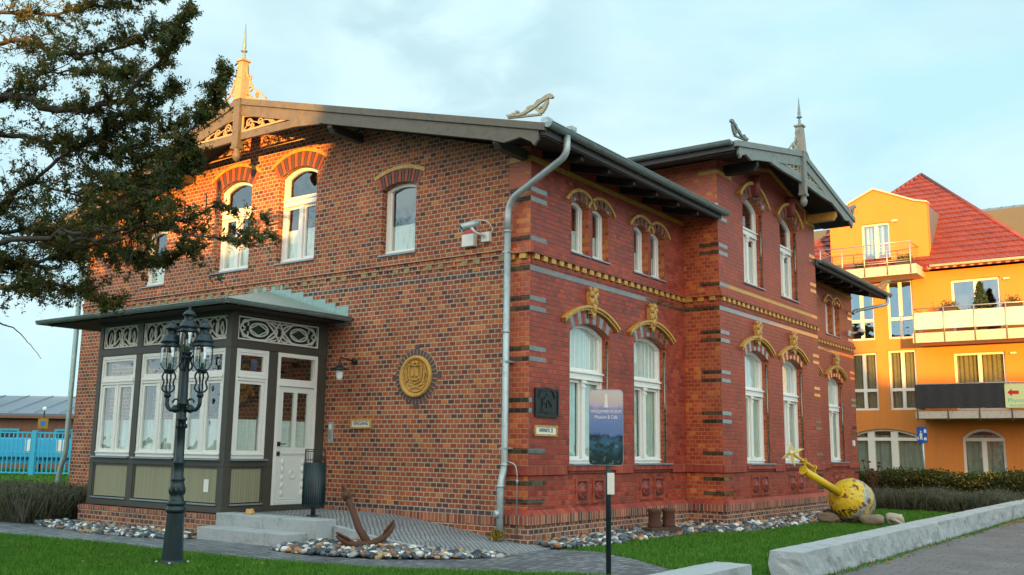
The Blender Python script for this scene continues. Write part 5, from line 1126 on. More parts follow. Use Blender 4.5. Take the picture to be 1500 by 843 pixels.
OW = [(-3.25, -2.22, 3.0, 5.25, 2, 1), (-1.80, -.76, 3.0, 5.30, 2, 1), (-3.25, -2.22, 5.75, 8.05, 2, 1), (-1.74, -.76, 5.75, 8.05, 2, 1), (.57, 2.32, 2.95, 5.08, 2, 0), (.62, 2.32, 5.80, 7.86, 2, 0), (-2.59, -1.48, 8.62, 10.42, 2, 0)]
AR = [(1.41, 1.44, .0, 1.95, .33, 2), (-2.10, 2.90, .0, 1.95, .34, 3)]
hol = [rect(a, b, c_, d_) for a, b, c_, d_, _, _ in OW] + [contour(c_, w_, a, b, r) for c_, w_, a, b, r, _ in AR]
DX0, DX1 = -3.83, -.06
mb = MB(); wall(mb, OF, [(-6.5, GZ - .1), (3.75, GZ - .1), (3.75, 8.5), (DX1, 8.5), (DX1, 11.0), (-.52, 11.12), (-2.04, 11.80), (-3.03, 11.33), (-3.25, 10.6), (DX0, 10.6), (DX0, 8.5), (-6.5, 8.5)], hol, 0, .35)
mb.build('front_wall', 'orange', ho)
mb = MB(); mb.box((-6.5, OY + .35, GZ - .1), (-6.15, 37, 8.5)); mb.box((3.4, OY + .35, GZ - .1), (3.75, 37, 8.5)); mb.box((-6.15, 36.65, GZ - .1), (3.4, 37, 8.5)); mb.build('side_wall', 'orange', ho)
mb = MB()
for z in (2.75, 5.6, 8.4): mb.box((-6.15, OY + .36, z), (3.4, 36.6, z + .2))
mb.box((-6.15, OY + 2.6, 0), (3.4, OY + 2.7, 11)); mb.build('floor', 'room', ho)
AP = Vector((-1.28, 32.0, 13.5)); ex = (-6.75, 4.0, 26.55, 37.4); ze = 8.42
mb = MB(); cs = [(ex[0], ex[2], ze), (ex[1], ex[2], ze), (ex[1], ex[3], ze), (ex[0], ex[3], ze)]
mb.add([*cs, tuple(AP)] + [(x, y, z - .14) for x, y, z in cs], [(0, 1, 4), (1, 2, 4), (2, 3, 4), (3, 0, 4), (0, 5, 6, 1), (1, 6, 7, 2), (2, 7, 8, 3), (3, 8, 5, 0), (5, 8, 7, 6)]); mb.build('roof', 'tiles', ho)
def courses(A, B, T, n, parent):
    mb = MB(); A, B = Vector(A), Vector(B); nr = (B - A).cross(T - A).normalized(); nr = nr if nr.z > 0 else -nr
    for i in range(n):
        t0, t1 = i / n, min(1, (i + 1.12) / n); q = [A.lerp(T, t0), B.lerp(T, t0), B.lerp(T, t1), A.lerp(T, t1)]
        lo = [q[0] + nr * .075, q[1] + nr * .075, q[2] + nr * .018, q[3] + nr * .018]; base = [v + nr * .004 for v in q]
        mb.add(lo + base, [(0, 1, 2, 3), (4, 7, 6, 5), (0, 4, 5, 1), (1, 5, 6, 2), (2, 6, 7, 3), (3, 7, 4, 0)])
    return mb.build('tile_courses', 'tiles', parent)
courses(cs[0], cs[1], AP, 20, ho); courses(cs[1], cs[2], AP, 20, ho); courses(cs[3], cs[0], AP, 20, ho)
mb = MB()
for c_ in cs: mb.tube([Vector(c_) + Vector((0, 0, .03)), AP + Vector((0, 0, .04))], .085, 8)
mb.build('ridge_tiles', 'tiles', ho)
mb = MB(); mb.box((DX1 + .02, 26.6, 8.28), (3.95, OY - .01, 8.36)); mb.build('eave_board', 'win_cream', ho); gutter([(DX1 + .1, 26.48, 8.42), (3.95, 26.48, 8.40)], .075, ho, 'balc_conc')
# dormer body behind its gable front
mb = MB(); mb.prism(OF, [(DX0, 10.55), (DX0, 8.5), (DX1, 8.5), (DX1, 10.95), (-.52, 11.06), (-2.04, 11.74), (-3.03, 11.27), (-3.25, 10.55)], -.352 * -1, 4.0); mb.build('dormer_cheek', 'roof_zinc', ho)
mb = MB(); mb.strip(OF, [(-3.27, 10.62), (-3.05, 11.34), (-2.04, 11.81), (-.52, 11.13), (DX1 + .03, 11.01)], [(-3.33, 10.62), (-3.10, 11.39), (-2.04, 11.88), (-.50, 11.19), (DX1 + .03, 11.07)], -.06, .4); mb.build('dormer_coping', 'balc_conc', ho)
def owin(u0, u1, z0, z1, n, tr, fr=OF, arch=None):
    fm = MB(); pa = MB(); D = .10
    if arch:
        c_, w_, a, b, r = arch; fm.ring(fr, contour(c_, w_ - .004, a + .003, b, r), contour(c_, w_ - .004, a + .003, b, r, .09), D, D + .09); pa.prism(fr, contour(c_, w_ - .004, a + .003, b, r, .07), D + .045, D + .055)
        fm.fb(fr, u0 + .08, u1 - .08, 1.83, 1.95, D - .01, D + .085)
        xs = [u0 + (u1 - u0) * i / n for i in range(1, n)] if n == 2 else [u0 + .95, u0 + 1.82]
        for x in xs: fm.fb(fr, x - (.08 if n == 2 else .13), x + (.08 if n == 2 else .13), z0 + .08, (1.83 if n == 2 else b + r - .12), D - .014, D + .08)
    else:
        fm.ring(fr, rect(u0 + .003, u1 - .003, z0 + .003, z1 - .003), rect(u0 + .08, u1 - .08, z0 + .08, z1 - .08), D, D + .09); pa.fb(fr, u0 + .06, u1 - .06, z0 + .06, z1 - .06, D + .045, D + .055)
        c_ = (u0 + u1) / 2; fm.fb(fr, c_ - .06, c_ + .06, z0 + .075, z1 - .075, D - .008, D + .085)
        if tr: fm.fb(fr, u0 + .075, u1 - .075, z0 + .72, z0 + .84, D - .004, D + .083)
    o = fm.build('window', 'win_cream', ho); pa.build('pane', 'glass_far', o); return o
for i, (a, b, c_, d_, n, tr) in enumerate(OW):
    o = owin(a, b, c_, d_, n, tr)
    if i in (0, 1, 4): cu = MB(); wavy(cu, OF, a + .05, b - .05, c_ + .05, d_ - .05, .24, .04, .16); cu.build('curtain', 'curtain_b', o)
    if i in (6,): cu = MB(); wavy(cu, OF, a + .05, b - .05, c_ + .05, d_ - .05, .34, .03, .2); cu.build('curtain', 'curtain', o)
for c_, w_, a, b, r, n in AR:
    o = owin(c_ - w_ / 2, c_ + w_ / 2, a, b, n, 0, OF, (c_, w_, a, b, r)); cu = MB(); wavy(cu, OF, c_ - w_ / 2 + .06, c_ + w_ / 2 - .06, .05, b + .1, .25, .04, .22); cu.build('curtain', 'curtain_d', o)
for x, z in ((-1.27, 10.42), (2.55, 7.75), (2.60, 5.0)): MB().fb(OF, x - .10, x + .10, z - .03, z + .03, -.10, -.001).build('outside_light', 'balc_white', ho)
def rail_posts(u0, u1, n, z0, z1, name='railing', bars=0, y0=OB):
    mb = MB(); mb.tube([y0(u0, z1, 0), y0(u1, z1, 0)], .022, 8); mb.tube([y0(u0, z0 + .12, 0), y0(u1, z0 + .12, 0)], .014, 6)
    for i in range(n + 1):
        u = u0 + (u1 - u0) * i / n; mb.tube([y0(u, z0 - .35, -.02), y0(u, z1, -.0)], .026, 8)
    for i in range(bars): mb.tube([y0(u0, z0 + .2 + i * (z1 - z0 - .2) / bars, 0), y0(u1, z0 + .2 + i * (z1 - z0 - .2) / bars, 0)], .008, 5)
    mb.tube([y0(u0, z1, 0), y0(u0, z1, 1.28)], .022, 8); mb.tube([y0(u1, z1, 0), y0(u1, z1, 1.28)], .022, 8)
    return mb
def balcony(u0, u1, zb, zt): 
    mb = MB(); mb.fb(OB, u0, u1, zb, zt, 0, 1.297); return mb.build('balcony_slab', 'balc_conc', ho)
balcony(-4.0, -.27, 8.03, 8.40); balcony(-.53, 4.8, 5.40, 5.76); balcony(-.58, 4.8, 2.62, 2.88)
mb = rail_posts(-3.85, -.46, 4, 8.40, 9.28, bars=5)
for i in range(6): mb.tube([OB(-3.85, 8.6 + i * .12, 0), OB(-3.85, 8.6 + i * .12, 1.25)], .008, 5); mb.tube([OB(-.46, 8.6 + i * .12, 0), OB(-.46, 8.6 + i * .12, 1.25)], .008, 5)
mb.build('railing', 'steel', ho)
rail_posts(-.45, 4.7, 5, 5.76, 6.67).build('railing', 'steel', ho); rail_posts(-.50, 4.7, 5, 2.88, 3.86).build('railing', 'steel', ho)
MB().fb(OB, -.50, 4.72, 5.90, 6.52, .03, .05).build('balcony_panel', 'balc_white', ho); MB().fb(OB, -.47, -.45, 5.90, 6.52, .055, 1.2).build('balcony_panel', 'balc_white', ho)
cu = MB(); wavy(cu, OB, -.55, 2.42, 2.98, 3.84, -.045, .022, .47, .012); cu.build('privacy_cloth', 'dark_cloth', ho); MB().fb(OB, -.53, -.50, 2.98, 3.84, .0, 1.2).build('privacy_cloth', 'dark_cloth', ho)
M['sign_yellow'] = paint('pale_yellow_sign', (.72, .70, .30), .5, .04, 3); M['turq'] = paint('turquoise_print', (.05, .50, .46), .5, .05, 3); M['red_print'] = paint('red_print', (.62, .01, .01), .5, .05, 3); M['lt_blue'] = paint('light_blue_print', (.35, .62, .66), .5, .1, 3)
bs_ = thing('practice_sign', 'pale yellow sign with a red arrow on the lower balcony of the orange house', 'sign', (3.4, 25.7, 2.98))
mb = MB(); mb.prism(OB, rrect(2.44, 4.35, 2.97, 3.79, .05), -.09, -.07); mb.build('board', 'sign_yellow', bs_)
mb = MB(); mb.prism(OB, [(2.52, 3.50), (2.66, 3.63), (2.66, 3.56), (2.88, 3.56), (2.88, 3.44), (2.66, 3.44), (2.66, 3.37)], -.096, -.088); mb.build('arrow', 'red_print', bs_)
mb = MB(); mb.prism(OB, rrect(3.05, 3.75, 3.32, 3.70, .03), -.094, -.088); mb.build('picture', 'lt_blue', bs_); mb = MB(); mb.prism(OB, [(3.25 + .17 * math.cos(i * .5236), 3.56 + .11 * math.sin(i * .5236)) for i in range(12)], -.099, -.093); mb.build('sun_mark', 'sign_yellow', bs_)
text('Physiotherapie', OB, 2.52, 3.22, .19, 'turq', bs_, d=-.092, align='LEFT', sx=1.05); text('Kerstin W.', OB, 2.58, 3.05, .15, 'turq', bs_, d=-.092, align='LEFT', sx=1.05)
# plants on the balconies
M['conifer'] = paint('dark_conifer_needles', (.025, .055, .022), .8, .4, 20); M['leaf_a'] = paint('leaf_dark', (.045, .064, .007), .6, .35, 3); M['leaf_b'] = paint('leaf_olive', (.115, .105, .010), .6, .35, 3); M['leaf_c'] = paint('leaf_brownish', (.15, .095, .016), .65, .35, 3); M['leaf_y'] = paint('leaf_yellow', (.42, .27, .02), .6, .3, 3); M['bark'] = paint('grey_brown_bark', (.055, .045, .036), .9, .35, 9, bump=.02, bscale=18)
M['shrub_grey'] = paint('grey_lavender_leaf', (.155, .165, .115), .85, .3, 6); M['shrub_dark'] = paint('dull_purple_stem', (.085, .075, .055), .9, .3, 6); M['flower_brown'] = paint('dry_flower_heads', (.11, .032, .018), .9, .3, 9); M['pot'] = paint('dark_planter', (.04, .035, .03), .7, .2, 8)
for n_ in ('leaf_a', 'leaf_b', 'leaf_c', 'leaf_y', 'shrub_grey'):
    nt = M[n_].node_tree; b = nt.nodes['Principled BSDF']; tl_ = nt.nodes.new('ShaderNodeBsdfTranslucent'); ms_ = nt.nodes.new('ShaderNodeMixShader'); ms_.inputs[0].default_value = .42
    src = b.inputs['Base Color'].links[0].from_socket; nt.links.new(src, tl_.inputs['Color']); nt.links.new(b.outputs[0], ms_.inputs[1]); nt.links.new(tl_.outputs[0], ms_.inputs[2]); nt.links.new(ms_.outputs[0], nt.nodes['Material Output'].inputs['Surface'])
def leaves(mb, P, size, asp=.45, mats=(0,), up=0., jit=1.):
    """diamond leaves at points P (n x 3) with random facing"""
    n = len(P); d = rng.normal(size=(n, 3)) * jit; d[:, 2] += up; d /= np.linalg.norm(d, axis=1)[:, None] + 1e-9
    e = rng.normal(size=(n, 3)); e -= d * (e * d).sum(1)[:, None]; e /= np.linalg.norm(e, axis=1)[:, None] + 1e-9
    s = size * (.6 + .8 * rng.random(n))[:, None]
    V = np.stack([P, P + d * s * .5 + e * s * asp * .5, P + d * s, P + d * s * .5 - e * s * asp * .5], 1)
    mi = rng.choice(len(mats), n) if len(mats) > 1 else np.zeros(n, int)
    return V, np.array(mats)[mi]
def leafmesh(name, parts, mats, parent=None, origin=None, kind=None):
    V = np.concatenate([a.reshape(-1, a.shape[1], 3).reshape(-1, 3) for a, _ in parts]); mi = np.concatenate([m for _, m in parts])
    k = parts[0][0].shape[1]; n = len(mi)
    base = np.array(WLOC[parent.name] if parent else (origin or (0, 0, 0)))
    me = bpy.data.meshes.new(name); me.vertices.add(len(V)); me.vertices.foreach_set('co', (V - base).ravel())
    me.loops.add(n * k); me.loops.foreach_set('vertex_index', np.arange(n * k, dtype=np.int32)); me.polygons.add(n)
    me.polygons.foreach_set('loop_start', np.arange(0, n * k, k, dtype=np.int32)); me.polygons.foreach_set('loop_total', np.full(n, k, np.int32))
    for m in mats: me.materials.append(M[m] if isinstance(m, str) else m)
    me.polygons.foreach_set('material_index', mi.astype(np.int32)); me.update(); me.validate()
    o = bpy.data.objects.new(name, me); COL.objects.link(o)
    if parent: o.parent = parent
    else: o.location = base
    WLOC[o.name] = Vector(base); return o
tr = thing('potted_conifer', 'small dark potted conifer on the white panelled balcony', 'potted plant', (1.77, 26.2, 5.76))
MB().lathe((1.77, 26.2, 5.76), [(.16, 0), (.22, .35), (.20, .35), (.19, .30)], 12).build('pot', 'pot', tr); MB().tube([(1.77, 26.2, 6.0), (1.77, 26.2, 7.5)], [.03, .008], 6).build('trunk', 'bark', tr)
n = 2600; h = rng.random(n) ** .8; a = rng.random(n) * 6.283; r = .46 * (1 - h) * (.35 + .65 * rng.random(n)) + .02; lev = np.floor(h * 9) / 9
P = np.stack([1.77 + r * np.cos(a), 26.2 + r * np.sin(a), 6.25 + 1.35 * (.6 * lev + .4 * h) - .25 * r], 1); leafmesh('crown', [leaves(None, P, .11, .3)], ['conifer'], tr)
for x, lab in ((.72, 'left of the two planters hung on the white panelled balcony'), (2.85, 'right planter beside the conifer on the white panelled balcony')):
    pl = thing('balcony_planter', lab, 'planter', (x, 25.9, 6.52), 'planters on the white balcony'); MB().box((x - .32, 25.78, 6.50), (x + .32, 25.98, 6.66)).build('trough', 'pot', pl)
    n = 260; P = np.stack([x + rng.normal(size=n) * .16, 25.88 + rng.normal(size=n) * .06, 6.72 + np.abs(rng.normal(size=n)) * .09], 1); leafmesh('plant', [leaves(None, P, .07, .6, (0, 1))], ['shrub_grey', 'leaf_c'], pl)
for x, z, lab in ((-.72, 8.62, 'planter with yellow flowers at the right end of the top balcony'), (-2.35, 8.45, 'low green planter in the middle of the top balcony')):
    pl = thing('balcony_planter', lab, 'planter', (x, 25.9, z - .05), 'planters on the top balcony'); MB().box((x - .30, 25.80, 8.41), (x + .30, 26.0, z)).build('trough', 'pot', pl)
    n = 420; P = np.stack([x + (rng.random(n) - .5) * .44, 25.9 + (rng.random(n) - .5) * .12, z + .02 + rng.random(n) * .16], 1); leafmesh('plant', [leaves(None, P, .08, .6, (0, 1) if z > 8.5 else (0,))], ['leaf_b', 'leaf_y'], pl)
# building with the metal roof behind it
mh = thing('neighbour_house', 'beige clad house with a grey metal roof behind the red tiled roof', 'building', (3, 42, GZ))
MB().box((-.6, 38.4, GZ - .1), (12, 46, 12.55)).build('wall', 'beige', mh)
mb = MB(); mb.prism(F((0, 38.1, 0), (1, 0, 0), (0, -1, 0)), [(-.9, 12.57), (12.3, 12.57), (12.3, 12.70), (-.9, 12.70)], 0, .3)
mb.add([(-.9, 38.1, 12.72), (12.3, 38.1, 12.72), (12.3, 42, 14.0), (-.9, 42, 14.0), (-.9, 46.2, 12.72), (12.3, 46.2, 12.72), (-.9, 46.2, 12.6), (12.3, 46.2, 12.6), (-.9, 38.1, 12.6), (12.3, 38.1, 12.6)], [(0, 1, 2, 3), (3, 2, 5, 4), (8, 9, 7, 6), (0, 8, 9, 1), (4, 5, 7, 6), (0, 3, 4, 6, 8), (1, 9, 7, 5, 2)])
for i in range(23): x = -.8 + i * .58; mb.tube([(x, 38.1, 12.73), (x, 42, 14.01)], .025, 5)
mb.build('roof', 'roof_zinc', mh)
# traffic sign
ts = thing('traffic_sign', 'blue play street traffic sign with white pictograms on a grey pole', 'traffic sign', (.46, 22, GZ))
TF = F((.46, 22, 0), (1, 0, 0), (0, -1, 0)); M['sign_blue'] = paint('traffic_sign_blue', (.012, .10, .42), .35, .05, 3)
MB().tube([(.46, 22.05, GZ - .05), (.46, 22.05, 2.2)], .03, 10).build('pole', 'galv', ts)
mb = MB(); mb.prism(TF, rrect(-.16, .16, 1.70, 2.22, .03), -.01, .01); mb.build('board', 'sign_blue', ts)
mb = MB(); mb.prism(TF, [(-.08, 1.80), (-.045, 1.80), (-.03, 1.88), (-.015, 1.80), (.015, 1.80), (0, 1.93), (.02, 1.99), (.0, 2.0), (-.015, 1.97), (-.015, 2.03), (-.06, 2.03), (-.09, 1.93), (-.075, 1.92), (-.06, 1.96)], -.016, -.008); mb.prism(TF, [(-.037 + .025 * math.cos(i * .6283), 2.065 + .025 * math.sin(i * .6283)) for i in range(10)], -.016, -.008)
mb.prism(TF, [(.06, 2.02), (.14, 2.02), (.14, 2.11), (.10, 2.16), (.06, 2.11)], -.016, -.008); mb.prism(TF, [(.05, 1.78), (.14, 1.78), (.14, 1.83), (.12, 1.88), (.07, 1.88), (.05, 1.83)], -.016, -.008); mb.prism(TF, [(-.14, 1.80), (-.11, 1.80), (-.11, 1.88), (-.13, 1.90), (-.14, 1.88)], -.016, -.008); mb.build('pictogram', 'plastic_white', ts)

# ------------------------------------------------------------------ hedges and shrubs
def boxcloud(x0, x1, y0, y1, z0, z1, n, rough_=.08, seed=0):
    r = np.random.default_rng(seed); P = r.random((n, 3)); 
    k = r.integers(0, 3, n); P[k == 0, 2] = 1; P[k == 1, 1] = 0; P[k == 2] = P[k == 2]
    P = P * [x1 - x0, y1 - y0, z1 - z0] + [x0, y0, z0]
    wv = .6 * np.sin(P[:, 0] * 2.1) + .4 * np.sin(P[:, 0] * 5.3 + 1)
    P += r.normal(size=(n, 3)) * rough_; P[:, 2] += wv * rough_ * (P[:, 2] - z0) / (z1 - z0); P[:, 2] = np.maximum(P[:, 2], z0 + .01)
    return P
def hedge(name, x0, x1, y0, y1, z1, n, size, mats, label, wts, seed, cat='hedge', extra=None):
    h = thing(name, label, cat, ((x0 + x1) / 2, (y0 + y1) / 2, GZ))
    mb = MB(); mb.box((x0 + .12, y0 + .15, GZ - .05), (x1 - .12, y1 - .15, z1 - .14)); mb.build('branch_mass', 'shrub_dark', h)
    P = boxcloud(x0, x1, y0, y1, GZ, z1, n, .06, seed); V, mi = leaves(None, P, size, .5, (0,), .3)
    mi = rng.choice(len(mats), len(mi), p=wts)
    leafmesh('foliage', [(V, mi)] + ([leaves(None, extra, .075, .6, (2, 1, 2))] if extra is not None else []), mats, h); return h
# with yellow autumn shoots
P = np.concatenate([np.array([cx, 19.0, cz]) + rng.normal(size=(n, 3)) * [sx_, .15, sz_] for cx, cz, n, sx_, sz_ in ((1.9, .60, 120, .45, .13), (2.6, .50, 90, .22, .10), (1.1, .62, 60, .2, .08), (3.1, .72, 60, .12, .10), (2.2, .25, 50, .3, .10))])
hdg = hedge('clipped_hedge', -1.2, 10.5, 19.0, 20.3, .70, 34000, .085, ['leaf_a', 'leaf_b', 'leaf_y', 'leaf_c'], 'dark green clipped hedge in front of the orange apartment house', [.74, .20, .015, .045], 31, extra=P)
def tuftcloud(x0, x1, y0, y1, z1, n, seed):
    r = np.random.default_rng(seed); c = r.random((n, 2)) * [x1 - x0, y1 - y0] + [x0, y0]
    d = np.stack([r.normal(size=n) * .28, r.normal(size=n) * .28, np.ones(n)], 1); L = z1 * (.7 + .4 * r.random(n)) * (.9 + .12 * np.sin(c[:, 0] * 4) )
    w = .012 * np.ones(n); b = np.column_stack([c, np.full(n, GZ)]); tp = b + d * L[:, None]; a = r.random(n) * 6.283; s = np.stack([np.cos(a), np.sin(a), 0 * a], 1) * w[:, None]
    md = (b + tp) / 2
    return np.stack([b - s * .4, md - s, tp, md + s], 1)
def greyshrub(name, x0, x1, y0, y1, z1, n, label, seed, cat='shrub'):
    h = thing(name, label, cat, ((x0 + x1) / 2, (y0 + y1) / 2, GZ)); T = tuftcloud(x0, x1, y0, y1, z1, n, seed)
    leafmesh('stems', [(T, rng.choice(3, len(T), p=[.40, .25, .35]))], ['shrub_grey', 'leaf_a', 'shrub_dark'], h)
    k = rng.choice(len(T), n * 2); f = rng.random((n * 2, 1)) ** .7; P = T[k, 0] * (1 - f) + T[k, 2] * f + rng.normal(size=(len(k), 3)) * .03
    leafmesh('foliage', [(lambda V: (V[0], rng.choice(3, len(V[1]), p=[.55, .25, .2])))(leaves(None, P, .05, .35, (0,), .8))], ['shrub_grey', 'leaf_a', 'shrub_dark'], h)
greyshrub('lavender_row', .55, 4.05, 14.1, 17.2, .50, 15000, 'grey green lavender row in front of the clipped hedge', 41)
greyshrub('lavender_clump', -12.5, -8.55, -3.0, -1.0, .62, 15000, 'grey lavender clump beside the porch at the left edge', 42)
sh = thing('stonecrop', 'dry stonecrop with brown flower heads at the far corner of the museum', 'plant', (.15, 16.9, GZ))
mb = MB(); fl = MB()
for i in range(10):
    x, z = -.05 + .48 * rng.random(), .66 + .5 * rng.random(); mb.tube([(.15, 16.9, GZ), ((x + .15) / 2 + .03, 16.9, z * .55), (x, 16.9 + .1 * rng.random(), z)], .008, 5); MB().ell((x, 16.95, z + .02), (.065, .06, .028), k=6).build('flower_head', 'flower_brown', sh)
mb.build('stem', 'flower_brown', sh)
P = np.stack([-.33 + rng.normal(size=150) * .055, -.30 + rng.normal(size=150) * .045, .0 + np.abs(rng.normal(size=150)) * .06], 1)
tag(leafmesh('weed', [leaves(None, P, .06, .5, (0, 0, 1), .5)], ['leaf_y', 'leaf_b'], origin=(-.33, -.30, -.05)), 'small yellow green weed at the foot of the corner downpipe', 'plant')

# ------------------------------------------------------------------ the overhanging tree at the left
LIMBS = [[[-3.96, -7.35, -0.16, 0.16], [-3.6, -7.73, 2.35, 0.15], [-3.3, -7.94, 3.78, 0.13], [-2.97, -8.12, 5.19, 0.1], [-2.76, -8.33, 6.97, 0.06]], [[-3.25, -7.94, 3.93, 0.1], [-2.11, -7.61, 4.56, 0.08], [-1.43, -7.41, 4.76, 0.07], [-0.62, -7.16, 4.54, 0.055], [-0.1, -7.02, 4.5, 0.045], [0.37, -6.87, 4.84, 0.03], [0.65, -6.84, 5.05, 0.02], [0.89, -6.85, 5.31, 0.01]], [[-3.46, -7.81, 3.23, 0.09], [-2.41, -7.37, 3.56, 0.07], [-1.72, -7.16, 3.73, 0.05], [-1.33, -7.05, 3.95, 0.04], [-0.62, -6.86, 4.32, 0.03], [-0.09, -6.64, 4.53, 0.02], [0.31, -6.54, 4.83, 0.008]], [[-3.48, -7.77, 2.93, 0.09], [-2.01, -7.38, 3.22, 0.07], [-0.69, -7.07, 3.32, 0.05], [0.1, -6.87, 3.29, 0.035], [0.38, -6.83, 3.46, 0.028], [0.79, -6.79, 4.08, 0.02], [1.12, -6.73, 4.34, 0.015], [1.17, -6.70, 4.50, 0.009], [1.24, -6.68, 4.68, 0.004]], [[-0.69, -7.07, 3.32, 0.04], [-0.21, -6.96, 3.21, 0.03], [0.3, -6.86, 3.29, 0.025], [0.58, -6.78, 3.31, 0.02], [0.94, -6.65, 3.38, 0.014], [1.13, -6.55, 3.5, 0.006]], [[0.58, -6.78, 3.31, 0.02], [0.83, -6.7, 3.19, 0.015], [1.1, -6.5, 3.17, 0.012], [1.38, -6.41, 3.12, 0.008], [1.54, -6.32, 3.27, 0.004]], [[-3.62, -7.7, 2.73, 0.08], [-2.46, -7.29, 2.99, 0.05], [-1.78, -7.06, 3.07, 0.04], [-1.41, -6.93, 3.1, 0.03], [-0.67, -6.67, 3.26, 0.02], [-0.16, -6.39, 3.08, 0.012], [0.3, -6.21, 3.22, 0.006]], [[-3.21, -7.59, 4.23, 0.06], [-2.06, -7.07, 4.56, 0.045], [-1.28, -6.73, 4.4, 0.03], [-0.53, -6.4, 4.2, 0.02], [0.02, -6.13, 4.27, 0.008]], [[-3.48, -7.42, 3.68, 0.05], [-2.35, -6.83, 3.58, 0.04], [-1.64, -6.45, 3.64, 0.03], [-1.11, -6.23, 3.77, 0.02], [-0.6, -5.99, 3.83, 0.008]], [[-3.02, -8.04, 5.23, 0.06], [-1.97, -7.22, 5.57, 0.04], [-1.2, -6.87, 5.36, 0.03], [-0.55, -6.64, 5.36, 0.02], [-0.05, -6.43, 5.5, 0.008]], [[-2.86, -8.16, 5.76, 0.05], [-2.14, -7.17, 5.95, 0.035], [-1.32, -6.7, 5.96, 0.02], [-0.55, -6.3, 6.11, 0.01]], [[-2.36, -7.46, 2.95, 0.04], [-1.6, -7.13, 2.83, 0.03], [-0.95, -6.91, 2.84, 0.02], [-0.4, -6.61, 2.66, 0.006]], [[-0.62, -6.86, 4.32, 0.02], [-0.13, -6.73, 4.19, 0.015], [0.24, -6.61, 4.33, 0.01], [0.58, -6.4, 4.5, 0.005]], [[-1.28, -6.73, 4.4, 0.02], [-0.84, -6.58, 4.03, 0.016], [-0.35, -6.34, 3.99, 0.01], [0.04, -6.1, 4.15, 0.005]], [[-1.33, -7.05, 3.95, 0.02], [-0.89, -6.82, 3.8, 0.016], [-0.4, -6.61, 3.88, 0.01], [-0.01, -6.32, 3.88, 0.005]], [[-1.43, -7.41, 4.76, 0.03], [-0.97, -7.25, 4.95, 0.02], [-0.43, -6.98, 4.96, 0.012], [-0.11, -6.74, 4.93, 0.005]], [[-2.46, -7.29, 2.99, 0.03], [-2.1, -7.08, 2.62, 0.02], [-1.72, -6.9, 2.47, 0.01], [-1.59, -6.77, 2.3, 0.006], [-1.52, -6.68, 2.16, 0.003]]]
BARE = {16}
for deg, dz in ((172, .35), (232, .9), (205, -.3)):     # limbs on the far sides of the trunk
    ca, sa = math.cos(R_(deg)), math.sin(R_(deg))
    for L in [LIMBS[i] for i in (1, 3, 7, 9)]: LIMBS.append([[-3.3 + (x + 3.3) * ca - (y + 7.9) * sa, -7.9 + (x + 3.3) * sa + (y + 7.9) * ca, z + dz, r] for x, y, z, r in L])
def bezier(pts, n=5):
    P = np.array(pts, float); out = []
    for i in range(len(P) - 1):
        p0, p1, p2, p3 = P[max(0, i - 1)], P[i], P[i + 1], P[min(len(P) - 1, i + 2)]
        for j in range(n):
            t = j / n; out.append(.5 * ((2 * p1) + (-p0 + p2) * t + (2 * p0 - 5 * p1 + 4 * p2 - p3) * t * t + (-p0 + 3 * p1 - 3 * p2 + p3) * t ** 3))
    return np.array(out + [P[-1]])
tree = thing('yew_tree', 'dark evergreen tree whose leafy limbs overhang the porch from the left edge', 'tree', (-3.96, -7.35, GZ))
tk = MB(); lb = MB(); LP = []; tr_ = np.random.default_rng(5)
LP_SPRIG = []
for li, L in enumerate(LIMBS):
    C = bezier(L, 6); C[:, :3] += tr_.normal(size=(len(C), 3)) * np.minimum(.03, C[:, 3:4] * .5); C[:, 3] = np.maximum(C[:, 3] * (1 if li == 0 else .5 if li in (2, 3) else .64), .003)
    (tk if li == 0 else lb).tube(C[:, :3], list(C[:, 3]), 8 if li == 0 else 7)
    if li == 0: continue
    seg = np.linalg.norm(np.diff(C[:, :3], axis=0), axis=1); tot = seg.sum()
    ntw = int(tot * (30.0 if li in (7, 8, 13, 14, 15, 11, 6, 2) else 18.0 if li in (4, 5) else 23.0 if li not in BARE else 2))
    for k in range(ntw):
        f = tr_.random() ** .75; i = min(len(C) - 2, int(f * (len(C) - 1))); p = C[i, :3] * .5 + C[i + 1, :3] * .5
        tg = C[i + 1, :3] - C[i, :3]; tg /= np.linalg.norm(tg); d = tg * .75 + tr_.normal(size=3) * .62; d[2] *= .75; d /= np.linalg.norm(d)
        Ln = (.22 + .55 * tr_.random()) * (1.0 - .72 * f) * (.55 if li in (3, 12, 1) and f > .6 else 1)
        if li in BARE: Ln *= .4
        q = p; pts = [p]; nst = 6
        for s_ in range(nst):
            d = d + tr_.normal(size=3) * .20 + np.array([0, 0, .02]); d /= np.linalg.norm(d); q = q + d * Ln / nst; pts.append(q)
        lb.tube(pts, list(np.linspace(.007, .002, nst + 1)), 4)
        if li in BARE: continue
        if tr_.random() < (.34 if li in (4, 5) else .22) or (li == 3 and f > .62 and tr_.random() < .5): continue
        # sprigs: side shoots carrying flat leaves
        for s_ in range(1, nst + 1):
            for _ in range(2):
                sd_ = d * .5 + tr_.normal(size=3) * .6; sd_ /= np.linalg.norm(sd_); sl2 = (.07 + .13 * tr_.random()) * (1 - .5 * f)
                LP_SPRIG.append((pts[s_], sd_, sl2))
SP = np.array([np.concatenate([a, b, [c]]) for a, b, c in LP_SPRIG]); nS = len(SP); K = 13
o_, d_, l_ = np.repeat(SP[:, :3], K, 0), np.repeat(SP[:, 3:6], K, 0), np.repeat(SP[:, 6], K)
f_ = np.tile(np.linspace(.05, 1, K), nS); P = o_ + d_ * (l_ * f_)[:, None]
e_ = tr_.normal(size=(nS * K, 3)); e_ -= d_ * (e_ * d_).sum(1)[:, None] * .55; e_ /= np.linalg.norm(e_, axis=1)[:, None]
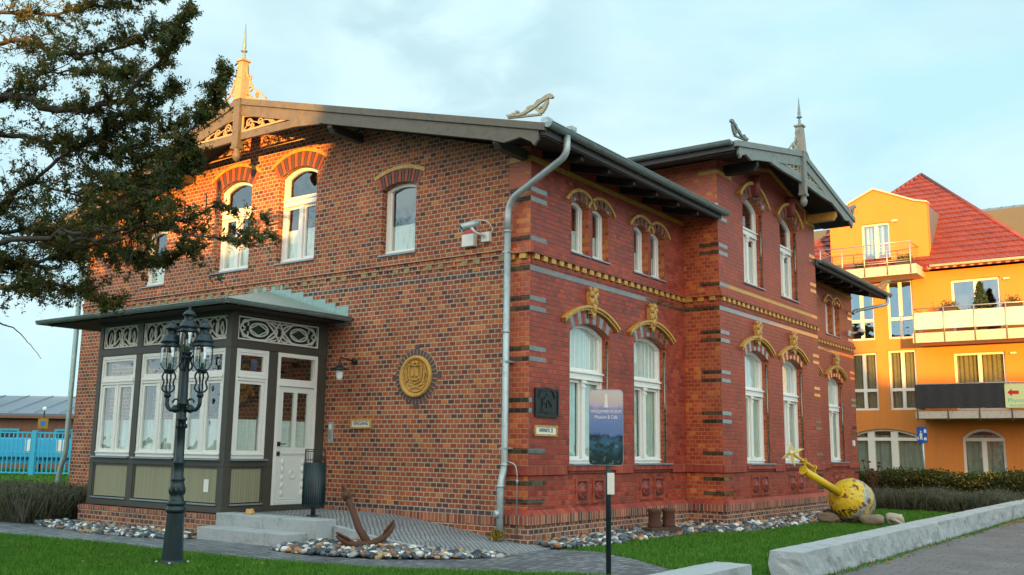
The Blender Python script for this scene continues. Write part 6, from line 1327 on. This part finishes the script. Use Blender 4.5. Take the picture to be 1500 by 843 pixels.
w_ = np.cross(d_, e_); w_ /= np.linalg.norm(w_, axis=1)[:, None] + 1e-9
sz = (.026 + .020 * tr_.random(nS * K))[:, None]; V = np.stack([P, P + e_ * sz * .5 + w_ * sz * .20, P + e_ * sz, P + e_ * sz * .5 - w_ * sz * .20], 1)
mi = np.repeat(tr_.choice(3, nS, p=[.66, .27, .07]), K)
tk.build('trunk', 'bark', tree); lb.build('limbs', 'bark', tree, recalc=False); leafmesh('crown', [(V, mi)], ['leaf_a', 'leaf_b', 'leaf_c'], tree)

# ------------------------------------------------------------------ pebbles
t = NT('beach_pebbles'); at = t.add('ShaderNodeAttribute'); at.attribute_name = 'stone'
c = t.ramp(at.outputs['Fac'], [(0., (.022, .030, .038)), (.30, (.05, .065, .08)), (.48, (.10, .13, .15)), (.62, (.20, .23, .24)), (.68, (.36, .38, .37)), (.74, (.70, .72, .68)), (.81, (.68, .69, .64)), (.83, (.40, .29, .16)), (.90, (.44, .23, .07)), (1., (.20, .09, .05))])
n1 = t.noise(30, 5, .65, t.pos()); c = t.mix(1., c, t.ramp(n1, [(.3, (.7, .7, .7)), (.7, (1.2, 1.2, 1.2))]), 'MULTIPLY'); M['pebble'] = t.fin(c, .5)
def inpoly(P, poly):
    x, y = P[:, 0], P[:, 1]; r = np.zeros(len(P), bool); n = len(poly)
    for i in range(n):
        (x0, y0), (x1, y1) = poly[i], poly[(i + 1) % n]; cnd = ((y0 > y) != (y1 > y)) & (x < (x1 - x0) * (y - y0) / (y1 - y0 + 1e-12) + x0); r ^= cnd
    return r
bmi = bmesh.new(); bmesh.ops.create_icosphere(bmi, subdivisions=2, radius=1); IV = np.array([v.co for v in bmi.verts]); IF = np.array([[v.index for v in f.verts] for f in bmi.faces]); bmi.free()
def pebbles(name, poly, n, smin, smax, hfun, seed):
    r = np.random.default_rng(seed); A = np.array(poly); P = r.random((n * 6, 2)) * (A.max(0) - A.min(0)) + A.min(0); P = P[inpoly(P, poly)][:n]; n = len(P)
    s = smin + (smax - smin) * r.random(n) ** 2.6; sc = np.stack([s * (.8 + .5 * r.random(n)), s * (.7 + .3 * r.random(n)), s * (.45 + .3 * r.random(n))], 1)
    a = r.random(n) * 6.283; tl = r.normal(size=n) * .35
    V = IV[None] * (1 + .22 * r.normal(size=(n, len(IV), 1)) * .35) * sc[:, None, :]
    ct, st_ = np.cos(tl)[:, None], np.sin(tl)[:, None]; V = np.stack([V[..., 0] * ct - V[..., 2] * st_, V[..., 1], V[..., 0] * st_ + V[..., 2] * ct], -1)
    ca, sa = np.cos(a)[:, None], np.sin(a)[:, None]; V = np.stack([V[..., 0] * ca - V[..., 1] * sa, V[..., 0] * sa + V[..., 1] * ca, V[..., 2]], -1)
    h = hfun(P[:, 0], P[:, 1]); z = h + sc[:, 2] * (-.3 + 1.3 * r.random(n)) * .8
    V += np.column_stack([P, z])[:, None, :]; k = len(IV)
    Fc = (IF[None] + (np.arange(n) * k)[:, None, None]).reshape(-1, 3); V = V.reshape(-1, 3); base = np.array([A[:, 0].mean(), A[:, 1].mean(), GZ])
    me = bpy.data.meshes.new(name); me.vertices.add(len(V)); me.vertices.foreach_set('co', (V - base).ravel()); m = len(Fc)
    me.loops.add(m * 3); me.loops.foreach_set('vertex_index', Fc.ravel().astype(np.int32)); me.polygons.add(m); me.polygons.foreach_set('loop_start', np.arange(0, m * 3, 3, dtype=np.int32)); me.polygons.foreach_set('loop_total', np.full(m, 3, np.int32))
    me.polygons.foreach_set('use_smooth', np.ones(m, bool)); at = me.attributes.new('stone', 'FLOAT', 'FACE'); at.data.foreach_set('value', np.repeat(r.random(n), len(IF)).astype(np.float32))
    me.materials.append(M['pebble']); me.update(); o = bpy.data.objects.new(name, me); COL.objects.link(o); o.location = base; return tag(o, kind='stuff')
BED1 = [(-2.27, -1.86), (-2.06, -1.92), (-1.40, -1.98), (-.69, -1.92), (0, -1.64), (.46, -1.28), (.62, -1.42), (.35, -1.95), (-.24, -2.60), (-1.0, -2.90), (-1.63, -2.98), (-2.25, -2.86)]
BED0 = [(-9.0, -2.15), (-8.6, -2.75), (-7.7, -3.0), (-6.4, -3.12), (-5.47, -3.1), (-4.36, -2.86), (-4.32, -2.18), (-8.24, -2.18)]
BED2 = [(.10, .0), (.62, -.12), (.80, .2), (.86, 1.0), (.88, 2.5), (.95, 3.6), (1.10, 4.3), (1.48, 4.8), (1.60, 6.5), (1.58, 8.1), (1.50, 11.2), (.95, 11.6), (.85, 17.2), (.08, 17.2), (.08, 11.2), (.84, 11.1), (.84, 5.25), (.08, 5.25)]
hm = lambda x, y: -.085 + .10 * np.exp(-((x + 1.15) ** 2 / .9 + (y + 2.2) ** 2 / .28))
for nm, bd_, n, a, b, hf, sd_ in (('pebbles', BED1, 4200, .014, .066, hm, 1), ('pebbles', BED0, 5200, .014, .062, lambda x, y: -.085 + 0 * x, 2), ('pebbles', BED2, 9000, .016, .075, lambda x, y: -.085 + .045 * np.clip(1.2 - (x - .1 - np.where((y > 5.2) & (y < 11.2), .75, 0)), 0, 1), 3)):
    pebbles(nm, bd_, n, a, b, hf, sd_)
M['bed_soil'] = paint('dark_bed_soil', (.035, .034, .03), .95, .3, 9)
mb = MB(); g = [(-2.3 + 3.0 * i / 24, -3.0 + 1.8 * j / 16) for j in range(17) for i in range(25)]
mb.add([(x, y, float(hm(x, y)) - .012) for x, y in g], [(j * 25 + i, j * 25 + i + 1, j * 25 + i + 26, j * 25 + i + 25) for j in range(16) for i in range(24) if all(inpoly(np.array([g[j * 25 + i], g[j * 25 + i + 26]]), BED1))], 0, True)
tag(mb.build('pebble_bed', 'bed_soil', recalc=False), kind='structure')
sheet('pebble_bed', BED0, GZ + .008, 'bed_soil'); sheet('pebble_bed', BED2, GZ + .008, 'bed_soil')

# ------------------------------------------------------------------ grass
t = NT('grass_blade'); at = t.add('ShaderNodeAttribute'); at.attribute_name = 'tone'
M['grass'] = t.fin(t.ramp(at.outputs['Fac'], [(0., (.034, .115, .010)), (.5, (.062, .19, .014)), (.88, (.105, .24, .022)), (.96, (.17, .19, .045)), (1., (.28, .24, .09))]), .6, spec=.2)
def grass(name, polys, cuts, dens, seed, hmin=.025, hmax=.055, wd=.0045):
    r = np.random.default_rng(seed); A = np.array(polys); lo, hi = A.min(0), A.max(0); n = int((hi - lo).prod() * dens)
    P = r.random((n, 2)) * (hi - lo) + lo; k = inpoly(P, polys)
    for c in cuts: k &= ~inpoly(P, c)
    P = P[k]; n = len(P); cl = .5 + .5 * np.sin(P[:, 0] * 7.3 + 2 * np.sin(P[:, 1] * 3.1)) * np.sin(P[:, 1] * 6.1 + 1.7 * np.sin(P[:, 0] * 2.3))
    h = (hmin + (hmax - hmin) * r.random(n)) * (.75 + .45 * cl); a = r.random(n) * 6.283; s = np.stack([np.cos(a), np.sin(a), 0 * a], 1) * (wd * (.7 + .6 * r.random(n)))[:, None]
    b = np.column_stack([P, np.full(n, GZ + .002)]); ln = r.normal(size=(n, 3)) * .45; ln[:, 2] = 1; tp = b + ln * h[:, None]
    V = np.stack([b - s, b + s, tp], 1)
    o = leafmesh(name, [(V, np.zeros(n, int))], ['grass'], origin=(float(lo[0] + hi[0]) / 2, float(lo[1] + hi[1]) / 2, GZ))
    tone = np.clip(.12 + .45 * r.random(n) + .25 * cl + (r.random(n) > .985) * .5, 0, 1); at = o.data.attributes.new('tone', 'FLOAT', 'FACE'); at.data.foreach_set('value', tone.astype(np.float32)); return tag(o, kind='stuff')
grass('lawn', [(-9, -4.45), (-7.01, -4.12), (-4.78, -3.84), (-3.35, -3.83), (-2.42, -3.79), (-1.55, -3.72), (-.74, -3.56), (.19, -3.35), (1.27, -2.79), (2.29, -2.2), (4.1, -2.26), (4.1, -4.5), (1.2, -5.2), (-.8, -6.4), (-3, -7.0), (-9, -7.0)], [], 3600, 51)
LR_ = [(.62, -.12), (1.08, .08), (2.01, -.44), (2.82, -1.07), (4.1, -1.27), (4.12, 14.0), (.9, 14.0), (.9, 11.6), (1.5, 11.2), (1.58, 8.1), (1.60, 6.5), (1.48, 4.8), (1.10, 4.3), (.95, 3.6), (.88, 2.5), (.86, 1.0), (.80, .2)]
grass('lawn', LR_, [], 2600, 52, .03, .065, .005)
grass('grass_fringe', [(4.50, -1.2), (4.60, -1.2), (4.66, 1.5), (4.58, 4), (4.66, 8), (4.60, 12), (4.66, 19), (4.50, 19)], [], 900, 53, .02, .07, .005)
grass('grass_gap', [(4.05, -1.3), (4.56, -1.3), (4.56, -1.1), (4.05, -1.1)], [], 2500, 54, .02, .06, .005)
grass('far_lawn', [(-24, 6), (-40, -2), (-52, 12), (-34, 24)], [], 90, 55, .05, .10, .03)
M['dry_leaf'] = paint('dry_fallen_leaf', (.24, .11, .025), .8, .4, 9)
P = np.concatenate([np.stack([4.56 + np.abs(rng.normal(size=320)) * .10, rng.random(320) * 15 - .5, np.full(320, GZ + .012)], 1), np.stack([4.62 + np.abs(rng.normal(size=160)) * .16, 10 + rng.random(160) * 3.5, np.full(160, GZ + .02)], 1)])
V, mi = leaves(None, P, .055, .7, (0, 1, 2)); V[:, :, 2] = GZ + .010 + (V[:, :, 2] - P[:, None, 2]) * .25 + .008
tag(leafmesh('fallen_leaves', [(V, mi)], ['dry_leaf', 'leaf_c', 'leaf_y'], origin=(4.6, 6, GZ)), kind='stuff')

P = np.concatenate([np.stack([-8 + 11.5 * rng.random(120), -3.9 - 1.6 * rng.random(120), np.full(120, GZ + .045)], 1), np.stack([1.2 + 2.8 * rng.random(90), 13 * rng.random(90), np.full(90, GZ + .05)], 1), np.stack([-7 + 9 * rng.random(50), -3.3 + .7 * rng.random(50), np.full(50, GZ + .012)], 1)])
V, mi = leaves(None, P, .045, .7, (0, 1, 2)); V[:, :, 2] = P[:, None, 2] + (V[:, :, 2] - P[:, None, 2]) * .3
tag(leafmesh('fallen_leaves', [(V, mi)], ['dry_leaf', 'leaf_c', 'leaf_y'], origin=(0, -3, GZ)), kind='stuff')

# ------------------------------------------------------------------ left background: low hall, fence, trailers, bushes
VX = Vector((.8105, .5856, 0)).normalized(); VY = Vector((-.5856, .8105, 0)).normalized()
M['solar_seam'] = paint('pale_roof_seam', (.22, .28, .31), .4, .1, 3)
M['solar'] = paint('grey_blue_roof', (.11, .145, .18), .35, .15, 1.0); M['fence_blue'] = paint('light_blue_fence_paint', (.03, .40, .58), .4, .08, 4); M['trailer_blue'] = paint('bright_blue_sheet', (.03, .36, .60), .4, .1, 2)
hb = VX * 0 + Vector((-43.2, 15.6, GZ)); HF = F(hb, VX, -VY)
hl = thing('low_hall', 'low timber clad hall with a large grey blue roof beyond the light blue fence', 'building', hb)
mb = MB(); mb.fb(HF, -14, 3.5, -.1, 2.85, .0, 9); mb.build('wall', 'brown_clad', hl)
mb = MB(); mb.prism(F(HF(-14.5, 0, 0), VY, VX), [(-.5, 2.95), (4.5, 4.12), (9.5, 2.95), (9.5, 2.83), (4.5, 3.99), (-.5, 2.83)], 0, -18.6); mb.build('roof', 'solar', hl)
mb = MB()
for i in range(13): mb.tube([HF(-14 + i * 1.4, 3.02, -.45), HF(-14 + i * 1.4, 4.15, 4.5)], .022, 4)
mb.build('roof_seam', 'solar_seam', hl); mb = MB(); mb.fb(HF, -14.4, 4.0, 2.70, 2.84, -.55, -.45); mb.build('fascia', 'brown_clad', hl)
for u in (-1.45, 1.55, -5.0, -8.5):
    o = MB().ring(HF, rect(u - .55, u + .55, 1.05, 2.15), rect(u - .43, u + .43, 1.17, 2.03), -.06, .02).build('window', 'fence_blue', hl); MB().fb(HF, u - .44, u + .44, 1.16, 2.04, -.02, -.005).build('pane', 'black', o)
fb = Vector((-32.5, 9.9, GZ)); FF = F(fb, VX, -VY)
fe = thing('blue_fence', 'light blue metal bar fence on the far lawn at the left edge', 'fence', fb)
for u in (-9.2, -6.0, -2.9, -.05, 2.9, 5.8): MB().fb(FF, u - .09, u + .09, -.05, 1.92, -.09, .09).build('fence_post', 'fence_blue', fe)
mb = MB()
for z in (.12, 1.0, 1.80): mb.fb(FF, -12, 7, z, z + .06, -.025, .025)
mb.build('rail', 'fence_blue', fe)
for i in range(95): MB().fb(FF, -11.6 + i * .19 - .022, -11.6 + i * .19 + .022, .10, 1.86, -.018, .018).build('fence_bar', 'fence_blue', fe) if abs(i - 47) < 48 else None
tb_ = Vector((-35.5, 12.2, GZ)); TBF = F(tb_, VX, -VY)
tl = thing('blue_trailer', 'bright blue trailer with white panels parked behind the light blue fence', 'trailer', tb_)
MB().fb(TBF, -4.5, 3.2, .72, 1.62, 0, 1.9).build('body', 'trailer_blue', tl, bevel=.05)
for u in (-1.15, .30, .95): MB().fb(TBF, u, u + .42, .95, 1.55, -.02, -.001).build('panel', 'plastic_white', tl)
for u in (-3.2, 1.6): MB().lathe(TBF(u, .36, .2), [(.36, -.1), (.36, .1)], 18, axis=-VY).build('wheel', 'black', tl)
MB().fb(TBF, -4.4, 3.1, .45, .72, .3, 1.6).build('chassis', 'trailer_blue', tl)
ys = thing('yellow_sign', 'small yellow sign with a white lamp above it in front of the low hall', 'sign', Vector((-37.06, 12.61, GZ)))
YF = F((-37.06, 12.61, GZ), VX, -VY); MB().tube([YF(0, -.05, .03), YF(0, 2.9, .03)], .035, 8).build('pole', 'iron', ys); MB().prism(YF, rrect(-.24, .24, 2.08, 2.56, .04), -.02, .02).build('board', 'leaf_y', ys); MB().prism(YF, rrect(-.11, .11, 2.20, 2.44, .08), -.03, -.015).build('symbol', 'sign_blue', ys); MB().lathe(YF(0, 2.9, .03), [(.05, 0), (.10, .08), (.08, .18), (.02, .22)], 10).build('lamp', 'plastic_white', ys)
def bush(name, c, r, n, size, label, mats, cat='bush', trunk=None, seed=1, asp=.55):
    rr = np.random.default_rng(seed); b = thing(name, label, cat, (c[0], c[1], GZ))
    k = 26; cen = rr.normal(size=(k, 3)); cen /= np.linalg.norm(cen, axis=1)[:, None]; cen *= rr.random((k, 1)) ** .45 * .8
    P = cen[rr.integers(0, k, n)] + rr.normal(size=(n, 3)) * .19; P = P * np.array(r) + np.array(c); P[:, 2] = np.maximum(P[:, 2], GZ + .05)
    leafmesh('crown', [leaves(None, P, size, asp, tuple(range(len(mats))))], mats, b)
    mb = MB(); mb.tube([(c[0], c[1], GZ - .05), (c[0] + .05 * r[0], c[1], c[2] - r[2] * .3), (c[0], c[1], c[2] + r[2] * .4)], [trunk or .08, (trunk or .08) * .7, .02], 8)
    for i in range(9): q = np.array(c) + cen[i] * np.array(r) * .9; mb.tube([(c[0], c[1], max(GZ, c[2] - r[2] * .5)), tuple((np.array(c) * .5 + q * .5) + rr.normal(size=3) * .1 * r[0]), tuple(q)], [(trunk or .08) * .5, (trunk or .08) * .3, .01], 5)
    mb.build('trunk', 'bark', b); return b
bush('round_bush', (-33.6, 15.4, 1.9), (1.25, 1.25, 1.2), 4200, .14, 'round green bush before the low hall, partly behind the museum corner', ['leaf_a', 'leaf_b'], seed=3)
bush('small_tree', (-47.5, 14.0, 3.4), (1.6, 1.6, 1.4), 3000, .18, 'dark small tree at the very left edge beside the low hall', ['leaf_a', 'leaf_b'], 'tree', seed=4)

# ------------------------------------------------------------------ across the street, behind the camera: unseen houses and trees, shaped to shade the walls and show in the panes
M['plaster'] = paint('grey_plaster', (.36, .33, .29), .9, .1, 1); M['roof_dark'] = paint('brown_roof_tiles', (.13, .055, .04), .8, .2, 3)
def house(x0, x1, y0, y1, ze, zr, label):
    h = thing('unseen_house', label, 'building', ((x0 + x1) / 2, (y0 + y1) / 2, GZ)); ym = (y0 + y1) / 2
    mb = MB(); mb.prism(F((x0, 0, 0), (0, 1, 0), (-1, 0, 0)), [(y0, GZ - .1), (y1, GZ - .1), (y1, ze), (ym, zr - .2), (y0, ze)], 0, x1 - x0); mb.build('wall', 'plaster', h)
    mb = MB(); sl_ = (zr - ze) / (ym - y0); mb.prism(F((x0 - .4, 0, 0), (0, 1, 0), (-1, 0, 0)), [(y0 - .5, ze - .5 * sl_), (ym, zr), (y1 + .5, ze - .5 * sl_), (y1 + .5, ze - .5 * sl_ + .16), (ym, zr + .17), (y0 - .5, ze - .5 * sl_ + .16)], 0, x1 - x0 + .8); mb.build('roof', 'roof_dark', h)
    FH = F((0, y1, 0), (1, 0, 0), (0, 1, 0))
    for i in range(int((x1 - x0) / 2.6)):
        u = x0 + 1.3 + i * 2.6
        for z in ([.9] if ze < 4.5 else [.9, 3.7]):
            o = MB().ring(FH, rect(u - .6, u + .6, z, z + 1.4), rect(u - .5, u + .5, z + .1, z + 1.3), -.03, .05).build('window', 'white', h); MB().fb(FH, u - .52, u + .52, z + .08, z + 1.32, -.01, .04).build('pane', 'black', o)
HOUSES = [(18.8, 31.5, -40, -30, 6.8, 11.6, 'unseen tall plastered house with a brown roof across the street'), (1.0, 17.6, -42, -33, 4.2, 6.7, 'unseen wide plastered cottage with a brown roof across the street'), (33, 66, -44, -34, 4.4, 6.9, 'unseen long low plastered house with a brown roof across the street'), (-44, -2, -44, -34, 3.6, 6.2, 'unseen long barn like plastered building at the far end of the street')]
for h_ in HOUSES: house(*h_)
def bigtree(c, H, R, n, label, seed, size=.30, mats=('leaf_a', 'leaf_b', 'leaf_c')):
    rr = np.random.default_rng(seed); b = thing('street_tree', label, 'tree', (c[0], c[1], GZ)); mb = MB(); mb.tube([(c[0], c[1], GZ - .1), (c[0] + .1, c[1], H * .35), (c[0], c[1] + .1, H * .7)], [.24, .18, .08], 9); P = []
    for i in range(30):
        a = rr.random() * 6.283; el = rr.random() * 1.3 - .15; d = np.array([math.cos(a) * math.cos(el), math.sin(a) * math.cos(el), math.sin(el)]); s0 = np.array([c[0], c[1], H * (.3 + .35 * rr.random())]); q = s0 + d * R * (.6 + .5 * rr.random()); q[2] = min(q[2], H); m = (s0 + q) / 2 + rr.normal(size=3) * .2
        mb.tube([tuple(s0), tuple(m), tuple(q)], [.07, .045, .012], 6)
        for j in range(5): e = q + rr.normal(size=3) * .6; mb.tube([tuple(m * .4 + q * .6), tuple(e)], [.02, .005], 4); P += [e + rr.normal(size=3) * .35 for _ in range(n // 150)]
    mb.build('trunk', 'bark', b, recalc=False); P = np.array(P); leafmesh('crown', [leaves(None, P, size, .6, tuple(range(len(mats))))], list(mats), b)
bigtree((15.6, -24.5), 8.4, 2.9, 4200, 'broad half bare tree across the street, left of the tall house', 61)
bigtree((9.8, -22.5), 4.6, 1.9, 1200, 'small half bare tree across the street before the wide cottage', 62)
bigtree((20.5, -25.0), 9.5, 3.6, 4200, 'tall leafy tree across the street before the tall house', 63)
for h_ in ((33, 44, 6, 16, 3.0, 5.0, 'unseen low plastered house with a brown roof on the far side of the street'), (36, 50, 24, 36, 3.2, 5.4, 'second unseen low plastered house further along the far side of the street')): house(*h_)  # unseen, added to darken what the low glazed bands reflect
bigtree((24.0, -27.0), 10.5, 4.0, 4200, 'tall leafy tree at the right end of the tall house across the street', 64)
bigtree((3.0, -27.5), 5.2, 2.4, 1800, 'round tree before the middle of the wide cottage', 65)
bigtree((-26.0, -24.0), 15.5, 6.5, 150, 'tall bare tree at the end of the street, nearest the barn', 71)
bigtree((-34.0, -25.0), 14.0, 6.0, 150, 'second tall bare tree beyond the barn gable', 72)
bigtree((30.0, 20.0), 5.6, 2.6, 2400, 'round tree between the two low houses on the far side of the street', 66)
bigtree((28.0, 2.0), 5.0, 2.4, 2400, 'round tree before the nearer low house on the far side of the street', 67)
bigtree((40.0, 44.0), 6.4, 3.2, 2400, 'round tree beyond the further low house on the far side of the street', 68)
